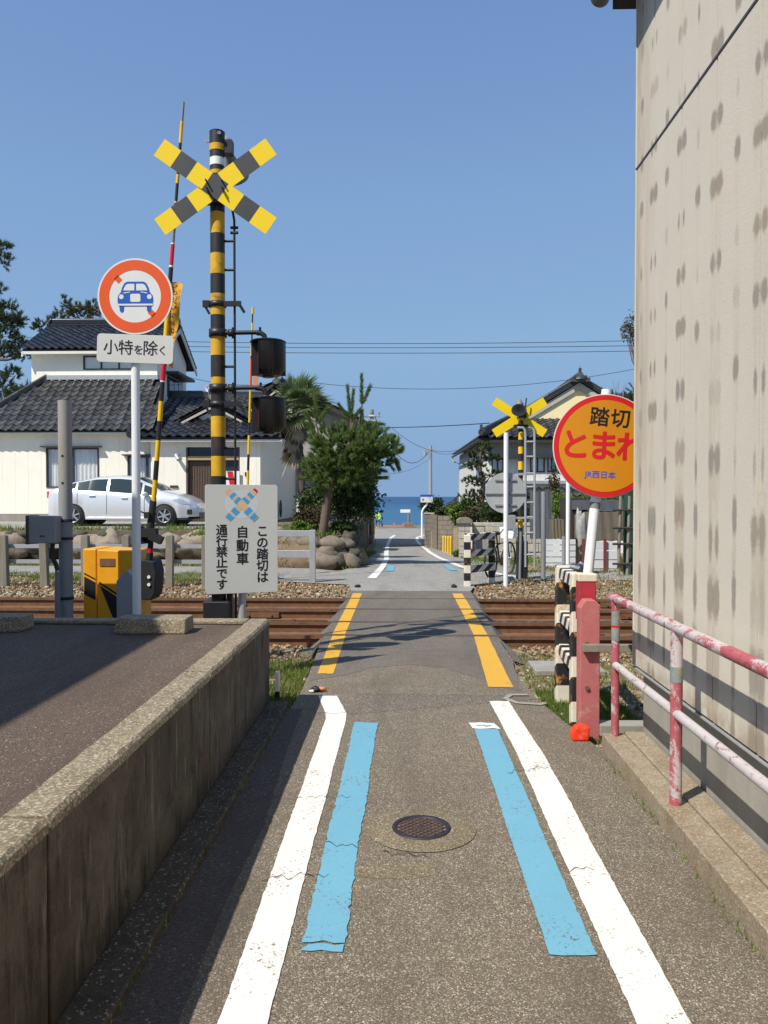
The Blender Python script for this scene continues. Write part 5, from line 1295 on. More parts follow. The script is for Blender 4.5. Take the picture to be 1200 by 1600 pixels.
for y_0, z_0, z_1 in ((37.8, -.2, 1.3), (41.5, -.2, 1.3)):
    o = MB().b2((gxr-.01, y_0, z_0), (gxr+.05, y_0+1.7, z_1)).build('window', M_frame, gh); 
    for k in range(2): MB().b2((gxr+.05, y_0+.08+.8*k, z_0+.08), (gxr+.06, y_0+.78+.8*k, z_1-.08)).build('pane', M_glass, o)

# ------------------------------------------------ silver car
def make_car(loc, label):
    t = thing('parked_car', label, 'car', loc)
    L = 4.46; W2_ = .872
    def interp(xs_, v):
        for (a, fa), (b, fb) in zip(xs_, xs_[1:]):
            if v <= b: u = (v-a)/(b-a); u = u*u*(3-2*u)*.35+u*.65; return fa+(fb-fa)*u
        return xs_[-1][1]
    top = [(0, .80), (.04, 1.02), (.22, 1.10), (.9, 1.33), (1.5, 1.455), (2.15, 1.49), (2.6, 1.455), (3.05, 1.27), (3.45, 1.03), (3.9, .92), (4.2, .80), (4.38, .66), (4.46, .52)]
    belt = [(0, .78), (.04, .98), (.22, 1.03), (.9, 1.02), (1.6, .98), (2.6, .91), (3.45, .86), (3.9, .80), (4.2, .71), (4.38, .60), (4.46, .48)]
    wid = [(0, .60), (.05, .74), (.25, .82), (.9, .865), (2.2, .872), (3.4, .865), (3.95, .82), (4.25, .70), (4.40, .56), (4.46, .44)]
    wr, wf, rr = .86, 3.56, .345
    def low(x):
        z = .20 if .2 < x < 4.2 else .28
        for w in (wr, wf):
            d = abs(x-w)
            if d < rr: z = max(z, .30+math.sqrt(rr*rr-d*d))
        return z
    def sec(x):
        T, B, Wd, lo = interp(top, x), interp(belt, x), interp(wid, x), low(x)
        g = max(0, min(1, (T-B)/.42)); mid = max(lo+.02, .55)
        return [(Wd*.965, lo), (Wd*.99, max(lo+.01, .36)), (Wd, mid), (Wd*.985, max(mid+.02, B-.09)), (Wd*.945, B), (Wd*(.945-.20*g), B+(T-B)*.80+.0), (Wd*(.90-.26*g), B+(T-B)*.95), (Wd*.4, T+.006), (0, T+.012)]
    N = 132; xs_ = [L*i/N for i in range(N+1)]; body = MB(); m_ = 9
    for sgn in (1, -1):
        vs = []
        for x in xs_:
            for (w, z) in sec(x): vs.append((x-L/2, -w*sgn, z))
        fs = [(i*m_+k, (i+1)*m_+k, (i+1)*m_+k+1, i*m_+k+1) for i in range(N) for k in range(m_-1)]
        if sgn < 0: fs = [f[::-1] for f in fs]
        body.add(vs, fs, 0, True)
    for x, fl_ in ((0, 1), (L, 0)):
        ss = sec(x); pts = [(x-L/2, -w, z) for w, z in ss]+[(x-L/2, w, z) for w, z in ss[::-1]][1:]; body.add(pts, [tuple(range(len(pts)))], 0)
    body.b2((-L/2+.2, -.8, .19), (L/2-.25, .8, .25), 1)
    body.build('body', [M_car, M_blackr], t, local=True)
    def band(x0, x1, k0, t0, k1, t1, name, mat, off=.006, n=30, sg=(1, -1), par=t, tl0=None, end=None):
        for s_ in sg:
            mb = MB(); vs = []
            for i in range(n+1):
                x = x0+(x1-x0)*i/n; S_ = sec(x); xb = x
                def P(kk, tt):
                    a, b = S_[kk], S_[kk+1]; return (a[0]+(b[0]-a[0])*tt, a[1]+(b[1]-a[1])*tt)
                a, b = P(k0, t0), P(k1, t1)
                if name == 'side_window': xb = x+.0; 
                vs += [(x-L/2, -(a[0]+off)*s_, a[1]), (x-L/2+(end or 0)*(i/n), -(b[0]+off)*s_, b[1]+off*.5)]
            fs = [(2*i, 2*i+2, 2*i+3, 2*i+1) for i in range(n)]
            mb.add(vs, fs if s_ > 0 else [f[::-1] for f in fs], 0, True).build(name, mat, par, local=True)
    band(.95, 1.83, 4, .12, 5, .1, 'side_window', M_cglass); band(1.90, 2.86, 4, .12, 5, .1, 'side_window', M_cglass); band(2.93, 3.30, 4, .12, 5, -.3, 'side_window', M_cglass)
    band(.55, .90, 4, .3, 5, .0, 'side_window', M_cglass)
    # windscreen and rear glass
    for xa, xb, nm in ((2.70, 3.40, 'windscreen'), (.22, .95, 'rear_window')):
        mb = MB(); vs = []; n = 16
        for i in range(n+1):
            x = xa+(xb-xa)*i/n; S_ = sec(x)
            row = [S_[6], S_[7], S_[8]]; pts = [(-w*.98, z) for w, z in row]+[(w*.98, z) for w, z in row[::-1]][1:]
            vs += [(x-L/2+.004, w, z+.010) for w, z in pts]
        mb.add(vs, [(i*5+k, (i+1)*5+k, (i+1)*5+k+1, i*5+k+1) for i in range(n) for k in range(4)], 0, True).build(nm, M_cglass, t, local=True)
    # seams, sill, handles
    sm = MB()
    for x in (1.86, 2.98, .98):
        S_ = sec(x); sm.tube([(x-L/2, -S_[k][0]-.002, S_[k][1]) for k in (1, 2, 3, 4)], .006, 5)
    sm.build('door_seam', M_black, t, local=True)
    for x in (1.42, 2.38): S_ = sec(x); MB().b2((x-L/2-.08, -S_[3][0]-.03, S_[3][1]-.03), (x-L/2+.1, -S_[3][0]+.01, S_[3][1]+.005)).build('door_handle', M_rim, t, .008, local=True)
    MB().b2((wr-L/2+.38, -.885, .20), (wf-L/2-.38, -.86, .27)).build('sill', M_car, t, .01, local=True)
    S_ = sec(3.1); mr = MB().blob((3.02-L/2, -S_[4][0]-.10, S_[4][1]+.06), (.09, .11, .065), 1, .03, 12, 8); mr.build('wing_mirror', M_car, t, local=True)
    # lamps, grille, plate
    for s_ in (1, -1):
        mb = MB(); vs = []
        for i in range(9):
            x = 3.80+.47*i/8; S_ = sec(x); a = S_[3]; b = S_[4]; sp = math.sin(math.pi*i/8)**.6
            zc_ = (a[1]+b[1])/2+.01; vs += [(x-L/2, -(a[0]+.008)*s_, zc_-.06*sp-.0), (x-L/2, -(b[0]+.012)*s_, zc_+.055*sp)]
        mb.add(vs, [(2*i, 2*i+2, 2*i+3, 2*i+1) if s_ > 0 else (2*i+1, 2*i+3, 2*i+2, 2*i) for i in range(8)], 0, True).build('headlight', M_clamp, t, local=True)
        MB().b2((-L/2-.0, -.70*s_, .82), (-L/2+.06, -.58*s_, 1.02)).build('tail_light', M_signr, t, .01, local=True)
    MB().b2((L/2-.10, -.38, .22), (L/2+.012, .38, .40)).build('grille', M_black, t, .01, local=True)
    MB().b2((L/2-.02, -.17, .42), (L/2+.02, .17, .50)).build('number_plate', M_whitep, t, local=True)
    fog = MB(); S_ = sec(4.25); fog.box((4.26-L/2, -S_[2][0]+.01, .42), (.14, .06, .15)); fog.build('fog_lamp_recess', M_black, t, .01, local=True)
    for wx in (wr, wf):
        MB().cyl((wx-L/2, -.85, .31), (wx-L/2, .85, .31), .335, n=36).build('wheel_arch', M_black, t, local=True)
        for s_ in (1, -1):
            yo = -.86*s_; w = MB().lathe([(.20, -.02), (.285, -.01), (.315, .03), (.315, .19), (.2, .2)], (wx-L/2, yo, .315), (0, s_, 0), 36).build('wheel', M_tyre, t, local=True)
            rm = MB().lathe([(.215, .0), (.20, -.015), (.185, .0), (.18, .09), (0, .1)], (wx-L/2, yo, .315), (0, s_, 0), 32, 1).cyl((wx-L/2, yo-.012*s_, .315), (wx-L/2, yo+.05*s_, .315), .05, n=12)
            for k in range(6):
                a = k*math.pi/3+.3; c = Vector((math.cos(a), 0, math.sin(a))); rm.box(Vector((wx-L/2, yo+.004*s_, .315))+c*.115, (.16, .03, .042), rot=Matrix.Rotation(-a, 3, 'Y'))
            for f_i, mm in enumerate(rm.m): pass
            rm.build('rim', [M_rim, M_rim], w, local=True)
    return t
cr_ = make_car((ax_(199, 23.6)-.02, 23.9, yz+.015), 'silver hatchback parked in front of the cream house')
cr_.rotation_euler.z = R(-2)
# ------------------------------------------------ far crossing signal and posts on the right
YF = 14.7
fx = A(813, 900, YF).x; fb = base_z(fx, YF)
def fz(py, px=813, Y=YF): return A(px, py, Y).z
fs_ = thing('crossing_signal', 'farther crossing signal with plain yellow cross, grey horn and a grey ladder', 'crossing signal', (fx, YF, fb), 'crossing signals')
ed = [(646, 657, 0), (657, 675, 1), (675, 687, 0), (687, 698, 1), (698, 709, 0), (709, 721, 1), (721, 734, 0), (734, 747, 1), (747, 785, 0), (785, 812, 1), (812, 824, 0), (824, 838, 1), (838, 866, 1), (866, 910, 1)]
mb = MB()
for a, b, k in ed: mb.cyl((fx, YF, fz(b)-(0 if b < 900 else .1)), (fx, YF, fz(a)), .046 if a < 830 else .06, None, 18, k, caps=(a in (646,)))
mb.cyl((fx, YF, fz(646)), (fx, YF, fz(630)), .046, None, 18, 1)
mb.build('pole', [M_yellow, M_poleb], fs_)
cc = A(812, 652, YF+.1); cc.y = YF+.1; sc = YF/1250.
for k, ang in ((0, R(32.5)), (1, R(-32.5))):
    u = Vector((math.cos(ang), 0, math.sin(ang))); v = Vector((-math.sin(ang), 0, math.cos(ang)))
    MB().prism([(-47*sc, -7*sc), (47*sc, -7*sc), (47*sc, 7*sc), (-47*sc, 7*sc)], cc+Vector((0, .01*k, 0)), u, v, (0, .006, 0)).build('crossbuck_board', M_yellow2, fs_)
h = A(811, 630, YF-.1); hd = Vector((-.12, -.75, -.62)).normalized()
MB().lathe([(0, -.06), (.055, -.06), (.06, 0), (.05, .06), (.07, .14), (.13, .22), (.135, .225), (.12, .22), (.04, .08), (0, .08)], h, hd, 22).build('horn_speaker', M_greyp, fs_)
MB().b2((fx-.06, YF-.1, fz(653)), (fx+.09, YF+.1, fz(640))).build('horn_bracket', M_black, fs_)
MB().tube([(fx+.07, YF, fz(645)), (fx+.10, YF, fz(622))], .012, 6).build('aerial', M_black, fs_); MB().b2((fx-.13, YF-.09, fz(668)), (fx+.12, YF+.08, fz(664))).build('cross_plate', M_black, fs_)
for xa, xb in ((807, 819.5), (824, 833.5)):
    X0, X1 = A(xa, 668, YF).x, A(xb, 668, YF).x
    MB().tube([(X0, YF-.12, fz(669)), (X1-.05, YF-.12, fz(669)), (X1-.01, YF-.12, fz(673)), (X1, YF-.12, fz(680)), (X1+.01, YF-.12, fz(885))], .022, 10).build('ladder_rail', M_galv, fs_)
for py_ in (691, 714, 740, 761, 785, 808, 832, 866): MB().tube([(A(820.5, 0, YF).x, YF-.12, fz(py_)), (A(834, 0, YF).x, YF-.12, fz(py_))], .018, 8).build('ladder_rung', M_galv, fs_)
for py_ in (741, 809): MB().b2((fx-.09, YF-.13, fz(py_)-.02), (fx+.25, YF-.08, fz(py_)+.02)).build('ladder_clamp', M_galv, fs_)
MB().b2((A(797, 0, YF).x, YF-.1, fz(827)), (A(807, 0, YF).x, YF+.08, fz(805))).build('cabinet', M_greyb, fs_, .006)
MB().b2((fx-.07, YF-.12, fz(906)), (fx+.12, YF+.10, fz(845))).build('base_cover', M_black, fs_, .01)
MB().tube([(fx-.03, YF-.14, fz(905)), (fx-.01, YF-.12, fz(830))], .025, 8).build('conduit', M_greyp, fs_)

def simple_post(name, label, px, p0, p1, Y, r, mat, cat='post', extra=None):
    x = A(px, 800, Y).x; z0 = base_z(x, Y); o = MB().cyl((x, Y, z0-.05), (x, Y, A(px, p0, Y).z), r, n=16).build(name, mat, None, loc=(x, Y, z0)); return tag(o, label, cat)
# round sign seen from behind
YR = 13.5
rs = thing('round_sign', 'round road sign seen from its grey back on a white pole by the far crossing', 'road sign', (A(790, 0, YR).x, YR, 0))
rx = A(790.5, 800, YR).x
MB().cyl((rx, YR, -.1), (rx, YR, A(790, 676, YR).z), .040, n=16).build('pole', M_whitep, rs)
cd = A(790, 770, YR+.06); MB().cyl(cd, cd+Vector((0, .006, 0)), .345, n=56).build('sign_disc', simple('sign_back', (.46, .47, .47), .45, .12, 5, metal=.3), rs)
for py_, hw in ((750, .18), (771, .34), (789, .18)): z = A(790, py_, YR+.05).z; MB().b2((rx-hw, YR+.035, z-.012), (rx+hw, YR+.062, z+.012)).build('back_channel', M_greyb, rs)
simple_post('steel_post', 'plain grey steel post standing right of the farther ladder', 849, 768, 905, YF, .045, M_gpost)
simple_post('white_pole', 'slim white pole standing between the grey post and the stop sign', 887.5, 752, 890, 17.2, .045, M_whitep, 'pole')
# far guard frame with grey plate
y0, y1 = 13.45, 14.6
A0 = A(730, 918, y0); A1 = A(768, 911, 14.0)
fr = thing('guard_barrier', 'black and white striped guard frame with rusty legs at the far road corner', 'guard frame', (A0.x, y0, 0), 'striped guard frames')
M_st3 = stripes('far_barrier_stripes', (.02, .02, .022), (.70, .66, .55), (-.9, 0, 1.0), .20, .03, .5, (.60, .28, .10), .6)
M_st4 = stripes('far_post_stripes', (.02, .02, .022), (.74, .68, .56), (0, 0, 1.0), .26, .04, .5, (.62, .30, .12), .6)
H = A(730, 836, y0).z; zb0 = base_z(1.2, 13.5)
bar((A0.x, y0, zb0), (A0.x, y0, H), .11, .11, M_st4, 'post', fr); bar((A1.x, 14.0, zb0), (A1.x, 14.0, A(768, 832, 14.0).z), .11, .11, M_st4, 'post', fr)
for py_ in (838, 863, 888): z = A(750, py_, 13.7).z; bar((A0.x, y0+.02, z), (A1.x+.03, 14.0, z), .10, .115, M_st3, 'rail', fr)
bar((A1.x-.04, 14.0, fz(838, 768, 14.)), (A1.x+.02, 14.75, fz(840, 768, 14.)), .09, .09, M_st3, 'rail', fr)
a = A(744, 858, 13.68); b = A(762, 843, 13.68); MB().b2((a.x, 13.68, a.z), (b.x, 13.7, b.z)).build('grey_plate', M_greyb, fr)
# bicycle
bt = A(790, 893, 15.6)
bc = thing('bicycle', 'old dark bicycle with a white basket parked beside the farther crossing signal', 'bicycle', (bt.x-.1, 15.6, base_z(bt.x, 15.6)), rz=R(62))
for x in (-.5, .5):
    w = MB(); w.tube([(x+.31*math.cos(k*math.pi/12), 0, .33+.31*math.sin(k*math.pi/12)) for k in range(25)], .018, 6, caps=False).build('wheel', M_tyre, bc, local=True)
    sp = MB()
    for k in range(9): a = k*math.pi/9; sp.tube([(x+.3*math.cos(a), 0, .33+.3*math.sin(a)), (x-.3*math.cos(a), 0, .33-.3*math.sin(a))], .003, 4)
    sp.cyl((x, -.04, .33), (x, .04, .33), .025, n=8).build('spokes', M_galv, bc, local=True)
MB().tube([(-.5, 0, .33), (-.05, 0, .3), (.36, 0, .68), (-.2, 0, .62), (-.05, 0, .3)], .016, 6).tube([(-.2, 0, .62), (-.5, 0, .33)], .012, 6).tube([(-.22, 0, .82), (-.05, 0, .3)], .015, 6).tube([(.5, 0, .33), (.34, 0, .75), (.30, 0, .95)], .015, 6).build('frame', M_black, bc, local=True)
MB().tube([(.14, -.27, .98), (.30, -.1, .96), (.30, .1, .96), (.14, .27, .98)], .013, 6).build('handlebar', M_galv, bc, local=True)
MB().blob((-.25, 0, .85), (.13, .09, .04), 2, .05, 10, 6).build('saddle', M_black, bc, local=True)
MB().prism([(-.12, -.09), (.12, -.09), (.16, .13), (-.16, .13)], (.34, 0, .82), (0, 1, 0), (.1, 0, 1), (.22, 0, 0)).build('basket', M_whitep, bc, local=True)
MB().cyl((-.05, -.05, .3), (-.05, -.03, .3), .08, n=14).tube([(-.05, -.05, .3), (-.0, -.07, .16)], .01, 5).build('chainset', M_rust, bc, local=True)

# ------------------------------------------------ walls and fences on the right
wl_ = thing('stone_block_wall', 'low wall of pale weathered stone blocks with a capped gate pillar', 'stone wall', (3.2, 24, -.35))
random.seed(11)
YSW = 24.0; xa, xb = A(741, 0, YSW).x, A(868, 0, YSW).x; g0 = gz(YSW)-.1; tz_ = A(800, 817, YSW).z; rows = 4; hh_ = (tz_-.08-g0)/rows
MB().b2((xa, YSW+.04, g0-.2), (xb, YSW+.3, tz_-.1)).build('wall_core', M_stoned, wl_)
for r in range(rows):
    x = xa-(.2 if r % 2 else 0)
    while x < xb:
        w = random.uniform(.3, .55); X0 = max(x, xa); X1 = min(x+w, xb)
        if X1-X0 > .08: part_box('stone', M_lime, wl_, ((X0+X1)/2, YSW+.02+random.uniform(-.015, .015), g0+hh_*(r+.5)), (X1-X0-.02, .12, hh_-.02))
        x += w
MB().b2((xa-.02, YSW-.05, tz_-.09), (xb, YSW+.34, tz_)).build('coping', M_lime, wl_, .01)
pa, pb = A(719, 0, YSW-.3).x, A(737, 0, YSW-.3).x; pt = A(728, 818, YSW-.3).z; h_ = (pt-g0)/5
for r in range(5):
    for k in range(2): part_box('pillar_stone', M_lime, wl_, (pa+(pb-pa)*(k+.5)/2, YSW-.1, g0+h_*(r+.5)), ((pb-pa)/2-.012, .4, h_-.016))
MB().prism([(pa-.06, pt), (pb+.06, pt), (pb+.06, pt+.10), (pb-.04, pt+.17), (pa+.04, pt+.17), (pa-.06, pt+.10)], (0, YSW-.36, 0), (1, 0, 0), (0, 0, 1), (0, .52, 0)).build('pillar_cap', M_block, wl_, .01)
bwl = thing('block_wall', 'brown grey concrete block wall running beside the lane behind the yellow posts', 'block wall', (1.2, 34, -.8))
def blocks(par, x0, y0, x1, y1, z0, z1, bw=.4, bh=.2, th=.13):
    d = Vector((x1-x0, y1-y0, 0)); L = d.length; d.normalize(); rz = math.atan2(d.y, d.x); rows = round((z1-z0)/bh); hh = (z1-z0)/rows
    c = (Vector((x0, y0, 0))+Vector((x1, y1, 0)))/2; part_box('mortar_core', M_stoned, par, (c.x, c.y, (z0+z1)/2), (L-.01, th-.02, z1-z0), (0, 0, rz))
    for r in range(rows):
        t = -(bw/2 if r % 2 else 0)
        while t < L-.03:
            a = max(0, t); b = min(L, t+bw)
            if b-a > .05: p = Vector((x0, y0, 0))+d*(a+b)/2; part_box('block', M_block, par, (p.x, p.y, z0+hh*(r+.5)), (b-a-.012, th, hh-.012), (0, 0, rz))
            t += bw
p1, p2 = A(664, 0, 36.6).x, A(678, 0, 36.6).x; bt_ = A(670, 803, 36.6).z
blocks(bwl, p1+.15, 36.6, p1+.25, 43, -1.15, bt_-.0); blocks(bwl, p1, 36.55, p2, 36.55, gz(36.5)-.05, bt_)
blocks(bwl, p2-.05, 36.4, p2+.1, 33.6, gz(35)-.1, bt_-.0)
blocks(bwl, A(686, 0, 32).x, 32.2, A(723, 0, 32).x, 32.0, gz(32)-.1, A(700, 806, 32).z)
MB().b2((p1-.03, 36.46, bt_), (p2+.04, 36.66, bt_+.06)).build('coping', M_lime, bwl)
for i in range(5):
    y = 32.6-i*1.35; x = A(690+i*3.9, 0, y).x; z = gz(y)
    o = MB().cyl((x, y, z-.1), (x, y, z+.58), .038, n=14).lathe([(.038, 0), (.03, .03), (0, .045)], (x, y, z+.58), n=14).build('yellow_post', M_yellow, None, loc=(x, y, z))
    tag(o, ['yellow roadside post farthest along its row, closest to the block wall', 'second yellow roadside post in the row, counted from the block wall', 'middle yellow roadside post of the row of five', 'yellow roadside post second nearest in its row', 'nearest yellow roadside post, closest to the stone gate pillar'][i], 'bollard', 'yellow posts beside the lane')
o = simple_post('yellow_post', 'lone yellow post leaning against the end of the block wall', 676, 830, 853, 36.0, .05, M_yellow, 'bollard')
wf_ = thing('wooden_fence', 'short weathered tan wooden fence between the yellow posts and the gate pillar', 'fence', (2, 27, -.4))
for i in range(6): y = 29.5-i*.9; x = A(711+i*.8, 0, y).x; part_box('slat', M_woodl, wf_, (x, y, gz(y)+.42), (.06, .10, .95))
part_box('rail', M_woodl, wf_, (A(713, 0, 27).x+.05, 27.2, gz(27)+.7), (.04, 4.8, .07), (0, 0, R(-2)))

# white board fence, sheds, tarps
def slatf(name, label, xa, xb, Y, pt, pb, n, mat, posts=(), pm=None, cat='fence'):
    t = thing(name, label, cat, (A(xa, 0, Y).x, Y, 0)); X0, X1 = A(xa, 0, Y).x, A(xb, 0, Y).x; zt = A((xa+xb)/2, pt, Y).z; zb = A((xa+xb)/2, pb, Y).z; h = (zt-zb)/n
    for i in range(n): part_box('board', mat, t, ((X0+X1)/2, Y, zb+h*(i+.5)), (X1-X0, .025, h-.02), (0, R(random.uniform(-.25, .25)), 0))
    for p in posts: x = A(p, 0, Y).x; part_box('post', pm or mat, t, (x, Y-.045, (zt+zb)/2), (.055, .05, zt-zb+.12))
    return t
M_wboard = simple('white_board', (.62, .65, .68), .6, .12, 3)
M_rpost = simple('dark_red_post', (.18, .04, .03), .7, .15)
slatf('white_board_fence', 'weathered white horizontal board fence behind the grey post', 848, 903, 18.2, 842, 889, 5, M_wboard, (850, 883), M_galv)
slatf('white_board_fence', 'white board fence with dark red posts under the brown tarpaulin', 914, 972, 16.9, 846, 903, 4, M_wboard, (915, 949, 971), M_rpost)
def slab(name, label, cat, xa, ya, xb, yb, Y, d, mat, bev=.01, wav=0):
    a = A(xa, yb, Y); b = A(xb, ya, Y)
    mb = MB(); n = 14; vs = []
    for j in range(5):
        for i in range(n+1):
            t = i/n; vs.append((a.x+(b.x-a.x)*t, Y+wav*math.sin(i*1.9+j*.5), a.z+(b.z-a.z)*j/4+(wav*.5*math.sin(i*1.2) if j in (0, 4) else 0)))
    m_ = n+1; fr_ = [(j*m_+i, j*m_+i+1, (j+1)*m_+i+1, (j+1)*m_+i) for j in range(4) for i in range(n)]
    mb.add(vs, fr_, 0, wav > 0); mb.b2((a.x, Y+.06, a.z), (b.x, Y+d, b.z))
    o = mb.build(name, mat, None, loc=(a.x, Y, a.z)); return tag(o, label, cat)
slab('grey_sheet', 'dark grey sheet hung on a frame right of the farther ladder', 'tarpaulin', 829, 768, 862, 842, 19.5, .1, M_greyt, wav=.015)
slab('tarpaulin', 'brown tarpaulin covering a shed behind the stop sign pole', 'tarpaulin', 916, 800, 976, 845, 17.4, 1.5, M_tarp, wav=.025)
slab('shed_roof', 'dark corrugated roof sheet over the brown tarpaulin', 'roof sheet', 908, 782, 980, 797, 17.6, 1.6, M_greyt, wav=.02)
slab('tarpaulin', 'olive sheet covering firewood between the grey post and the white pole', 'tarpaulin', 862, 812, 884, 842, 19.2, .9, M_tarp, wav=.02)
slab('mesh_sheet', 'dark green mesh sheet stretched on a scaffold at the building edge', 'mesh sheet', 975, 765, 1040, 908, 15.8, .08, M_net, wav=.02)
sc2 = thing('scaffold', 'pale bamboo scaffold poles tied in front of the green mesh', 'scaffold', (A(974, 0, 15.7).x, 15.7, 0))
for px_ in (971, 985): x = A(px_, 0, 15.65).x; MB().tube([(x, 15.65, -.1), (x+.04, 15.65, A(px_, 775, 15.65).z)], .03, 8).build('upright', M_post, sc2)
for py_ in (797, 825, 850, 881): z = A(975, py_, 15.6).z; MB().tube([(A(962, 0, 15.6).x, 15.6, z), (A(1030, 0, 15.6).x, 15.6, z)], .022, 8).build('crossbar', M_frame, sc2)
slab('shed', 'dark cluttered lean-to behind the second white pole', 'shed', 890, 778, 917, 892, 18.6, 1.2, M_frame, wav=.01)
ws = thing('plastic_sheeting', 'crumpled white plastic sheeting hanging beside the stop sign pole', 'sheeting', tuple(A(910, 830, 16.5)))
MB().blob(A(909, 832, 17.0), (.09, .05, .42), 5, .45, 16, 18).build('fold', simple('grubby_white_plastic', (.33, .33, .31), .4, .3, 12), ws); MB().blob(A(905, 888, 16.5), (.14, .1, .10), 9, .7, 12, 8).build('fold', bpy.data.materials['grubby_white_plastic'], ws)

# ------------------------------------------------ right house, hip and gable roof
rh = thing('hip_gable_house', 'old two storey house with yellow gable and black hip and gable roof', 'house', (5, 36, -.8))
XL, YN_, YN2 = 3.15, 30.5, 46.5
ez = 3.72
MB().b2((XL+.04, YN_+.06, -2), (12, YN2, ez+.15)).build('wall_core', M_whitew, rh)
Wn = [(A(770, 0, YN_).x, A(789, 0, YN_).x, A(780, 739, YN_).z, A(780, 716, YN_).z), (A(831, 0, YN_).x, A(854, 0, YN_).x, A(840, 738, YN_).z, A(840, 714, YN_).z), (A(858, 0, YN_).x, A(872, 0, YN_).x, A(840, 738, YN_).z, A(840, 714, YN_).z)]
zl = A(840, 751, YN_).z
panels(rh, YN_, XL, 10.5, zl+(ez-zl)*.52, ez+.1, M_greyw, .9, Wn); panels(rh, YN_, XL, 10.5, zl, zl+(ez-zl)*.52, M_whitew, .22, Wn, name='wall_board')  # upper panels grey: shade under the eave put into the wall colour
for w in Wn: window(rh, w[0], w[1], YN_, w[2], w[3], M_curtr, 1, gl=M_clear, hood=False)
MB().b2((XL, YN_-.35, Wn[0][3]+.0), (10.4, YN_-.05, Wn[0][3]+.06)).build('window_hood', M_frame, rh)
MB().b2((XL-.1, YN_-.1, zl-.12), (10.4, YN_+.02, zl)).build('floor_beam', M_galv, rh)
for i in range(24): part_box('siding_panel', M_whitew, rh, (XL+.01, YN_+.33+i*.645, 1.1), (.04, .63, 5.3))
window_z = (A(740, 745, 34).z, A(740, 720, 34).z)
mb = MB().b2((XL-.06, 33, 2.2), (XL-.01, 34.6, 3.2)).build('side_window', M_frame, rh); MB().b2((XL-.07, 33.1, 2.3), (XL-.06, 34.5, 3.1)).build('pane', M_glass, mb)
MB().tube([(2.75, 46.6, 3.8), (2.8, 46.6, 3.55), (3.2, 46.6, 3.4), (3.2, 46.6, -1.5)], .05, 8).build('downpipe', M_whitew, rh)
Xe, Xm, Xr = 2.83, 4.75, A(902, 590, 32).x; Zm, Zr = 4.66, A(902, 600, 32).z
roof(rh, (Xe, YN2+.6, ez+.18), (Xe, 30, ez-.04), (Xm, YN2-2, Zm), (Xm, 32, Zm), M_tiled, 60)
roof(rh, (Xm, YN2-2, Zm), (Xm, 31.6, Zm), (Xr, YN2-2, Zr), (Xr, 31.6, Zr), M_tiled, 0)
XR2 = 2*Xr-Xm; roof(rh, (XR2, 31.6, Zm), (XR2, YN2-2, Zm), (Xr, 31.6, Zr), (Xr, YN2-2, Zr), M_tiled, 0)
roof(rh, (Xe, 30, ez-.04), (11, 30, ez-.04), (Xm, 32, Zm), (XR2+.1, 32, Zm), M_tiled, 170)
ridge(rh, (Xe+.1, 30.0, ez+.06), (Xm, 32, Zm+.08), M_tiled); ridge(rh, (Xr, 31.5, Zr+.05), (Xr, YN2-2, Zr+.05), M_tiled, .3, .3)
ridge(rh, (Xm-.05, 31.62, Zm+.06), (Xr-.05, 31.62, Zr+.0), M_tiled, .2, .18, False); ridge(rh, (XR2+.05, 31.62, Zm+.06), (Xr+.05, 31.62, Zr+.0), M_tiled, .2, .18, False)
MB().add([(Xm+.1, 31.66, Zm-.1), (XR2-.1, 31.66, Zm-.1), (Xr, 31.66, Zr-.1)], [(0, 1, 2)]).build('gable_wall', M_creamy, rh)
for s_ in (-1, 1):
    e = Xr+s_*(Xr-Xm); M_brg = bpy.data.materials['grey_barge_board']
    MB().add([(e, 31.58, Zm), (Xr, 31.58, Zr), (Xr, 31.58, Zr-.26), (e+(-s_)*.15, 31.58, Zm-.12), (e, 31.63, Zm), (Xr, 31.63, Zr), (Xr, 31.63, Zr-.26), (e-s_*.15, 31.63, Zm-.12)], [(0, 1, 2, 3), (7, 6, 5, 4), (0, 4, 5, 1), (3, 2, 6, 7)]).build('verge_board', M_brg, rh)
MB().lathe([(.28, 0), (.22, .12), (.13, .16), (.10, .22), (.12, .26), (.05, .3), (.06, .34), (.015, .42), (0, .62)], (Xr, 31.55, Zr+.1), n=12).box((Xr, 31.5, Zr+.08), (.75, .25, .16)).box((Xr, 31.5, Zr+.18), (.5, .25, .14)).build('ridge_finial', M_tiled, rh)
MB().b2((Xe, 30.02, ez-.2), (10.8, 30.1, ez-.09)).tube([(Xe-.05, 30, ez-.12), (Xe-.05, YN2+.5, ez+.08)], .06, 8).build('eave_gutter', M_frame, rh)
roof(rh, (3.1, 30.0, zl-.62), (10.5, 30.0, zl-.62), (3.3, 31, zl-.14), (10.5, 31, zl-.14), M_tiled, 50)
# low tiled annex beyond the hedge
an = thing('low_annex', 'low dark roofed annex beyond the block wall by the sea', 'shed', (3, 50, -1))
a = A(690, 797, 50); c_ = A(735, 766, 52)
MB().b2((a.x+.2, 50, -2), (4.6, 54, a.z)).build('wall', M_greyw, an)
roof(an, (a.x, 49.6, a.z), (4.9, 49.6, a.z), (c_.x-.5, 52, c_.z), (4.9, 52, c_.z), M_tiled, 0)

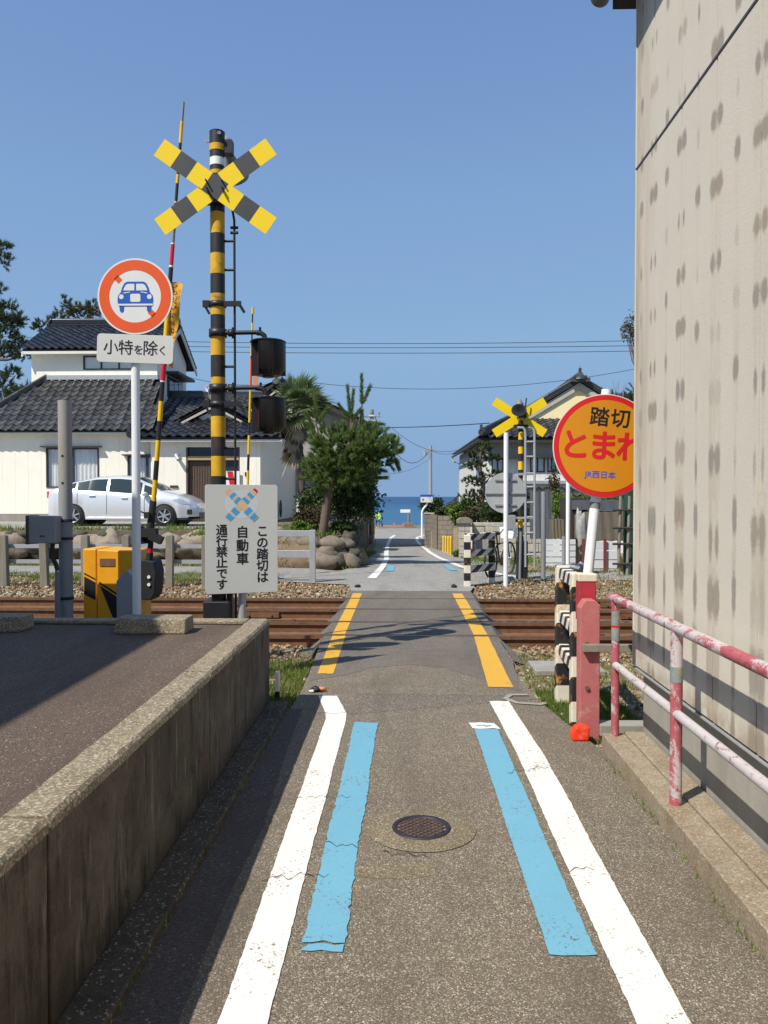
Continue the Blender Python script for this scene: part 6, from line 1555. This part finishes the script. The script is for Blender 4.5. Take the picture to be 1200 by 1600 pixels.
# ------------------------------------------------ poles and wires
up = A(581, 838, 44); 
ut_ = thing('utility_pole', 'old concrete utility pole with a yellow and black sleeve by the dark stone wall', 'utility pole', (up.x, 44, gz(44)))
MB().cyl((up.x, 44, gz(44)-.2), (up.x, 44, A(581, 640, 44).z), .15, .11, 20).build('pole', simple('pole_concrete', (.30, .245, .18), .85, .15, 4), ut_)
z0, z1 = A(581, 838, 44).z, A(581, 822, 44).z
MB().cyl((up.x, 44, z0+.12), (up.x, 44, z1+.12), .165, n=20).build('striped_sleeve', stripes('sleeve_stripes', (.55, .40, .03), (.03, .03, .03), (1, 1, 0), .075), ut_)
for py_ in (650, 657): MB().b2((up.x-.16, 43.82, A(581, py_, 44).z-.03), (up.x+.16, 43.9, A(581, py_, 44).z+.05)).build('band', M_whitep, ut_)
mb = MB()
for dx, dz in ((-.35, .1), (-.1, .25), (.45, -.4), (.9, -.9), (1.35, -1.9)): pass
MB().b2((up.x-.6, 43.9, A(581, 652, 44).z-.0), (up.x+.5, 44.0, A(581, 652, 44).z+.09)).cyl((up.x-.5, 43.95, A(581, 652, 44).z), (up.x-.5, 43.95, A(581, 652, 44).z+.28), .05, n=8).cyl((up.x+.4, 43.95, A(581, 652, 44).z), (up.x+.4, 43.95, A(581, 652, 44).z+.28), .05, n=8).build('crossarm', M_galv, ut_)
wp = A(672.5, 838, 58); wpt = thing('utility_pole', 'slim pale steel utility pole near the sea behind the blue sign', 'utility pole', (wp.x, 58, gz(58)))
MB().cyl((wp.x, 58, gz(58)-.2), (wp.x, 58, A(672, 696, 58).z), .15, .11, 16).build('pole', M_galv, wpt)
MB().b2((wp.x-.45, 57.95, A(672, 703, 58).z), (wp.x+.35, 58.05, A(672, 701, 58).z)).cyl((wp.x-.4, 58, A(672, 712, 58).z), (wp.x-.4, 58, A(672, 704, 58).z), .1, n=10).tube([(wp.x-.05, 57.9, A(672, 715, 58).z), (wp.x-.3, 57.9, A(672, 706, 58).z)], .04, 6).build('crossarm', M_galv, wpt)
def wire(label, p, q, sag, r=.012, n=18):
    pts = [p.lerp(q, i/n)-Vector((0, 0, sag*4*(i/n)*(1-i/n))) for i in range(n+1)]
    o = MB().tube(pts, r, 5).build('overhead_wire', M_wire, None, loc=tuple(p)); tag(o, label, 'wire')
w1 = ['topmost', 'middle', 'lowest']
for i, (ya, ym, yb) in enumerate(((523, 539, 522), (534, 545, 533), (541, 553, 541))):
    wire('%s of the three long overhead wires high above the house roofs' % w1[i], A(-60, ya, 42), A(1300, yb, 42), (A(600, ya, 42).z-A(600, ym, 42).z)*.9, .016)
wire('thin overhead wire crossing above the pine top towards the gable finial', A(440, 592, 40), A(1000, 575, 40), .75, .013)
wire('short sagging wire between the satellite dish and the palm', A(283, 586, 36), A(440, 598, 36), .25, .012)
wire('thick overhead wire from the pine to the roof of the old house', A(590, 668, 41), A(765, 661, 33), .05, .02)
wire('black cable dropping from the old pole top down to the steel pole', A(583, 645, 44), A(671, 704, 58), 1.7, .02)
wire('thin cable from the steel pole to the eave of the old house', A(672, 703, 58), A(742, 690, 47), .5, .014)
wire('long slack cable from the pine past the steel pole', A(612, 668, 46), A(742, 692, 47), .9, .012)
wire('faint low cable between the old pole and the steel pole', A(584, 740, 44), A(672, 716, 58), .4, .01)

# ------------------------------------------------ sea front details
bs = thing('blue_direction_sign', 'white and blue direction sign on a cranked white pole at the lane end', 'road sign', (A(660, 0, 54).x, 54, gz(54)))
p = [A(659.5, 838, 54), A(659.5, 800, 54), A(661.5, 795, 54), A(666.5, 789, 54), A(667.5, 785, 54)]
MB().tube([p[0]-Vector((0, 0, .2))]+p[1:], .07, 10).build('pole', M_whitep, bs)
a, b = A(657, 785, 53.9), A(676, 776, 53.9); MB().b2((a.x, 53.85, a.z), (b.x, 53.9, b.z)).build('sign_panel', M_signw, bs)
MB().b2((a.x-.02, 53.84, b.z), (b.x+.02, 53.91, A(667, 772.8, 53.9).z)).build('blue_header', M_signb, bs)
q = A(661, 780.5, 53.84); MB().cyl((q.x, 53.845, q.z), (q.x, 53.835, q.z), .07, n=4).build('blue_symbol', M_signb, bs)
pt_ = []
ss_ = thing('seaside_signboard', 'small pale roofed signboard on a post at the sea front', 'signboard', (A(637, 0, 79).x, 79, gz(79)))
MB().tube([A(638.5, 824, 79), A(638.5, 800, 79)], .11, 8).build('post', M_post, ss_)
a, b = A(625.5, 801, 79), A(641, 796, 79); MB().b2((a.x, 78.9, a.z), (b.x, 79.1, b.z)).build('board', M_whitep, ss_)
a, b = A(631.5, 826, 78), A(645.5, 817, 78); o = MB().b2((a.x, 77.6, a.z-.1), (b.x, 78.2, b.z)).build('brown_box', M_brownbox, None, .02, loc=(a.x, 78, a.z)); tag(o, 'low brown box under the seaside signboard', 'box')
ln_ = thing('rope_fence', 'low faded orange fence along the sea front behind the walker', 'fence', (A(610, 0, 80).x, 80, gz(80)))
for px_ in (592, 597, 616, 630): a = A(px_, 827, 80); MB().b2((a.x-.06, 79.95, a.z-.2), (a.x+.06, 80.05, A(px_, 817, 80).z)).build('post', M_orange if px_ != 597 else M_frame, ln_)
a, b = A(588, 822.5, 80), A(634, 820.5, 80); MB().b2((a.x, 79.98, a.z), (b.x, 80.02, b.z)).build('rail', M_orange, ln_)

# walker in a lime jacket
def person(loc, hgt, label, rz=0):
    V = [(0, 0, .92), (0, .0, 1.12), (0, .02, 1.36), (0, .02, 1.50), (0, .0, 1.58), (0, .0, 1.70),
         (.10, 0, .88), (.12, .10, .50), (.13, .02, .09), (.13, -.10+.2, .04),
         (-.10, 0, .88), (-.11, -.12, .50), (-.12, .10, .13), (-.12, .20, .07),
         (.19, .02, 1.40), (.25, .0, 1.14), (.22, .14, .94), (.20, .20, .86), (-.19, .02, 1.40), (-.26, .0, 1.14), (-.22, .12, .93), (-.20, .18, .86)]
    Rr_ = [.15, .135, .16, .07, .06, .10, .10, .07, .045, .04, .10, .07, .045, .04, .075, .055, .04, .035, .075, .055, .04, .035]
    E = [(0, 1), (1, 2), (2, 3), (3, 4), (4, 5), (0, 6), (6, 7), (7, 8), (8, 9), (0, 10), (10, 11), (11, 12), (12, 13), (2, 14), (14, 15), (15, 16), (16, 17), (2, 18), (18, 19), (19, 20), (20, 21)]
    k = hgt/1.80; me = bpy.data.meshes.new('person'); me.from_pydata([(x*k, y*k, z*k) for x, y, z in V], E, []); o = bpy.data.objects.new('person_skin', me); COL.objects.link(o)
    sk = o.modifiers.new('skin', 'SKIN'); sv = me.skin_vertices[0].data
    for i, r in enumerate(Rr_): sv[i].radius = (r*k, r*k*(.75 if i < 3 else 1))
    sv[0].use_root = True; sb = o.modifiers.new('sub', 'SUBSURF'); sb.levels = 2; sb.render_levels = 2
    m2 = bpy.data.meshes.new_from_object(o.evaluated_get(bpy.context.evaluated_depsgraph_get())); bpy.data.objects.remove(o)
    m2.materials.clear()
    for mt in (M_skin, M_hiviz, M_trou, M_hair, M_whitep): m2.materials.append(mt)
    for p in m2.polygons:
        z = p.center.z/k; x = abs(p.center.x)/k; p.use_smooth = True
        p.material_index = 4 if z < .11 else 2 if z < .86 and not (x > .16 and z > .8) else 0 if (x > .16 and z < .92) else 1 if z < 1.50 else 3 if (z > 1.66 or (p.center.y > -.03*k and z > 1.58)) else 0
    o = bpy.data.objects.new('person', m2); COL.objects.link(o); o.location = loc; o.rotation_euler.z = rz
    return tag(o, label, 'person')
pp_ = A(590.5, 826, 76); pr_ = person((pp_.x, 76, gz(76)+.01), 1.74, 'person in a lime yellow jacket and grey trousers walking at the sea front', R(160))

# ------------------------------------------------ vegetation
def needle_mesh(shoots, w, name, mat, parent, up=.0):
    "shoots: (base, dir, length, needle length, count, spread deg)"
    Vs = []
    for (b, d, L, nl, cnt, spr) in shoots:
        d = np.array(d, float); d /= np.linalg.norm(d); b = np.array(b, float)
        u = np.cross(d, [0, 0, 1.]); u = u/np.linalg.norm(u) if np.linalg.norm(u) > 1e-3 else np.array([1., 0, 0]); v = np.cross(d, u)
        t = rng.uniform(0, 1, cnt); a = rng.uniform(0, 2*np.pi, cnt); al = np.radians(spr)*(1-.35*t)*rng.uniform(.75, 1.2, cnt)
        perp = np.cos(a)[:, None]*u+np.sin(a)[:, None]*v
        nd = np.cos(al)[:, None]*d+np.sin(al)[:, None]*perp; ln = nl*rng.uniform(.7, 1.1, cnt)[:, None]
        p = b+d*(t*L)[:, None]; s = np.cross(nd, rng.normal(size=(cnt, 3))); s /= np.linalg.norm(s, axis=1)[:, None]; s *= w
        Vs.append(np.stack([p-s, p+s, p+nd*ln], 1).reshape(-1, 3))
    V = np.concatenate(Vs); return raw(name, V, np.arange(len(V)).reshape(-1, 3), mat, parent)
def ell_shoots(cen, rad, n, L, nl, cnt, spr, upb=.5, shell=.35):
    out = []
    for _ in range(n):
        d = rng.normal(size=3); d /= np.linalg.norm(d); r = rng.uniform(shell, 1)**.6
        p = np.array(cen)+d*np.array(rad)*r; dd = d*.8+np.array([0, 0, upb])+rng.normal(size=3)*.35
        out.append((p, dd, L*rng.uniform(.6, 1.2), nl, cnt, spr))
    return out
def limbs(name, pts_list, mat, parent):
    mb = MB()
    for pts, r0, r1 in pts_list: n = len(pts); mb.tube(pts, [r0+(r1-r0)*i/(n-1) for i in range(n)], 8)
    o = mb.build(name, mat, parent)
    return tag(o, kind='stuff') if name == 'branch' else o
# small pine by the lane
YP = 18.6; b = A(505, 838, YP); b.z = yz-.1
pn = thing('pine_tree', 'small leaning pine with upright brush-like shoots at the lane corner', 'pine tree', tuple(b))
tr = [A(503, 842, YP), A(510, 790, YP), A(514, 765, YP), A(522, 735, YP), A(545, 700, YP), A(552, 660, YP)]; tr[0].z = yz-.15
limbs('trunk', [(tr, .11, .04)], M_bark, pn)
ells = [(548, 702, 52, 34, .62, 120), (520, 722, 34, 34, .5, 66), (582, 700, 40, 30, .55, 70), (606, 712, 18, 18, .35, 22), (500, 735, 26, 20, .45, 34), (540, 742, 45, 24, .5, 60), (512, 690, 24, 22, .4, 26), (570, 725, 36, 24, .5, 50), (520, 755, 34, 16, .4, 30)]
sh = []; lb = []; k = YP/1250
for (cx, cy, rx_, ry_, dp, n) in ells:
    c = A(cx, cy, YP); sh += ell_shoots(tuple(c), (rx_*k, dp, ry_*k), int(n*1.55), .16, .13, 78, 42, .65)
    t0 = min(tr, key=lambda q: (q-c).length); lb.append(([t0, t0.lerp(c, .5)+Vector((0, .05, .05)), c+Vector((rx_*k*.4, 0, 0))], .035, .012))
def px_shoot(a, b_, Y=YP, n=420, nl=.13, spr=40): p = A(*a, Y); q = A(*b_, Y); sh.append((tuple(p), tuple(q-p), (q-p).length*.86, nl, n, spr)); lb.append(([p-(q-p)*.2, q-(q-p)*.1], .012, .006))
for a, b_ in (((548, 656), (542, 596)), ((548, 654), (553, 604)), ((565, 632), (565, 580)), ((566, 632), (580, 600)), ((546, 655), (528, 630)), ((550, 656), (563, 640)), ((572, 660), (602, 663)), ((590, 690), (618, 680)), ((600, 710), (628, 705)), ((618, 716), (624, 734)), ((577, 747), (608, 746)), ((493, 655), (493, 612)), ((497, 660), (512, 636)), ((492, 672), (476, 642)), ((505, 690), (470, 655)), ((497, 745), (462, 748)), ((545, 755), (546, 772)), ((512, 757), (484, 766)), ((565, 668), (566, 640))): px_shoot(a, b_)
tops = [((A(548, 690, YP)), A(548, 655, YP)), (A(556, 690, YP), A(566, 632, YP)), (A(505, 710, YP), A(494, 662, YP))]
for p, q in tops: lb.append(([p, p.lerp(q, .5), q], .03, .015))
limbs('branch', lb, M_bark, pn)
needle_mesh(sh, .0075, 'crown', L_pine, pn)

# palm
YPa = 22.0
pb_ = A(474, 812, YPa); pb_.z = yz; pc_ = A(462, 640, YPa)
pm = thing('palm_tree', 'windmill palm with ragged dead skirt in front of the cream house', 'palm tree', tuple(pb_))
limbs('trunk', [([pb_, A(472, 760, YPa), A(468, 700, YPa), A(462, 655, YPa), pc_], .085, .11)], M_barkd, pm)
random.seed(5)
def fan(c, d, L, mat, name, droop=.25, nl=26, spread=150):
    d = d.normalized(); st = L*.45; mb = MB(); hub = c+d*st; side = d.cross(Vector((0, 0, 1))).normalized(); up_ = side.cross(d)
    tilt = random.uniform(-.5, .5); side = (side*math.cos(tilt)+up_*math.sin(tilt)).normalized()
    mb.tube([c, hub], [.014, .009], 5)
    for i in range(nl):
        a = R(-spread/2+spread*i/(nl-1)); dd = (d*math.cos(a)+side*math.sin(a)).normalized(); l = L*.62*random.uniform(.85, 1.05)*(1-.15*abs(a))
        nrm = dd.cross(side.cross(d)).normalized()*.024; m1 = hub+dd*l*.55; e = hub+dd*l+Vector((0, 0, -droop*l*random.uniform(.5, 1.4)))
        mb.add([hub-nrm*.3, hub+nrm*.3, m1+nrm+Vector((0, 0, -.02)), m1-nrm+Vector((0, 0, -.02)), e], [(0, 1, 2, 3), (3, 2, 4)])
    mb.build(name, mat, pm)
for i in range(46):
    a = i*2.4; el = R(random.choice([80, 60, 45, 30, 15, 0, -20, -35, 50])); d = Vector((math.cos(a)*math.cos(el), math.sin(a)*math.cos(el), math.sin(el)))
    fan(pc_+Vector((0, 0, random.uniform(-.1, .1))), d, random.uniform(.95, 1.25), L_palm, 'frond', .18, 30, 190)
for i in range(30):
    a = i*2.4+.5; el = R(random.uniform(-80, -50)); d = Vector((math.cos(a)*math.cos(el), math.sin(a)*math.cos(el), math.sin(el)))
    fan(pc_+Vector((0, 0, -.1-random.uniform(0, .95))), d, random.uniform(.5, .95), M_thatch if random.random() < .65 else M_barkd, 'dead_frond', .2, 16, 60)

def leaf_cloud(name, cen, rad, n, size, mat, parent, clumps=14):
    cs = []
    for _ in range(clumps): d = rng.normal(size=3); d /= np.linalg.norm(d); cs.append(np.array(cen)+d*np.array(rad)*rng.uniform(.35, .85))
    cs = np.array(cs); idx = rng.integers(0, clumps, n); p = cs[idx]+rng.normal(size=(n, 3))*np.array(rad)*.2
    a = rng.normal(size=(n, 3)); a /= np.linalg.norm(a, axis=1)[:, None]; b = np.cross(a, rng.normal(size=(n, 3))); b /= np.linalg.norm(b, axis=1)[:, None]
    s = size*rng.uniform(.6, 1.2, n)[:, None]; V = np.stack([p-a*s, p-b*s*.45, p+a*s, p+b*s*.45], 1).reshape(-1, 3)
    return raw(name, V, np.arange(len(V)).reshape(-1, 4), mat, parent)
def bush(name, label, cx, cy, rx_, ry_, Y, n, size, mat, cat='shrub', dp=None, clumps=16, base=None):
    c = A(cx, cy, Y); k = Y/1250; g = thing(name, label, cat, (c.x, Y, base if base is not None else c.z-ry_*k))
    leaf_cloud('foliage', tuple(c), (rx_*k, dp or rx_*k*.7, ry_*k), n, size, mat, g, clumps)
    z0 = c.z-ry_*k-.1; limbs('stem', [([Vector((c.x+dx*.3, Y, z0)), Vector((c.x+dx, Y, c.z))], .03, .012) for dx in (-.15*rx_*k*3, 0, .15*rx_*k*3)], M_bark, g)
    return g
bush('camellia_shrub', 'dark glossy shrub behind the trunk of the small pine', 545, 775, 48, 42, 19.8, 9000, .05, L_shrub, clumps=26)
bush('camellia_shrub', 'dark shrub between the palm trunk and the pine', 490, 780, 26, 32, 20.6, 4200, .05, L_shrub)
bush('brown_shrub', 'low brownish green shrub left of the pine trunk', 484, 812, 27, 20, 19.6, 3600, .04, L_brown, base=yz-.05)
bush('low_shrub', 'small bright green plant at the foot of the pine', 472, 822, 18, 8, 19.0, 1200, .04, L_hedge, base=yz-.05)
bush('low_shrub', 'dark low plant on the corner rocks right of the pine trunk', 540, 822, 28, 9, 18.9, 1800, .04, L_shrub, base=yz-.05)
bush('clipped_hedge', 'bright green hedge bush above the block wall near the yellow posts', 724, 800, 22, 20, 29.5, 5200, .06, L_hedge, clumps=22)
bush('seaside_shrub', 'dark shrub behind the direction sign at the lane end', 676, 795, 20, 18, 56, 3500, .12, L_shrub)
bush('seaside_shrub', 'dark bushes beyond the block wall under the annex roof', 700, 800, 18, 12, 47, 2600, .1, L_shrub)
bush('wall_shrub', 'brownish bush growing over the gate pillar', 738, 806, 17, 12, 25.5, 2600, .045, L_brown)
bush('weedy_shrub', 'low green bush at the foot of the gate pillar', 716, 866, 9, 8, 24, 1100, .04, L_hedge)
bush('garden_shrub', 'dense dark shrub behind the stone block wall', 800, 800, 55, 22, 26.5, 7000, .06, L_shrub, clumps=30)
bush('garden_shrub', 'thin sunlit shrub right of the stone block wall', 888, 790, 34, 30, 22.5, 3000, .05, L_hedge)
bush('garden_shrub', 'green leaves showing above the brown tarpaulin', 945, 775, 35, 12, 21, 2600, .05, L_hedge)
bush('climbing_plant', 'thin leafy plant climbing up by the white wall boards', 864, 760, 9, 34, 25.5, 900, .05, L_brown)

# cloud pruned pine in front of the old house
YK = 27.5
kp = thing('cloud_pruned_pine', 'dark garden pine pruned into flat pads in front of the old house', 'pine tree', (A(752, 0, YK).x, YK, -.4))
k = YK/1250; tk = [A(752, 858, YK), A(750, 800, YK), A(755, 760, YK), A(748, 725, YK), A(754, 700, YK)]; limbs('trunk', [(tk, .12, .05)], M_bark, kp)
sh = []; lb = []
for (cx, cy, rx_, ry_, n) in ((756, 700, 15, 7, 40), (744, 712, 15, 6, 36), (768, 716, 14, 5, 30), (742, 728, 18, 6, 46), (738, 752, 18, 6, 46), (768, 742, 15, 6, 36), (748, 776, 30, 9, 90), (735, 792, 18, 8, 46), (775, 795, 22, 9, 60), (752, 810, 28, 11, 80)):
    c = A(cx, cy, YK); sh += ell_shoots(tuple(c), (rx_*k, rx_*k*.8, ry_*k), n, .10, .10, 44, 50, .9, .2); t0 = min(tk, key=lambda q: (q-c).length); lb.append(([t0, c], .035, .015))
limbs('branch', lb, M_bark, kp); needle_mesh(sh, .008, 'crown', L_pined, kp)

# big pines behind the left house
def big_pine(label, base, ells, Y, trunk, nm='pine_tree'):
    t = thing(nm, label, 'pine tree', base); k = Y/1250; sh = []; lb = []
    tp_ = [A(x, y, Y) for x, y in trunk]; limbs('trunk', [(tp_, .28, .12)], M_bark, t)
    for (cx, cy, rx_, ry_, n) in ells:
        c = A(cx, cy, Y); sh += ell_shoots(tuple(c), (rx_*k, rx_*k*.8, ry_*k), n, .28, .20, 40, 48, .8, .2); t0 = min(tp_, key=lambda q: (q-c).length)
        lb.append(([t0, t0.lerp(c, .6)+Vector((0, 0, -.15)), c], .09, .03))
    limbs('branch', lb, M_bark, t); needle_mesh(sh, .014, 'crown', L_pined, t)
big_pine('tall dark pine cut by the left edge of the picture', (A(-40, 0, 38).x, 38, .5), [(6, 388, 9, 9, 26), (3, 408, 10, 7, 22), (-10, 450, 18, 10, 26), (12, 480, 14, 7, 26), (8, 500, 28, 9, 60), (16, 505, 20, 6, 40), (2, 525, 26, 12, 60), (28, 540, 12, 10, 26), (5, 552, 22, 12, 50), (38, 556, 12, 6, 22), (20, 585, 14, 8, 24), (4, 600, 16, 12, 34), (-5, 640, 26, 18, 60), (-40, 480, 40, 60, 160), (-45, 600, 45, 40, 160)], 38, [(-45, 830), (-40, 700), (-30, 560), (-28, 450), (-20, 380)])
big_pine('lower pine foliage between the left edge and the cream house', (A(20, 0, 36).x, 36, .5), [(30, 618, 24, 9, 50), (10, 632, 24, 12, 50), (45, 610, 9, 7, 18), (-20, 650, 30, 14, 50)], 36, [(-10, 800), (5, 700), (20, 630)])
big_pine('dark pine top with bare twigs rising behind the upper roof', (A(140, 0, 44).x, 44, .5), [(128, 490, 22, 13, 60), (148, 482, 15, 9, 36), (70, 505, 14, 8, 26), (60, 514, 10, 6, 16), (92, 500, 14, 8, 26), (104, 478, 6, 8, 10), (98, 470, 3, 7, 6), (92, 488, 3, 5, 5), (175, 490, 22, 12, 40), (215, 500, 20, 10, 30)], 44, [(150, 700), (145, 560), (138, 510), (140, 480)])
big_pine('dark tree top rising behind the yellow gabled house', (A(960, 0, 50).x, 50, 0), [(930, 622, 22, 9, 40), (955, 628, 18, 12, 40), (975, 632, 16, 18, 50), (1000, 620, 20, 24, 60), (890, 640, 20, 8, 26)], 50, [(965, 760), (962, 680), (958, 630)])
bt2 = thing('bare_tree', 'thin twiggy tree top showing beside the upper edge of the beige building', 'tree', (A(1010, 0, 45).x, 45, 0))
tw = []; random.seed(4)
for i in range(26):
    a = A(1005, 600, 45); b_ = A(975+random.uniform(0, 30), 490+random.uniform(0, 50), 45); tw.append(([a, a.lerp(b_, .5)+Vector((random.uniform(-.3, .3), 0, .1)), b_], .03, .008))
for i in range(8): a = A(966, 640, 45); b_ = A(955+random.uniform(0, 28), 590+random.uniform(0, 25), 45); tw.append(([a, a.lerp(b_, .5)+Vector((random.uniform(-.2, .2), 0, 0)), b_], .02, .005))
limbs('trunk', [([A(1010, 800, 45), A(1006, 600, 45)], .15, .08)], M_bark, bt2); tag(limbs('branch', tw, M_bark, bt2), kind='stuff')
leaf_cloud('foliage', tuple(A(984, 512, 45)), (.5, .4, .9), 420, .09, L_brown, bt2)
blades('foreground_weeds', [(-.86, -.8, -.5, 5.4, .03, 120, .015, .045, .004, -1), (1.14, 1.19, .5, 4.6, .0, 260, .01, .035, .004, .05)], L_grass, 'tiny weeds in the seams beside the wall footing and the ledge')
# far barrier, mostly hidden behind the notice board
bands2 = []
for p0, p1, mt, r in ((870, 760, 1, .03), (760, 735, 0, .024), (735, 710, 1, .022), (710, 680, 0, .022), (680, 660, 1, .02), (660, 632, 0, .02), (632, 606, 0, .019), (606, 560, 5, .022), (560, 556, 1, .018), (556, 540, 0, .018), (540, 520, 1, .013), (520, 504, 0, .016), (504, 490, 1, .012), (490, 480, 0, .02)):
    bands2.append((A(380, p0, 14.1).z, A(380, p1, 14.1).z, mt, r))
X0 = A(352, 0, 14.1).x; tpx = A(394.5, 480, 14.1)
t2, ro2, ax2 = barrier('crossing_barrier', 'farther barrier arm raised beyond the notice board, with a short orange sleeve', X0, 14.25, tpx.z, tpx.x-(X0+.33), 0, {'bands': bands2}, False, 'crossing barriers')
a, b = A(394, 607, 14), A(401, 580, 14); o = MB().b2((a.x, 14.1, a.z), (b.x, 14.12, b.z)).build('pennant', M_orange, None, loc=tuple(a)); tag(o, 'short orange pennant on the farther barrier arm', 'pennant')
